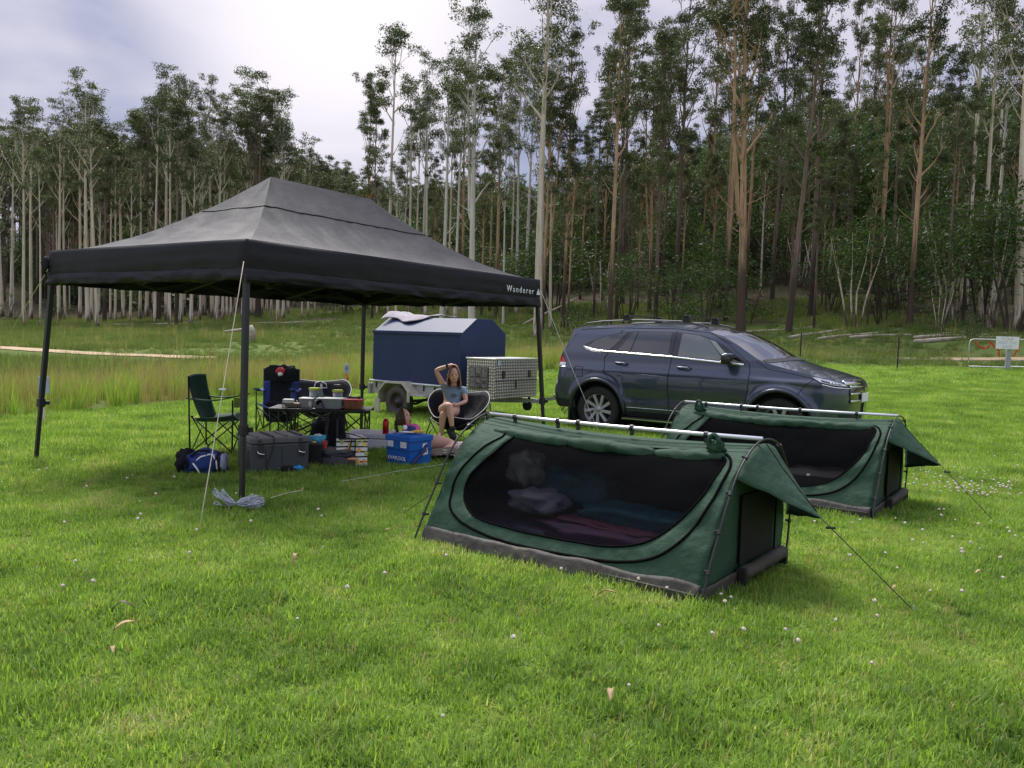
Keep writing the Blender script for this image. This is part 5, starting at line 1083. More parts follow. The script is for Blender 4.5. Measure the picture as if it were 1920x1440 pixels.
def twheel(y, f):
    m = MB(); m.lathe([(.15, -.07 * f), (.17, -.085 * f), (.235, -.085 * f), (.262, -.06 * f), (.265, .05 * f), (.24, .075 * f), (.16, .07 * f)], (.03, y, .235), 'Y', 40); w_ = k_(m).build('wheel', mat('dusty tyre', (.075, .062, .052), .85, var=.3, scale=12), TR, smooth=True)
    m = MB(); m.lathe([(.165, -.07 * f), (.15, -.06 * f), (.14, -.02 * f), (.085, -.015 * f), (.075, -.05 * f), (.04, -.055 * f), (.035, -.085 * f), (0, -.09 * f)], (.03, y, .235), 'Y', 32); k_(m).build('rim', mat('dusty dark rim', (.06, .055, .05), .6, .3), w_, smooth=True)
twheel(-.10, 1); twheel(1.38, -1)
m = MB(); m.bar((.03, -.05, .235), (.03, 1.33, .235), .045); k_(m).build('axle', steelB, TR)
for y in (.02, 1.20): m = MB(); m.tube([(-.5, y, .32), (-.25, y, .22), (.03, y, .20), (.3, y, .22), (.55, y, .32)], .02, 5); k_(m).build('leaf_spring', steelB, TR)
HX, HY = (-1.12, .90)                      # tow ball in the car's frame
hw = root_m(CAR) @ Vector((HX, HY, .42)); hl_ = root_m(TR).inverted() @ hw / K
m = MB(); m.bar((1.22, .25, .34), (2.15, hl_.y - .04, .345), .05, .06); m.bar((1.22, 1.03, .34), (2.15, hl_.y + .04, .345), .05, .06); m.bar((2.05, hl_.y, .345), (hl_.x - .12, hl_.y, hl_.z - .03), .075, .05); db = k_(m).build('drawbar', galv, TR)
m = MB(); m.box((hl_.x - .08, hl_.y, hl_.z), (.26, .08, .06)); k_(m).build('coupling', galv, db, bevel=.01)
m = MB(); m.lathe([(0, -.03), (.07, -.03), (.085, -.015), (.085, .015), (.07, .03), (0, .03)], (1.98, hl_.y - .14, .27), 'Y', 24); m.bar((1.98, hl_.y - .09, .27), (1.98, hl_.y - .09, .62), .03); k_(m).build('jockey_wheel', rubber, db)
m = MB(); a = root_m(TR).inverted() @ hw / K
m.tube([a + Vector((-.1, -.05, -.05)), a + Vector((0, -.1, -.22)), a + Vector((.12, -.06, -.05))], .008, 5); m.tube([a + Vector((-.1, .02, -.05)), a + Vector((.02, -.05, -.27)), a + Vector((.2, 0, .0))], .006, 5); k_(m).build('safety_chain', steelB, db)
m = MB()
for i in range(15): x = 1.26 + i * .03; m.bar((x, -.02 + .2, .30), (x, .18, .10), .004)
for z in (.10, .17, .24, .30): m.bar((1.26, .18, z), (1.70, .18, z), .004)
m.bar((1.70, .18, .32), (1.73, .18, .08), .02); m.bar((1.26, .18, .10), (1.70, .18, .10), .010); k_(m).build('wire_basket', mat('wire basket', (.35, .34, .32), .5, .4), TR)
# checker-plate tool box across the drawbar
def checker():
    m = bpy.data.materials.new('checker plate'); m.use_nodes = True; nt = m.node_tree; b = nt.nodes['Principled BSDF']; L = nt.links
    b.inputs['Metallic'].default_value = .75; b.inputs['Roughness'].default_value = .38; tc = nn(nt, 'ShaderNodeTexCoord'); n = nn(nt, 'ShaderNodeTexNoise'); n.inputs['Scale'].default_value = 4; L.new(tc.outputs['Object'], n.inputs[0])
    r = nn(nt, 'ShaderNodeValToRGB'); r.color_ramp.elements[0].color = (.20, .165, .13, 1); r.color_ramp.elements[1].color = (.42, .37, .31, 1); L.new(n.outputs[0], r.inputs[0]); L.new(r.outputs[0], b.inputs['Base Color']); return m
chk = checker(); tread = mat('tread bar', (.86, .84, .80), .3, .35)
TB = (.02 + .02, -.28); bx0, bx1, by0, by1, bz0, bz1 = 1.56, 2.10, -.26, .93, .42, 1.03
m = MB(); m.box(((bx0 + bx1) / 2, (by0 + by1) / 2, (bz0 + bz1) / 2), (bx1 - bx0, by1 - by0, bz1 - bz0)); tb = k_(m).build('tool_box', chk, TR, bevel=.008)
m = MB(); m.box(((bx0 + bx1) / 2, (by0 + by1) / 2, bz1 + .008), (bx1 - bx0 + .03, by1 - by0 + .03, .022)); k_(m).build('box_lid', mat('bright aluminium', (.72, .70, .66), .35, .7), tb, bevel=.004)
m = MB()
def lozenge(c, u, v, nrm, a):
    d = (u * math.cos(a) + v * math.sin(a)) * .021; s = (-u * math.sin(a) + v * math.cos(a)) * .0125; m.add([c - d, c + s, c + d, c - s, c + nrm * .006], [(0, 3, 4), (3, 2, 4), (2, 1, 4), (1, 0, 4)])
for i in range(26):
    for j in range(13):
        lozenge(Vector((bx1 + .001, by0 + .025 + i * .0456, bz0 + .028 + j * .0463)), Vector((0, 1, 0)), Vector((0, 0, 1)), Vector((1, 0, 0)), R(90))
for i in range(13):
    for j in range(13): lozenge(Vector((bx0 + .02 + i * .042, by0 - .001, bz0 + .02 + j * .046)), Vector((1, 0, 0)), Vector((0, 0, 1)), Vector((0, -1, 0)), R(90 if (i + j) % 2 else 20))
k_(m).build('tread_pattern', tread, tb, kind='stuff')
m = MB(); m.box((1.80, by0 - .012, .74), (.36, .012, .34)); vent = k_(m).build('vent_panel', mat('grey vent panel', (.14, .13, .12), .6, .2, var=.3), tb, bevel=.003)
for a in range(3):
    for b in range(2):
        m = MB(); m.box((1.69 + .115 * a, by0 - .022, .665 + .16 * b), (.10, .010, .135)); k_(m).build('vent_plate', mat('bronze vent', (.20, .18, .165), .5, .3, var=.4, scale=20), vent, bevel=.004)
for z, x in ((.80, 1.80), (.77, 1.80), (.66, 1.80), (.63, 1.82), (.69, 1.92), (.66, 1.92), (.60, 1.85)): m = MB(); m.box((x, by0 - .031, z), (.07, .008, .010)); k_(m).build('louvre', steelB, vent)
m = MB(); m.box((bx1 + .008, (by0 + by1) / 2, .70), (.008, by1 - by0 - .02, .008)); k_(m).build('door_gap', steelB, tb)
for y in (by0 + .22, by1 - .25): m = MB(); m.box((bx1 + .010, y, .80), (.012, .07, .12)); m.box((bx1 + .018, y, .765), (.02, .05, .03)); k_(m).build('latch', mat('bronze latch', (.10, .075, .05), .4, .6), tb, bevel=.003)
m = MB(); m.bar((bx1 + .012, (by0 + by1) / 2 - .03, .58), (bx1 + .012, (by0 + by1) / 2 - .03, .69), .012); k_(m).build('door_catch', steelB, tb)
m = MB(); m.box((bx1 + .009, by0 + .09, .98), (.004, .07, .08)); k_(m).build('sticker', mat('pale blue sticker', (.45, .62, .68), .5), tb)
# towel flung over the lid
def towel_fn(u, v):
    x = -.74 + 1.15 * u; wv = .03 * math.sin(u * 8 + v * 2) + .02 * nz(u * 5, v * 5, 3)
    y = y0 - .03 + .95 * v + .10 * nz(u * 2, 1); z = (ze + (zr - ze) * min(1, max(0, (y - y0 - .02) / .38)) + .035 + abs(wv) + .09 * math.exp(-((u - .0) / .10) ** 2) * math.sin(math.pi * min(1, v + .2)))
    if v < .30 - .25 * 0: z -= 0
    lim = .22 + .26 * u * u + .05 * math.sin(u * 9)
    y = y + (lim) * (1 - v) ; z = (ze + (zr - ze) * min(1, max(0, (y - y0 - .02) / .38)) + .025 + abs(wv) * .9 + .06 * math.exp(-(u / .12) ** 2))
    return Vector((x, y, z)) * K
m = MB(); m.grid(towel_fn, 40, 24); t = thing('beach_towel', 'pale mauve towel draped over the rear edge of the blue trailer lid', 'towel', root_m(TR) @ Vector((-.2, .5, 1.7)))
m.v = [root_m(TR) @ q for q in m.v]; m.build('towel', mat('mauve towel', (.40, .37, .38), .95, var=.08, scale=5, bump=.5, bscale=200), t, world=True, smooth=True, thick=.012)
# ================================================================ CAMP FURNITURE AND GEAR
frameM = mat('dark chair frame', (.012, .012, .013), .4, .2); greenF = mat('dark green chair cloth', (.012, .055, .036), .8, var=.2, bump=.3, bscale=300, bdist=.002); blueF = mat('royal blue cloth', (.012, .035, .17), .75, var=.2); blackF = mat('black padded cloth', (.009, .009, .013), .8, spec=.25, var=.25, scale=12, bump=.5, bscale=30, bdist=.01); pipeW = mat('white piping', (.70, .70, .68), .6)
def gnd(x, y): return tz(x, y)
def quad_chair(name, label, x, y, yaw, seatM, backM, W=.52, hb=.86, sides=None, cup=True, S=1.0, group='folding camp chairs'):
    t = thing(name, label, 'chair', (x, y, gnd(x, y)), yaw, group); s_ = lambda mb: setattr(mb, 'v', [q * S for q in mb.v]) or mb
    w, d, hs, ha = W / 2, .23, .42, .62
    for sx_ in (-1, 1):
        m = MB(); m.tube([(sx_ * w, d + .02, 0), (sx_ * (w + .01), d + .04, hb)], .010, 7); s_(m).build('back_post', frameM, t, smooth=True)
        m = MB(); m.tube([(sx_ * w, -d, 0), (sx_ * w, -d, ha)], .010, 7); s_(m).build('front_post', frameM, t, smooth=True)
        m = MB(); m.tube([(sx_ * w, -d, .02), (sx_ * w, d, hs)], .008, 6); m.tube([(sx_ * w, d, .02), (sx_ * w, -d, hs)], .008, 6); s_(m).build('side_brace', frameM, t, smooth=True)
        def arm(u, v, sx_=sx_): return Vector((sx_ * (w + .0) + (v - .5) * .075, -d - .03 + (2 * d + .09) * u, ha + .012 - .03 * math.sin(math.pi * u) + .03 * (1 - u) ** 2))
        m = MB(); m.grid(arm, 12, 4); s_(m).build('armrest', sides or seatM, t, smooth=True, thick=.012)
        for yy in (-d, d):
            m = MB(); m.blob((sx_ * w, yy, .015), (.045, .045, .04), amp=0, n=6); m.blob((sx_ * w, yy, hs), (.035, .035, .035), amp=0, n=6); s_(m).build('joint', plasB, t)
    m = MB(); m.tube([(-w, -d, .03), (w, -d, hs - .02)], .008, 6); m.tube([(w, -d, .03), (-w, -d, hs - .02)], .008, 6); s_(m).build('front_brace', frameM, t, smooth=True)
    m = MB(); m.tube([(-w, d, .03), (w, d, hs)], .008, 6); m.tube([(w, d, .03), (-w, d, hs)], .008, 6); s_(m).build('back_brace', frameM, t, smooth=True)
    def seat(u, v): xx = (u - .5) * 2 * w * .97; return Vector((xx, -d - .01 + 2 * d * v, hs - .075 * (1 - (2 * u - 1) ** 2) * (1 - .3 * v) - .02 * v + .03 * (1 - v) ** 3))
    m = MB(); m.grid(seat, 14, 12); s_(m).build('seat', seatM, t, smooth=True, thick=.012)
    def back(u, v): xx = (u - .5) * 2 * (w + .01) * (1 - .12 * (1 - v) ** 2); return Vector((xx, d - .02 + .06 * v - .10 * (1 - v) ** 2 - .05 * (1 - (2 * u - 1) ** 2) * -1 * (1 - v * .5), hs - .06 + (hb - hs + .06) * v + .012 * math.sin(math.pi * u)))
    m = MB(); m.grid(back, 14, 16); s_(m).build('backrest', backM, t, smooth=True, thick=.014)
    if sides:
        for a, b in ((0.0, .2), (.8, 1.0)):
            m = MB(); m.grid(lambda u, v: back(a + (b - a) * u, .05 + .62 * v) + Vector((0, -.012, 0)), 5, 10); s_(m).build('side_panel', sides, t, smooth=True, thick=.006)
    if cup:
        m = MB(); m.lathe([(.036, ha - .015), (.033, ha - .13), (.0, ha - .13)], (-w if cup == 1 else w, -d + .12, 0), n=14); s_(m).build('cup_holder', mat('mesh cup holder', (.03, .04, .03), .8, alpha=.6), t)
    return t
# green chair seen side-on
g = at(412, 850, 9.25); quad_chair('camp_chair', 'dark green folding camp chair seen side-on at the left of the grey storage box', g.x, 9.25, R(90), greenF, greenF, W=.50, hb=.88, cup=2, S=.97)
g = at(516, 800, 11.9); bc = quad_chair('camp_chair', 'high-backed black and blue camp chair facing the camera behind the table', g.x, 12.0, R(4), blueF, blackF, W=.50, hb=.93, sides=blueF, cup=0)
m = MB(); m.blob((0, .10, .30), (.42, .10, .30), amp=.2, n=12, sq=.5); m.build('under_pouch', blackF, bc, smooth=True)
m = MB(); m.blob((.02, .16, .86), (.40, .09, .24), amp=.35, fr=3, n=14, sq=.6); t = thing('draped_jacket', 'dark jacket with a red and white emblem thrown over the high-backed chair', 'jacket', root_m(bc) @ Vector((0, .16, .86)))
m.v = [root_m(bc) @ q for q in m.v]; m.build('jacket', blackF, t, world=True, smooth=True)
m = MB(); m.blob(root_m(bc) @ Vector((.02, .085, .90)), (.13, .04, .11), amp=.5, fr=4, n=10); m.build('red_patch', mat('red print', (.40, .03, .04), .7), t, world=True, smooth=True)
m = MB(); m.blob(root_m(bc) @ Vector((.02, .07, .86)), (.07, .03, .06), amp=.6, fr=5, n=8, seed=2); m.build('white_patch', pipeW, t, world=True, smooth=True)
# round padded chairs
def moon_chair(label, x, y, yaw, S=1.0, logo=False):
    t = thing('moon_chair', label, 'chair', (x, y, gnd(x, y)), yaw, 'round padded moon chairs'); s_ = lambda mb: setattr(mb, 'v', [q * S for q in mb.v]) or mb
    # saucer: rim low at the front, high at the back, arms between
    def rim(a):     # a=0 front (-y), pi back
        c = (1 - math.cos(a)) / 2; arm = math.exp(-((abs(math.sin(a)) - 1) / .25) ** 2)
        return Vector((.44 * math.sin(a) * (1 + .05 * math.cos(4 * a)), -.34 * math.cos(a) + .04, .34 + .40 * c ** 1.1 + .045 * math.cos(3 * a) + .075 * arm))
    bot = Vector((0, .03, .30))
    def sh(u, v):
        a = 2 * math.pi * u; r_ = rim(a); k = v ** .8; p = bot.lerp(r_, k); p.z -= .14 * math.sin(math.pi * min(1, v)) * 1.0; p.z += .010 * math.cos(a * 10) * v * (1 - v) * 4; p += Vector((1, 1, 1)) * .022 * nz(p.x * 9, p.y * 9, p.z * 9) * math.sin(math.pi * v)
        return p
    m = MB(); m.grid(sh, 61, 14); s_(m).build('padded_shell', blackF, t, smooth=True, thick=.02)
    m = MB(); m.tube([rim(2 * math.pi * k / 60) + Vector((0, 0, .008)) for k in range(61)], .006, 6, cap=False); s_(m).build('rim_piping', pipeW, t, smooth=True)
    feet = [(-.36, -.30), (.36, -.30), (.36, .34), (-.36, .34)]; m = None
    for i, (a, b) in enumerate(feet):
        q = Vector((a * 1.12, b * 1.05, 0)); ang = math.atan2(a, -b); tp = rim(ang) - Vector((0, 0, .02)); m = MB(); m.tube([q, (tp.x, tp.y, tp.z)], .009, 6); s_(m).build('leg', frameM, t, smooth=True)
        c2 = feet[(i + 1) % 4]; m = MB(); m.tube([q + Vector((0, 0, .02)), (c2[0] * .95, c2[1] * .95, .36)], .007, 6); m.tube([Vector((c2[0] * 1.12, c2[1] * 1.05, .02)), (a * .95, b * .95, .36)], .007, 6); s_(m).build('brace', frameM, t, smooth=True)
        m = MB(); m.blob(q + Vector((0, 0, .012)), (.04, .04, .035), amp=0, n=6); s_(m).build('foot', plasB, t)
    if logo:
        m = MB(); m.tube([Vector((-.10, .30, .62)), Vector((-.08, .31, .69)), Vector((0, .33, .71)), Vector((.08, .31, .67)), Vector((.10, .30, .61)), Vector((-.09, .295, .60))], .008, 5); s_(m).build('emblem', pipeW, t)
    return t
WY = 11.45; g = at(857, 800, WY); MC = moon_chair('round black moon chair with white piping, the teenager sitting in it', g.x, WY, R(-14), .96)
g = at(601, 790, 12.7); moon_chair('round black moon chair standing empty behind the camp table', g.x, 12.7, R(14), 1.0, True)
# camp table
TYc = 10.85; tc_ = at(605, 768, TYc); ztab = at(605, 769, 10.55).z
tx0 = at(513, 768, TYc).x; tx1 = at(697, 764, TYc).x; T_ = thing('camp_table', 'black roll-top camp table on crossed black legs', 'table', ((tx0 + tx1) / 2, TYc, gnd(tc_.x, TYc)), R(3)); tw = tx1 - tx0; th_ = ztab - T_.location.z
for k in range(11): m = MB(); m.box((-tw / 2 + tw * (k + .5) / 11, 0, th_), (tw / 11 - .004, .56, .016)); m.build('slat', mat('black table slat', (.02, .02, .02), .5), T_, bevel=.003)
m = MB()
for yy in (-.24, .24): m.bar((-tw / 2, yy, th_ - .025), (tw / 2, yy, th_ - .025), .018, .024)
m.build('table_rail', frameM, T_)
for xx in (-tw / 2 + .24, tw / 2 - .42, tw / 2 - .06, -tw / 2 + .02):
    for yy in (-.24, .24): m = MB(); m.tube([(xx, yy, 0), (xx, yy, th_ - .02)], .011, 6); m.build('leg', frameM, T_, smooth=True)
for yy in (-.24, .24):
    for a, b in ((-tw / 2 + .02, -tw / 2 + .40), (-tw / 2 + .24, tw / 2 - .42), (-tw / 2 + .40, tw / 2 - .30), (tw / 2 - .42, tw / 2 - .06)):
        m = MB(); m.tube([(a, yy, .10), (b, yy, th_ - .04)], .008, 5); m.tube([(a, yy, th_ - .04), (b, yy, .10)], .008, 5); m.build('cross_brace', frameM, T_, smooth=True)
for xx in (-tw / 2 + .24, tw / 2 - .06): m = MB(); m.tube([(xx, -.24, .08), (xx, .24, th_ - .04)], .008, 5); m.tube([(xx, .24, .08), (xx, -.24, th_ - .04)], .008, 5); m.build('cross_brace', frameM, T_, smooth=True)
zt = ztab + .008
def on_table(px, dy): q = at(px, 765, TYc + dy); return Vector((q.x, TYc + dy, zt))
clearP = mat('cloudy clear plastic', (.45, .48, .50), .25, alpha=.62, var=.1); lidG = mat('pale grey lid', (.62, .63, .62), .4); lime = mat('lime green lid', (.42, .52, .04), .4); redL = mat('red lid', (.55, .02, .03), .35); bottG = mat('dark green glass', (.01, .07, .025), .1, coat=1)
def tub_box(px0, px1, pyt, dy, dep, label, m_, lid, lidh=.012, taper=.92, inside=None):
    a = on_table(px0, dy); b = on_table(px1, dy); h = at(px0, pyt, TYc + dy).z - zt; c = (a + b) / 2; w_ = b.x - a.x
    t = thing('food_container', label, 'container', c); m = MB(); m.box(c + Vector((0, 0, h / 2)), (w_ * .97, dep, h), taper=taper); m.build('tub', m_, t, world=True, bevel=.012)
    m = MB(); m.box(c + Vector((0, 0, h)), (w_, dep + .01, lidh)); m.build('lid', lid, t, world=True, bevel=.004)
    if inside: m = MB(); m.blob(c + Vector((0, 0, h * .45)), (w_ * .8, dep * .8, h * .7), amp=.5, fr=5, n=10, sq=.6); m.build('contents', inside, t, world=True, smooth=True)
    return t
tub_box(596, 644, 746, -.12, .22, 'wide cloudy plastic tub with a pale lid in the middle of the camp table', clearP, lidG, inside=mat('grey green food', (.14, .22, .16), .8, var=.5, scale=20))
tub_box(563, 590, 746, -.10, .20, 'smaller cloudy tub with pinkish contents left of the wide tub', clearP, lidG, inside=mat('pinkish food', (.45, .22, .17), .8, var=.4, scale=20))
tub_box(645, 681, 749, -.10, .18, 'shallow plastic tub with a red lid at the right end of the camp table', mat('reddish clear plastic', (.35, .14, .08), .3, alpha=.8, var=.4, scale=20), redL, .02, inside=mat('brown food', (.25, .08, .04), .8, var=.6, scale=25))
q = on_table(548, -.14); t = thing('wire_basket', 'low wire basket on the left end of the camp table', 'basket', q); m = MB()
for k in range(12): m.bar(q + Vector((-.11 + .02 * k, -.08, 0)), q + Vector((-.11 + .02 * k, -.08, .055)), .003); m.bar(q + Vector((-.11 + .02 * k, .08, 0)), q + Vector((-.11 + .02 * k, .08, .055)), .003)
for z in (.004, .03, .055): m.bar(q + Vector((-.12, -.08, z)), q + Vector((.12, -.08, z)), .004); m.bar(q + Vector((-.12, .08, z)), q + Vector((.12, .08, z)), .004); m.bar(q + Vector((-.12, -.08, z)), q + Vector((-.12, .08, z)), .004); m.bar(q + Vector((.12, -.08, z)), q + Vector((.12, .08, z)), .004)
m.build('wires', frameM, t, world=True)
m = MB(); m.box(q + Vector((.02, 0, .035)), (.20, .13, .05)); tag(m.build('carton', mat('tan cardboard', (.38, .30, .19), .8), bevel=.002), 'tan box lying in the wire basket', 'box'); m = MB(); m.box(q + Vector((-.045, -.02, .085)), (.13, .10, .05)); tag(m.build('packet', mat('white card', (.70, .70, .68), .6), bevel=.004), 'white packet on top of the wire basket', 'packet')
q = on_table(597, -.20); t = thing('kettle', 'small black kettle with a bright edge in front of the wide tub', 'kettle', q); m = MB(); m.lathe([(0, 0), (.085, .0), (.085, .01), (.07, .08), (.055, .115), (0, .12)], q, n=24); m.build('body', blackG, t, world=True, smooth=True); m = MB(); m.lathe([(.086, .002), (.09, .006), (.086, .012)], q, n=24); m.build('rim', chrome, t, world=True)
q = on_table(583, -.19); m = MB(); m.blob(q + Vector((0, 0, .05)), (.07, .06, .10), amp=.2, n=10); tag(m.build('white_pouch', mat('white plastic', (.66, .68, .66), .4), smooth=True), 'white squeezed pouch beside the small black kettle', 'pouch')
def jug(px, pyt, dy, label, handle):
    q = on_table(px, dy); h = at(px, pyt, TYc + dy).z - zt; t = thing('drink_jug', label, 'jug', q); m = MB(); m.lathe([(0, .0), (.05, 0), (.058, .01), (.066, h * .9), (.0, h * .9)], q, n=24); m.build('jug', clearP, t, world=True, smooth=True)
    m = MB(); m.lathe([(.072, h * .88), (.074, h * .9), (.074, h), (.0, h)], q, n=24); m.build('lid', lime, t, world=True)
    m = MB(); m.blob(q + Vector((0, 0, h * .45)), (.09, .09, h * .7), amp=.1, n=10, sq=.6); m.build('drink', mat('pale drink', (.6, .62, .6), .4), t, world=True, smooth=True)
    if handle: m = MB(); m.tube([q + Vector((-.06, 0, h + .01)), q + Vector((-.05, 0, h + .06)), q + Vector((.05, 0, h + .06)), q + Vector((.08, 0, h))], .015, 6); m.build('handle', plasB, t, world=True, smooth=True)
jug(589, 727, .05, 'clear jug with a lime lid standing behind the wide tub', False); jug(633, 731, .12, 'clear jug with a lime lid and a black handle, right of the green bottle', True)
q = on_table(602, .0); h = at(602, 719, TYc).z - zt; t = thing('bottle', 'dark green glass bottle with a pale neck label on the camp table', 'bottle', q); m = MB(); m.lathe([(0, 0), (.034, .0), (.036, .01), (.036, h * .55), (.014, h * .75), (.014, h), (0, h)], q, n=18); m.build('glass', bottG, t, world=True, smooth=True); m = MB(); m.lathe([(.0155, h * .78), (.0155, h * .97)], q, n=18); m.build('neck_label', lidG, t, world=True); m = MB(); m.lathe([(.0375, h * .12), (.0375, h * .42)], q, n=18); m.build('label', lidG, t, world=True)
q = on_table(611, -.02); m = MB(); m.lathe([(0, 0), (.03, 0), (.034, .11), (0, .11)], q, n=16); tag(m.build('cup', mat('white cup', (.7, .7, .7), .4), smooth=True), 'white cup half hidden behind the wide tub', 'cup')
q = on_table(650, .06); m = MB(); m.blob(q + Vector((0, 0, .07)), (.15, .12, .14), amp=.5, fr=5, n=12, seed=3); tag(m.build('dish_cloth', mat('striped grey cloth', (.32, .30, .34), .9, c2=(.08, .08, .10), scale=25), smooth=True), 'crumpled striped grey cloth behind the red-lidded tub', 'cloth')
q = on_table(661, -.0); m = MB(); m.tube([q + Vector((-.06, 0, .13)), q + Vector((.03, 0, .12)), q + Vector((.05, 0, .14))], [.035, .03, .028], 8); tag(m.build('torch', blackF, smooth=True), 'rolled dark cloth resting beside the striped cloth', 'roll')
q = on_table(672, .0); m = MB(); m.lathe([(0, 0), (.028, 0), (.03, .16), (0, .16)], q, n=14); tag(m.build('dark_cup', mat('navy cup', (.02, .03, .07), .4), smooth=True), 'small navy cup at the right end of the camp table', 'cup')
# grey storage box
bxY = math.radians(17)
BX = thing('storage_box', 'large dark grey plastic storage box with a ribbed lid behind the near gazebo leg', 'box', (-2.345, 7.80, 0), bxY)
greyP = mat('dark grey moulded plastic', (.050, .054, .058), .5, var=.08, bump=.2, bscale=200, bdist=.001); greyLid = mat('grey plastic lid', (.10, .10, .105), .42, var=.06); darkP = mat('recessed dark plastic', (.025, .026, .028), .6)
# footprint follows its three visible corners: long side runs back-right, short side to the left
L1_ = .57; DB = .50; BX.location = (-2.47, 7.80, 0); BX.rotation_euler = (0, 0, R(33))
m = MB(); m.box((L1_ / 2, DB / 2, .145), (L1_, DB, .29)); m.build('box_body', greyP, BX, bevel=.018)
m = MB(); m.box((L1_ / 2, DB / 2, .322), (L1_ + .024, DB + .024, .062)); ld = m.build('lid', greyLid, BX, bevel=.014)
for k in range(4): m = MB(); m.box((.07 + (L1_ - .14) * k / 3, DB / 2, .357), (.035, DB * .8, .012)); m.build('lid_rib', darkP if k % 2 else greyLid, ld, bevel=.004)
for x in (.05 + .0, L1_ - .12):
    m = MB(); m.box((x + .03, -.014, .325), (.035, .008, .028)); lt = m.build('latch_plate', darkP, BX); m = MB(); m.box((x + .022, -.02, .33), (.006, .004, .006)); m.box((x + .038, -.02, .33), (.006, .004, .006)); m.build('rivet', chrome, lt)
    m = MB(); m.box((x + .045, .0, .22), (.06, .006, .13)); m.build('handle_recess', darkP, BX)
    m = MB(); m.tube([(x + .005, -.004, .235), (x + .015, -.03, .205), (x + .06, -.035, .195), (x + .09, -.006, .20)], .006, 6); m.build('handle', chrome, BX, smooth=True)
for y in (.10, .36): m = MB(); m.box((0, y, .14), (.008, .07, .17)); m.build('side_recess', darkP, BX)
m = MB(); m.box((-.006, .23, .17), (.014, .05, .13)); m.build('side_catch', darkP, BX, bevel=.004); m = MB(); m.box((-.014, .23, .20), (.010, .03, .05)); m.build('metal_catch', chrome, BX, bevel=.003)
for x in (.14, .30): m = MB(); m.box((x, -.0, .13), (.006, .006, .24)); m.build('body_groove', darkP, BX)
m = MB(); m.tube([(.20, DB * .4, .366), (.215, -.02, .35), (.20, -.022, .22), (.15, -.024, .10), (.15, -.03, .05), (.19, -.05, .045), (.30, -.09, .05)], .006, 6); tag(m.build('power_cable', cordB, None, smooth=True), 'black cable trailing down the front of the grey storage box', 'cable')
o = bpy.data.objects['power_cable']; o.location = BX.location; o.rotation_euler = BX.rotation_euler
q = gp(560, 889); m = MB(); m.blob(q + Vector((0, 0, .06)), (.09, .06, .05), amp=.8, fr=5, n=10); tag(m.build('blue_scrap', mat('bright blue rubber', (.02, .28, .62), .4), smooth=True), 'bright blue crumpled scrap at the right corner of the grey storage box', 'scrap')
m = MB(); m.blob(q + Vector((-.10, .0, .045)), (.16, .08, .06), amp=.6, fr=5, n=10, seed=5); tag(m.build('black_pouch', blackF, smooth=True), 'small black pouch at the foot of the grey storage box', 'pouch')
# blue duffle
q = gp(380, 887); DU = thing('duffle_bag', 'blue and black duffle bag slumped left of the grey storage box', 'bag', q, R(8))
m = MB(); m.blob((0, .05, .10), (.40, .26, .21), amp=.35, fr=2.5, n=18, sq=.7, seed=2); m.build('bag_body', blueF, DU, smooth=True)
m = MB(); m.blob((-.17, .05, .11), (.17, .24, .23), amp=.4, fr=3, n=12, sq=.8, seed=6); m.build('black_end', blackF, DU, smooth=True)
m = MB(); m.blob((.15, .04, .095), (.07, .25, .20), amp=.3, fr=3, n=10, sq=.7, seed=8); m.build('black_band', blackF, DU, smooth=True)
m = MB(); m.blob((.185, .04, .10), (.06, .22, .17), amp=.3, fr=3, n=10, sq=.7, seed=9); m.build('printed_end', mat('grey white print', (.55, .58, .62), .7, c2=(.10, .14, .3), scale=60), DU, smooth=True)
for P_ in ([(-.06, -.085, .12), (.0, -.085, .17), (.07, -.06, .19), (.12, -.03, .18)], [(-.07, -.09, .11), (-.03, -.10, .06), (.0, -.10, .0)], [(.10, -.05, .19), (.14, -.08, .13), (.15, -.085, .05)]):
    m = MB(); m.tube(P_, .009, 6, flat=.4); m.build('strap', pipeW, DU, smooth=True)
m = MB(); m.tube([(-.10, -.06, .17), (-.03, -.05, .225), (.05, -.0, .215), (.06, .05, .2)], .014, 6, flat=.5); m.build('handle', blackF, DU, smooth=True)
# black bin with bright packets
Y_ = 8.35; q = at(589, 884, Y_); q.z = 0; a = at(574, 884, Y_).x; b = at(603, 884, Y_).x; h = at(589, 833, Y_).z
t = thing('crate', 'plain black crate right of the grey storage box', 'crate', q); m = MB(); m.box((q.x, Y_ + .12, h / 2), (b - a, .24, h)); m.build('crate_body', mat('black crate plastic', (.010, .010, .011), .6), t, world=True, bevel=.012)
m = MB(); m.box((q.x, Y_ + .12, h), (b - a + .012, .25, .015)); m.build('crate_rim', greyP, t, world=True, bevel=.004)
q2 = at(592, 824, 8.5); m = MB(); m.blob(q2 + Vector((0, 0, -.01)), (.19, .16, .09), amp=.7, fr=3, n=14, sq=.7); tag(m.build('teal_bag', mat('teal shopping bag', (.05, .38, .52), .5, var=.2), smooth=True), 'crumpled teal shopping bag on the plain black crate', 'bag')
q2 = at(588, 829, 8.38); m = MB(); m.blob(q2, (.055, .03, .025), amp=.3, n=8); tag(m.build('orange_packet', mat('orange packet', (.75, .40, .10), .5), smooth=True), 'small orange packet on the teal bag', 'packet')
q2 = at(596, 818, 8.55); m = MB(); m.blob(q2, (.10, .08, .05), amp=.6, fr=4, n=10); tag(m.build('white_bag', mat('white plastic', (.66, .68, .66), .4), smooth=True), 'white plastic bag poking out of the teal bag', 'bag')
q2 = at(608, 834, 8.42); m = MB(); m.box(q2, (.045, .03, .085)); tag(m.build('red_packet', mat('red packet', (.55, .05, .02), .45), bevel=.004), 'red packet standing at the edge of the black crate', 'packet')
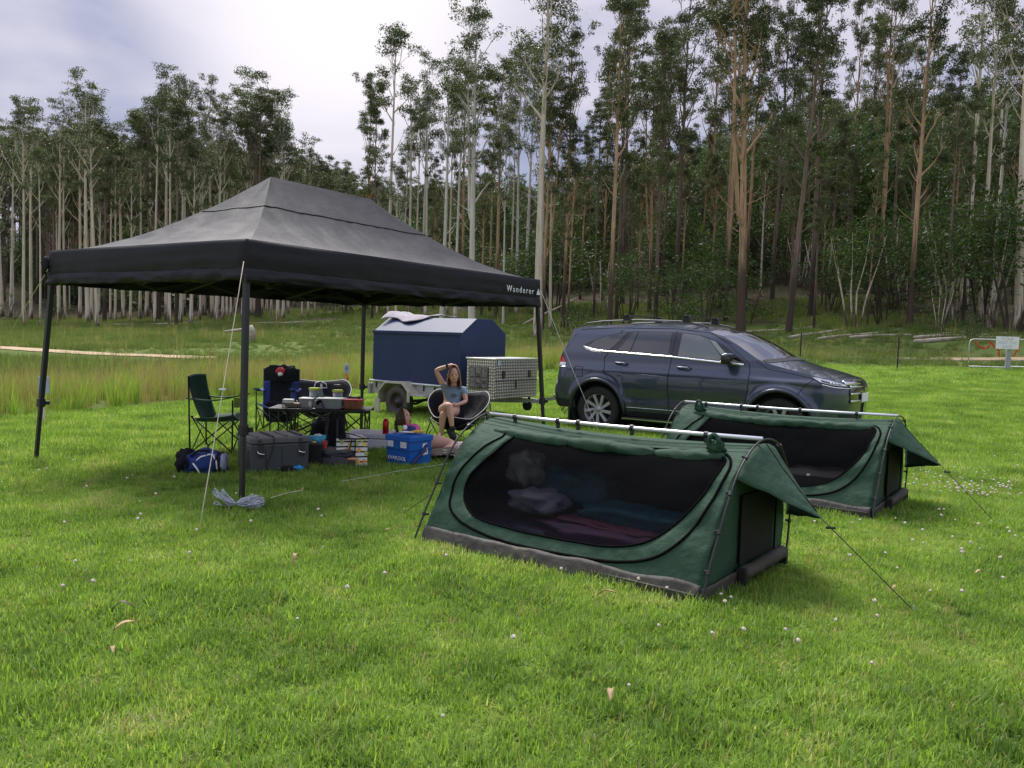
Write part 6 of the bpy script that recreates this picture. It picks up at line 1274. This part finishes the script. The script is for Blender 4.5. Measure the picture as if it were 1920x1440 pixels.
# dark soft bag
Y_ = 8.35; q = at(632, 878, Y_); t = thing('cooler_bag', 'slumped charcoal cooler bag with a navy zip band in front of the striped bag', 'bag', (q.x, Y_, 0)); hz_ = at(632, 842, Y_).z; w_ = at(664, 870, Y_).x - at(602, 870, Y_).x
m = MB(); m.blob((q.x, Y_ + .10, hz_ * .42), (w_, .28, hz_ * .85), amp=.15, n=16, sq=.45); m.build('bag_body', mat('charcoal cloth', (.075, .072, .078), .85, var=.2), t, world=True, smooth=True)
m = MB(); m.blob((q.x, Y_ + .10, hz_ * .66), (w_ * 1.02, .285, hz_ * .26), amp=.1, n=14, sq=.4); m.build('zip_band', mat('navy black band', (.010, .012, .020), .5), t, world=True, smooth=True)
m = MB(); m.blob((q.x - .01, Y_ + .12, hz_ * .86), (w_ * .92, .26, hz_ * .25), amp=.2, n=14, sq=.5); m.build('bag_lid', mat('charcoal lid', (.085, .082, .09), .8), t, world=True, smooth=True)
a, b = at(651, 861, 8.22), at(671, 861, 8.22); m = MB(); m.tube([a, a.lerp(b, .5) + Vector((0, 0, .003)), b], [.010, .014, .012], 8); tag(m.build('peg_mallet_handle', mat('orange timber', (.62, .30, .12), .5), smooth=True), 'orange handle lying against the striped bag', 'handle')
# black bags beneath the table
q = at(600, 822, 9.9); m = MB(); m.blob((q.x, 9.95, .17), (.24, .22, .34), amp=.3, fr=2, n=14, sq=.7); tag(m.build('black_bag', blackF, smooth=True), 'black bag standing under the middle of the camp table', 'bag')
q = at(628, 835, 9.5); t = thing('backpack', 'black backpack standing under the camp table behind the cooler bag', 'backpack', (q.x, 9.5, 0)); m = MB(); m.blob((q.x, 9.5, .22), (.22, .22, .44), amp=.25, fr=2, n=14, sq=.6, seed=5); m.build('pack', blackF, t, world=True, smooth=True)
for dx in (-.05, .05): m = MB(); m.tube([(q.x + dx, 9.38, .40), (q.x + dx * 1.2, 9.33, .25), (q.x + dx, 9.37, .08)], .014, 6, flat=.4); m.build('strap', mat('dark webbing', (.03, .03, .032), .7), t, world=True, smooth=True)
# striped fruit bag
Y_ = 8.55; A_ = gp(665, 876); t = thing('striped_bag', 'black and white striped shopping bag printed with orange and green fruit', 'bag', (A_.x, A_.y, 0), R(22)); hB = at(665, 822, A_.y).z
stripe = bpy.data.materials.new('striped fruit print'); stripe.use_nodes = True; nt = stripe.node_tree; b_ = nt.nodes['Principled BSDF']; L = nt.links; tc = nn(nt, 'ShaderNodeTexCoord'); sp_ = nn(nt, 'ShaderNodeSeparateXYZ'); L.new(tc.outputs['Object'], sp_.inputs[0])
mo = nn(nt, 'ShaderNodeMath', operation='MULTIPLY'); mo.inputs[1].default_value = 1 / .052; L.new(sp_.outputs[2], mo.inputs[0]); fr_ = nn(nt, 'ShaderNodeMath', operation='FRACT'); L.new(mo.outputs[0], fr_.inputs[0]); gt_ = nn(nt, 'ShaderNodeMath', operation='GREATER_THAN'); gt_.inputs[1].default_value = .30; L.new(fr_.outputs[0], gt_.inputs[0])
mx_ = nn(nt, 'ShaderNodeMix', data_type='RGBA'); L.new(gt_.outputs[0], mx_.inputs[0]); mx_.inputs[6].default_value = (.012, .012, .014, 1); mx_.inputs[7].default_value = (.72, .71, .68, 1); L.new(mx_.outputs[2], b_.inputs['Base Color']); b_.inputs['Roughness'].default_value = .6
W1, W2 = .13, .32     # right panel (front), left panel
m = MB(); m.box((W1 / 2, W2 / 2, hB / 2), (W1, W2, hB)); m.v = [q + Vector((.004 * nz(q.z * 9, q.x), .0, 0)) for q in m.v]; m.build('bag_body', stripe, t, bevel=.006)
# left face runs away to the left
m = MB(); m.box((-.09, .04, hB / 2 - .005), (.19, .02, hB)); m.build('bag_side', stripe, t, bevel=.004)
m = MB(); m.box((-.0, -.003, hB / 2), (.010, .010, hB)); m.box((W1 / 2 - .08, -.002, hB - .004), (W1 + .18, .012, .012)); m.build('black_edge', blackF, t)
orng = mat('orange fruit print', (.80, .36, .06), .6); grn = mat('green leaf print', (.36, .48, .12), .6); yel = mat('yellow fruit print', (.78, .58, .10), .6)
for i, (x, z, m_) in enumerate(((.04, .185, orng), (.10, .245, yel), (.03, .06, orng), (.10, .065, orng), (.02, .255, grn), (.115, .15, grn), (.07, .295, yel), (-.08, .19, orng), (-.13, .27, grn), (-.05, .24, yel), (-.10, .10, grn), (-.04, .12, orng))):
    yy = -.0025 if x > 0 else .028; m = MB(); m.add([Vector((x + .021 * math.cos(a) * (1 + .15 * math.cos(3 * a)), yy, z * hB / .31 + .023 * math.sin(a))) for a in np.linspace(0, 2 * math.pi, 14)[:-1]], [tuple(range(13))]); m.build('fruit_print', m_, t)
m = MB(); m.tube([(-.15, .01, hB), (-.09, .02, hB + .055), (.0, .02, hB + .03), (.10, .02, hB)], .007, 6, flat=.5); m.tube([(-.03, -.0, hB), (-.05, .02, hB - .10), (-.08, .02, hB - .16)], .010, 6, flat=.4); m.build('handle', blackF, t, smooth=True)
# grey-white ice box with the red can
EY = 9.75; t = thing('ice_box', 'large pale grey ice box with a red drink can on its lid', 'cool box', (at(680, 870, EY).x, EY, 0)); a, b, hE = at(648, 815, EY).x, at(733, 815, EY).x, at(700, 815, EY).z
eW = mat('pale grey moulded plastic', (.60, .61, .63), .4, var=.04)
m = MB(); m.box(((a + b) / 2, EY + .22, (hE - .05) / 2 + .0), (b - a, .46, hE - .05)); m.build('box_body', eW, t, world=True, bevel=.02)
m = MB(); m.box(((a + b) / 2, EY + .22, hE - .02), (b - a + .02, .48, .055)); m.build('lid', mat('grey lid top', (.52, .53, .56), .4, var=.04), t, world=True, bevel=.012)
q = at(723, 806, EY + .06); q.z = hE + .006; t = thing('red_can', 'dark red drink can standing on the pale grey ice box', 'can', q); m = MB(); hh = at(723, 787, EY + .06).z - q.z; m.lathe([(0, 0), (.034, 0), (.037, .008), (.037, hh - .02), (.03, hh - .004), (.026, hh), (0, hh)], q, n=24); m.build('can', mat('metallic red', (.40, .01, .015), .25, .5), t, world=True, smooth=True); m = MB(); m.lathe([(.0, hh + .001), (.024, hh + .002), (.024, hh + .014), (0, hh + .014)], q, n=16); m.build('cap', redL, t, world=True)
# blue cool box
BC0 = gp(768, 877); BC0.z = 0; Lp = gp(713, 868); Rp = gp(797, 868); t = CB = thing('cool_box', 'bright blue cool box with white stickers and a dark carrying strap', 'cool box', BC0); dl = (Lp - BC0); dr = (Rp - BC0); dl.z = dr.z = 0
# make the footprint square-cornered
dl.normalize(); dr = Vector((-dl.y, dl.x, 0)) * -1; WL, WR = .37, .36
hC = at(762, 819, BC0.y).z; cyaw = math.atan2(dr.y, dr.x); t.rotation_euler = (0, 0, cyaw)      # local x: right face direction, local y: left face direction
blu = mat('bright blue moulded plastic', (.006, .105, .42), .42, var=.08, scale=4, bump=.15, bscale=120, bdist=.002)
sgn = 1
m = MB(); m.box((WR / 2, WL / 2, (hC - .06) / 2), (WR - .02, WL - .02, hC - .06), taper=.95); m.build('box_body', blu, t, bevel=.014)
m = MB(); m.box((WR / 2, WL / 2, hC - .035), (WR, WL, .065)); lid_ = m.build('lid', blu, t, bevel=.012); m = MB(); m.box((WR / 2, WL / 2, hC - .001), (WR - .10, WL - .10, .012)); m.build('lid_panel', blu, lid_, bevel=.006)
m = MB(); m.box((WR / 2, WL / 2, .175), (WR - .012, WL - .012, .006)); m.build('body_groove', mat('dark blue groove', (.004, .05, .2), .5), t)
wS = mat('white sticker', (.76, .77, .78), .5, var=.02); dS = mat('grey sticker print', (.16, .17, .17), .6)
def on_left(y, z, o=.003): return Vector((-o + .011, y, z))       # left face is the plane x = 0
for y in (.10, .29):
    m = MB(); m.box(on_left(y, hC - .085, .006), (.003, .085, .085)); st2 = m.build('sticker', wS, t, bevel=.001)
    for k in range(7):
        a = 2 * math.pi * k / 7; m = MB(); c = on_left(y + .026 * math.cos(a), hC - .085 + .026 * math.sin(a), .0085); d = Vector((0, math.cos(a + .6), math.sin(a + .6))) * .010; s = Vector((0, -d.z, d.y)) * .45; m.add([c - d, c + s, c + d, c - s], [(0, 1, 2, 3)]); m.build('sticker_print', dS, st2)
Mt = Matrix(((0, 0, -1, .0085 - .012 + .0025), (-1, 0, 0, .185), (0, 1, 0, .085), (0, 0, 0, 1)))
text('EVAKOOL', .056, wS, t, Mt, spacing=1.02)
m = MB(); m.add([Vector((WR * .56, .002, hC - .09)), Vector((WR * .74, .002, hC - .085)), Vector((WR * .80, .002, hC - .205)), Vector((WR * .52, .002, hC - .215))], [(0, 1, 2, 3)]); m.v = [q + Vector((0, -.004 + .01, 0)) for q in m.v]; st3 = m.build('sticker', wS, t)
m = MB(); m.add([Vector((WR * .58, .0045, hC - .19)), Vector((WR * .75, .0045, hC - .185)), Vector((WR * .69, .0045, hC - .12)), Vector((WR * .66, .0045, hC - .165))], [(0, 1, 2, 3)]); m.build('emblem', dS, st3)
m = MB(); m.tube([(WR * .72, .004, hC - .10), (WR * .45, -.012, hC - .19), (WR * .18, -.016, .07), (-.008, -.012, .04)], .020, 6, flat=.25); m.build('strap', mat('navy webbing', (.008, .015, .10), .7), t, smooth=True)
q = root_m(t) @ Vector((.20, .16, hC + .012)); c_ = thing('sun_cap', 'navy, white and yellow cap lying on the blue cool box', 'cap', q); m = MB(); m.blob(q + Vector((-.02, 0, .03)), (.13, .12, .085), amp=.3, fr=3, n=14, flatbot=-.03); m.build('crown', mat('navy cap cloth', (.012, .03, .12), .8, var=.2), c_, world=True, smooth=True)
m = MB(); m.blob(q + Vector((.06, -.03, .022)), (.15, .12, .03), amp=.4, fr=4, n=10); m.build('brim', mat('yellow cap brim', (.70, .42, .06), .7), c_, world=True, smooth=True); m = MB(); m.blob(q + Vector((-.03, -.05, .015)), (.20, .10, .02), amp=.4, fr=4, n=10); m.build('band', wS, c_, world=True, smooth=True); m = MB(); m.blob(q + Vector((-.075, -.04, .06)), (.05, .04, .05), amp=.3, n=8); m.build('badge', wS, c_, world=True, smooth=True)
# plaid rug
plaid = bpy.data.materials.new('plaid rug'); plaid.use_nodes = True; nt = plaid.node_tree; b_ = nt.nodes['Principled BSDF']; L = nt.links; tc = nn(nt, 'ShaderNodeTexCoord'); w1 = nn(nt, 'ShaderNodeTexWave', bands_direction='X'); w2 = nn(nt, 'ShaderNodeTexWave', bands_direction='Y')
for q_ in (w1, w2): q_.inputs['Scale'].default_value = 3.2; q_.inputs['Distortion'].default_value = .3; L.new(tc.outputs['Object'], q_.inputs[0])
r1 = nn(nt, 'ShaderNodeValToRGB'); r1.color_ramp.interpolation = 'CONSTANT'; e = r1.color_ramp.elements; e[0].color = (.035, .045, .10, 1); e[1].position = .5; e[1].color = (.50, .46, .46, 1); q_ = e.new(.8); q_.color = (.34, .12, .13, 1); L.new(w1.outputs[0], r1.inputs[0])
r2 = nn(nt, 'ShaderNodeValToRGB'); r2.color_ramp.interpolation = 'CONSTANT'; e = r2.color_ramp.elements; e[0].color = (.06, .07, .13, 1); e[1].position = .45; e[1].color = (.62, .55, .54, 1); L.new(w2.outputs[0], r2.inputs[0])
x_ = nn(nt, 'ShaderNodeMix', data_type='RGBA'); x_.inputs[0].default_value = .5; L.new(r1.outputs[0], x_.inputs[6]); L.new(r2.outputs[0], x_.inputs[7]); L.new(x_.outputs[2], b_.inputs['Base Color']); b_.inputs['Roughness'].default_value = .95
def rugf(u, v):
    x = -1.02 + 1.10 * u + .10 * v + .04 * nz(v * 4, 1); y = 8.95 + 1.75 * v + .05 * nz(u * 4, 2); return Vector((x, y, tz(x, y) + .055 + .035 * abs(nz(u * 5, v * 6, 4)) + .02 * nz(u * 14, v * 12, 4)))
m = MB(); m.grid(rugf, 50, 60); rug = m.build('picnic_rug', plaid, smooth=True, thick=.01); tag(rug, 'rumpled plaid picnic rug under the girl lying on the lawn', 'rug')
# ================================================================ PEOPLE
skin = mat('warm skin', (.72, .43, .30), .5, var=.06, scale=8); skinM = skin; hairB = mat('dark blond hair', (.30, .17, .085), .55, var=.35, scale=30, stretch=(4, 4, .4)); hairD = mat('brown plaited hair', (.085, .042, .022), .55, var=.35, scale=40, stretch=(3, 3, .6)); shirtB = mat('pale blue t-shirt', (.22, .34, .46), .85, var=.12, scale=4, bump=.5, bscale=18, bdist=.02); shortD = mat('dark shorts', (.012, .013, .018), .8); pinkT = mat('pink top', (.75, .14, .38), .8, var=.1, bump=.3, bscale=20, bdist=.01); lipM = mat('lips', (.42, .13, .11), .5); eyeM = mat('dark eyes', (.02, .012, .01), .3); shoeM = mat('black trainer', (.02, .02, .022), .7)
def skinbody(name, J, E, m_, root, sub=2, rootv=0):
    names = list(J); me = bpy.data.meshes.new(name); im = root_m(root).inverted(); me.from_pydata([tuple(im @ J[n][0]) for n in names], [(names.index(a), names.index(b)) for a, b in E], []); me.update()
    o = bpy.data.objects.new(name, me); col.objects.link(o); o.parent = root; md = o.modifiers.new('skin', 'SKIN'); md.use_smooth_shade = True; md.branch_smoothing = .6
    for i, n in enumerate(names):
        r_ = J[n][1]; r_ = r_ if isinstance(r_, tuple) else (r_, r_); me.skin_vertices[0].data[i].radius = r_; me.skin_vertices[0].data[i].use_root = (i == rootv)
    s = o.modifiers.new('sub', 'SUBSURF'); s.levels = sub; s.render_levels = sub; me.materials.append(m_); 
    return o
def hand(J, E, w, d, side, tag_, L=.085, r_=.0085, curl=.5, up=Vector((0, 0, 1))):
    d = d.normalized(); s = d.cross(up).normalized() * side; n = s.cross(d).normalized()
    J[tag_ + 'palm'] = (w + d * .045, (.024, .030)); J[tag_ + 'pk'] = (w + d * .085, (.018, .028))
    return d, s, n
def fingers(name, w, d, s, n, m_, root, curl, L=1.0):
    # five separate fingers, each rooted inside the palm
    for k, (off, ln) in enumerate(((-.028, .058), (-.010, .072), (.009, .078), (.027, .070), (None, .05))):
        J = {}
        if off is not None:
            a = w + d * .075 + s * off; dd = d.copy(); J['a'] = (a - d * .02, .009)
            for q in range(3): dd = (dd * math.cos(curl) - n * math.sin(curl)).normalized(); a = a + dd * ln * L / 3 + (Vector((0, 0, 0))); J['f%d' % q] = (a, .0085 - .0012 * q)
        else:
            a = w + d * .03 + s * .02; dd = (d * .6 + s * .8).normalized(); J['a'] = (a, .010)
            for q in range(3): a = a + dd * ln * L / 3; dd = (dd * .85 + d * .3 - n * .2).normalized(); J['f%d' % q] = (a, .010 - .001 * q)
        ks = list(J); skinbody(name, J, list(zip(ks, ks[1:])), m_, root, 1)
def head(c, yaw, pitch, S, root, hairm, hair):
    M = Matrix.Translation(c) @ Matrix.Rotation(yaw, 4, 'Z') @ Matrix.Rotation(pitch, 4, 'X') @ Matrix.Scale(S, 4)
    im = root_m(root).inverted() @ M
    def hd(u, v):      # faces -Y, head 0.225 tall, 0.155 wide
        th = math.pi * v; ph = 2 * math.pi * u; x, y, z = math.sin(th) * math.sin(ph), -math.sin(th) * math.cos(ph), math.cos(th)
        wx = .076 * (1 - .22 * max(0, -z) ** 1.4); wy = .092 * (1 - .12 * max(0, -z)); p = Vector((x * wx, y * wy + (.006 if z > 0 else 0), z * .115))
        if y < 0:
            f = max(0, -y)
            p.y -= .020 * math.exp(-((x * wx) / .012) ** 2 - ((p.z + .015) / .020) ** 2) * f             # nose
            p.y += .010 * math.exp(-((abs(p.x) - .031) / .014) ** 2 - ((p.z - .010) / .012) ** 2) * f     # eye sockets
            p.y -= .006 * math.exp(-((p.x) / .022) ** 2 - ((p.z + .052) / .010) ** 2) * f                # lips
            p.y -= .010 * math.exp(-((p.x) / .020) ** 2 - ((p.z + .092) / .018) ** 2) * f                # chin
        return p
    m = MB(); m.grid(hd, 49, 40, flip=True); m.v = [im @ q for q in m.v]; hdo = m.build('head', skinM, root, smooth=True)
    for sx_ in (-1, 1):
        m = MB(); m.blob((sx_ * .031, -.077, .010), (.020, .012, .008), amp=0, n=8); m.v = [im @ q for q in m.v]; m.build('eye', eyeM, hdo, smooth=True)
        m = MB(); m.blob((sx_ * .031, -.084, .027), (.032, .008, .006), amp=0, n=8); m.v = [im @ q for q in m.v]; m.build('eyebrow', hairm, hdo, smooth=True)
        m = MB(); m.blob((sx_ * .077, .008, -.002), (.016, .036, .055), amp=.1, n=8); m.v = [im @ q for q in m.v]; m.build('ear', skinM, hdo, smooth=True)
    m = MB(); m.blob((0, -.088, -.052), (.042, .012, .013), amp=0, n=8); m.v = [im @ q for q in m.v]; m.build('mouth', lipM, hdo, smooth=True)
    m = MB(); hair(m); m.v = [im @ q for q in m.v]; m.build('hair', hairm, root, smooth=True); return M
# ---- teenager in the moon chair
PY = 11.5
def J_(px, py, dy): return at(px, py, PY + dy)
W1t = thing('person', 'teenager in a pale blue t-shirt sitting with crossed legs, hand on her head', 'person', (at(848, 800, PY).x, PY, gnd(-.8, PY)))
J = dict(hip=(J_(846, 768, .05), (.125, .10)), waist=(J_(848, 752, .06), (.105, .08)), chest=(J_(851, 735, .08), (.125, .09)), neckb=(J_(851, 724, .07), (.055, .05)), neck=(J_(851, 717, .04), .043), headc=(J_(851, 708, .03), .045),
 shR=(J_(833, 726, .07), .046), elR=(J_(816.5, 694, .0), .034), wrR=(J_(842, 685.5, .0), .023), haR=(J_(850, 683.5, .0), (.032, .020)),
 shL=(J_(869, 727, .07), .046), elL=(J_(874, 753, -.02), .034), wrL=(J_(856, 759, -.16), .023), haL=(J_(849, 757, -.20), (.030, .020)),
 hpR=(J_(836, 769, -.02), .088), thR=(J_(830, 768, -.20), .078), knR=(J_(842, 758, -.42), .055), shnR=(J_(845, 779, -.44), .046), anR=(J_(847.5, 801, -.40), .030), 
 hpL=(J_(856, 770, -.02), .088), thL=(J_(850, 772, -.18), .074), knL=(J_(831, 775, -.36), .054), shnL=(J_(829, 792, -.34), .045), anL=(J_(827, 812, -.32), .030), ftL=(J_(824, 819, -.38), (.034, .022)))
E = [('hip', 'waist'), ('waist', 'chest'), ('chest', 'neckb'), ('neckb', 'neck'), ('neck', 'headc'), ('chest', 'shR'), ('shR', 'elR'), ('elR', 'wrR'), ('wrR', 'haR'), ('chest', 'shL'), ('shL', 'elL'), ('elL', 'wrL'), ('wrL', 'haL'), ('hip', 'hpR'), ('hpR', 'thR'), ('thR', 'knR'), ('knR', 'shnR'), ('shnR', 'anR'), ('hip', 'hpL'), ('hpL', 'thL'), ('thL', 'knL'), ('knL', 'shnL'), ('shnL', 'anL'), ('anL', 'ftL')]
skinbody('body', J, E, skinM, W1t)
for a, b, cl in (('wrR', 'haR', .45), ('wrL', 'haL', .35)):
    d = (J[b][0] - J[a][0]).normalized(); s = d.cross(Vector((0, -1, 0))).normalized(); n = s.cross(d); s2 = Vector((0, 1, 0)); fingers('finger', J[a][0] - d * .01, d, s2, Vector((0, 0, 1)) if a == 'wrR' else Vector((0, 0, 1)), skinM, W1t, cl, 1.0)
m = MB(); m.tube([J['wrR'][0].lerp(J['elR'][0], .10), J['wrR'][0].lerp(J['elR'][0], .22)], .027, 12); m.blob(J['wrR'][0].lerp(J['elR'][0], .14) + Vector((0, -.022, .014)), (.038, .016, .038), amp=0, n=8); m.build('watch', blackG, W1t, world=True, smooth=True)
TJ = dict(hem=(J_(846, 766, .03), (.150, .112)), waist=(J_(848, 753, .05), (.128, .098)), chest=(J_(851, 736, .07), (.142, .105)), neckb=(J_(851, 726, .07), (.085, .072)), shR=(J_(834, 727, .07), .060), slR=(J_(828, 716, .05), .056), shL=(J_(868.5, 728, .07), .060), slL=(J_(872, 743, .03), .056))
skinbody('t_shirt', TJ, [('hem', 'waist'), ('waist', 'chest'), ('chest', 'neckb'), ('chest', 'shR'), ('shR', 'slR'), ('chest', 'shL'), ('shL', 'slL')], shirtB, W1t)
m = MB(); cc = J_(851, 742, -.045); m.add([cc + Vector((.045 * math.cos(a), -.004, .028 * math.sin(a))) for a in np.linspace(0, 6.28, 14)], [tuple(range(14))]); m.build('shirt_print', mat('navy shirt print', (.12, .15, .22), .8, var=.5, scale=60), W1t, world=True)
SJ = dict(c=(J_(846, 770, .04), (.135, .11)), l=(J_(855, 771, -.05), .098), r=(J_(836, 770, -.05), .098)); skinbody('shorts', SJ, [('c', 'l'), ('c', 'r')], shortD, W1t)
def shoe(a, d, root, m_=shoeM, L=.22):
    d = d.normalized(); M = Matrix.Translation(a); m = MB(); yaw = math.atan2(d.y, d.x); mb2 = MB(); mb2.blob((L * .28, 0, -.028), (L, .085, .07), amp=.08, n=12, sq=.7); mb2.blob((0, 0, .012), (.085, .075, .09), amp=.05, n=10, sq=.8)
    rot = Vector((1, 0, 0)).rotation_difference(d).to_matrix(); m.v = [a + rot @ q for q in mb2.v]; m.f = mb2.f; m.build('shoe', m_, root, world=True, smooth=True)
    m = MB(); mb2 = MB(); mb2.blob((L * .28, 0, -.062), (L * 1.03, .09, .022), amp=0, n=10, sq=.5); m.v = [a + rot @ q for q in mb2.v]; m.f = mb2.f; m.build('sole', wS if False else mat('dark sole', (.05, .05, .05), .7), root, world=True, smooth=True)
shoe(J['anR'][0] - Vector((0, 0, .03)), Vector((.35, -.75, -.45)), W1t)
def hairA(m):
    def f(u, v):
        th = math.pi * .80 * v; ph = math.pi * (.27 + 1.46 * u) ; x, y, z = math.sin(th) * math.sin(ph), -math.sin(th) * math.cos(ph), math.cos(th); r_ = 1.13 + .04 * nz(u * 22, v * 2)
        p = Vector((x * .079 * r_, y * .098 * r_ + .004, z * .122 * r_));
        if v > .5: k = (v - .5) / .5; p.z = .0 - .19 * k + .02 * nz(u * 12, 3); p.x = (.092 + .025 * k + .014 * nz(u * 14, v * 5)) * (1 if math.sin(ph) > 0 else -1) * abs(math.sin(ph)) ** .6; p.y = -(.10 + .012 * k) * math.cos(ph) + .01
        return p
    m.grid(f, 60, 26)
head(J_(851.5, 703.5, .0), R(4), R(2), .98, W1t, hairB, hairA)
# ---- girl lying on the rug
PY = 9.75
G1 = thing('person', 'girl in a pink top with brown plait lying on the plaid rug', 'person', (at(800, 850, 9.5).x, 9.5, 0))
J = dict(hip=(at(790, 838, 9.45), (.125, .10)), waist=(at(778, 830, 9.7), (.10, .085)), chest=(at(768, 815, 9.9), (.115, .09)), neckb=(at(762, 803, 9.98), .05), neck=(at(759, 797, 10.0), .042), headc=(at(757, 789, 10.0), .045),
 shR=(at(776, 809, 9.85), .048), elR=(at(790, 822, 9.85), .036), wrR=(at(800, 826, 9.7), .024), shL=(at(757, 812, 10.05), .046), elL=(at(748, 824, 10.05), .034), wrL=(at(742, 834, 9.95), .024),
 hpR=(at(800, 829, 9.35), .100), thR=(at(824, 828, 9.25), .082), knR=(at(850, 834, 9.15), .058), shnR=(at(835, 846, 9.05), .046), anR=(at(816, 850, 9.0), .034), heR=(at(808, 850, 8.98), .036),
 hpL=(at(802, 842, 9.4), .092), thL=(at(828, 843, 9.3), .072), knL=(at(850, 846, 9.25), .055), anL=(at(858, 853, 9.05), .034), ftL=(at(862, 862, 8.92), (.036, .024)))
E = [('hip', 'waist'), ('waist', 'chest'), ('chest', 'neckb'), ('neckb', 'neck'), ('neck', 'headc'), ('chest', 'shR'), ('shR', 'elR'), ('elR', 'wrR'), ('chest', 'shL'), ('shL', 'elL'), ('elL', 'wrL'), ('hip', 'hpR'), ('hpR', 'thR'), ('thR', 'knR'), ('knR', 'shnR'), ('shnR', 'anR'), ('anR', 'heR'), ('hip', 'hpL'), ('hpL', 'thL'), ('thL', 'knL'), ('knL', 'anL'), ('anL', 'ftL')]
skinbody('body', J, E, skinM, G1)
skinbody('top', dict(w=(at(786, 832, 9.6), (.135, .11)), c=(at(773, 812, 9.85), (.14, .11)), n=(at(766, 802, 9.93), .075), r=(at(779, 803, 9.80), .070), s=(at(788, 812, 9.80), .060), l=(at(756, 813, 10.05), .06)), [('w', 'c'), ('c', 'n'), ('c', 'r'), ('r', 's'), ('c', 'l')], pinkT, G1)
skinbody('shorts', dict(c=(at(790, 839, 9.46), (.142, .115)), r=(at(803, 832, 9.36), .112)), [('c', 'r')], shortD, G1)
def hairC(m):
    def f(u, v):
        th = math.pi * .74 * v; ph = math.pi * (.26 + 1.48 * u); r_ = 1.09; x, y, z = math.sin(th) * math.sin(ph), -math.sin(th) * math.cos(ph), math.cos(th); return Vector((x * .078 * r_, y * .095 * r_ + .004, z * .118 * r_))
    m.grid(f, 50, 22)
    pts = [Vector((0, .085, .0)), Vector((.01, .13, -.04)), Vector((.0, .14, -.10)), Vector((-.01, .12, -.16)), Vector((0, .11, -.22)), Vector((.0, .10, -.27))]; dn = []
    for a, b in zip(pts, pts[1:]):
        for k in range(5): dn.append(a.lerp(b, k / 5))
    m.tube(dn, [(.030 - .018 * i / len(dn)) * (1 + .25 * math.sin(i * 1.9)) for i in range(len(dn))], 10)
head(at(757, 783, 10.0), R(62), R(-14), 1.0, G1, hairD, hairC)
# sole of the sandal turned to the camera
q = at(834, 846, 8.93); m = MB()
def sole(u, v):
    a = 2 * math.pi * v; L = .155; x = L * math.cos(a); wv = (.052 if x > 0 else .040) * (1 - .18 * math.exp(-((x + .01) / .05) ** 2)); return q + Vector((x, -.012 * (1 - u) + .0 + .10 * 0, wv * math.sin(a) + .06 * x)) * 1.0 if u < 1.5 else q
vs = [sole(0, k / 40) for k in range(40)] + [sole(0, k / 40) + Vector((0, .028, 0)) for k in range(40)]; m.add(vs, [tuple(range(40))[::-1], tuple(range(40, 80))] + [(k, (k + 1) % 40, 40 + (k + 1) % 40, 40 + k) for k in range(40)]); m.build('sandal_sole', mat('taupe sandal sole', (.30, .235, .175), .7, var=.08), G1, world=True)
for dz in (.0,):
    m = MB(); m.box(q + Vector((.0, -.016, .015)), (.05, .006, .010)); m.box(q + Vector((.005, -.016, -.012)), (.035, .006, .008)); m.build('sole_print', wS, G1, world=True)
for k, dx in enumerate((0, .012, .024, .036, .047)):
    a = at(860, 862, 8.9) + Vector((dx - .01, -.02, -.005 * k)); skinbody('toe', dict(a=(a + Vector((-.012, .04, .012)), .010), b=(a, .009 - .0006 * k), c=(a + Vector((.002, -.018, -.008)), .008 - .0006 * k)), [('a', 'b'), ('b', 'c')], skinM, G1, 1)
fingers('finger', J['wrR'][0], Vector((.9, -.4, -.1)).normalized(), Vector((0, .3, .9)).normalized(), Vector((0, -1, .3)).normalized(), skinM, G1, .3)
fingers('finger', J['wrL'][0], Vector((-.5, -.6, -.4)).normalized(), Vector((.8, -.4, .2)).normalized(), Vector((0, 0, 1)), skinM, G1, .3)
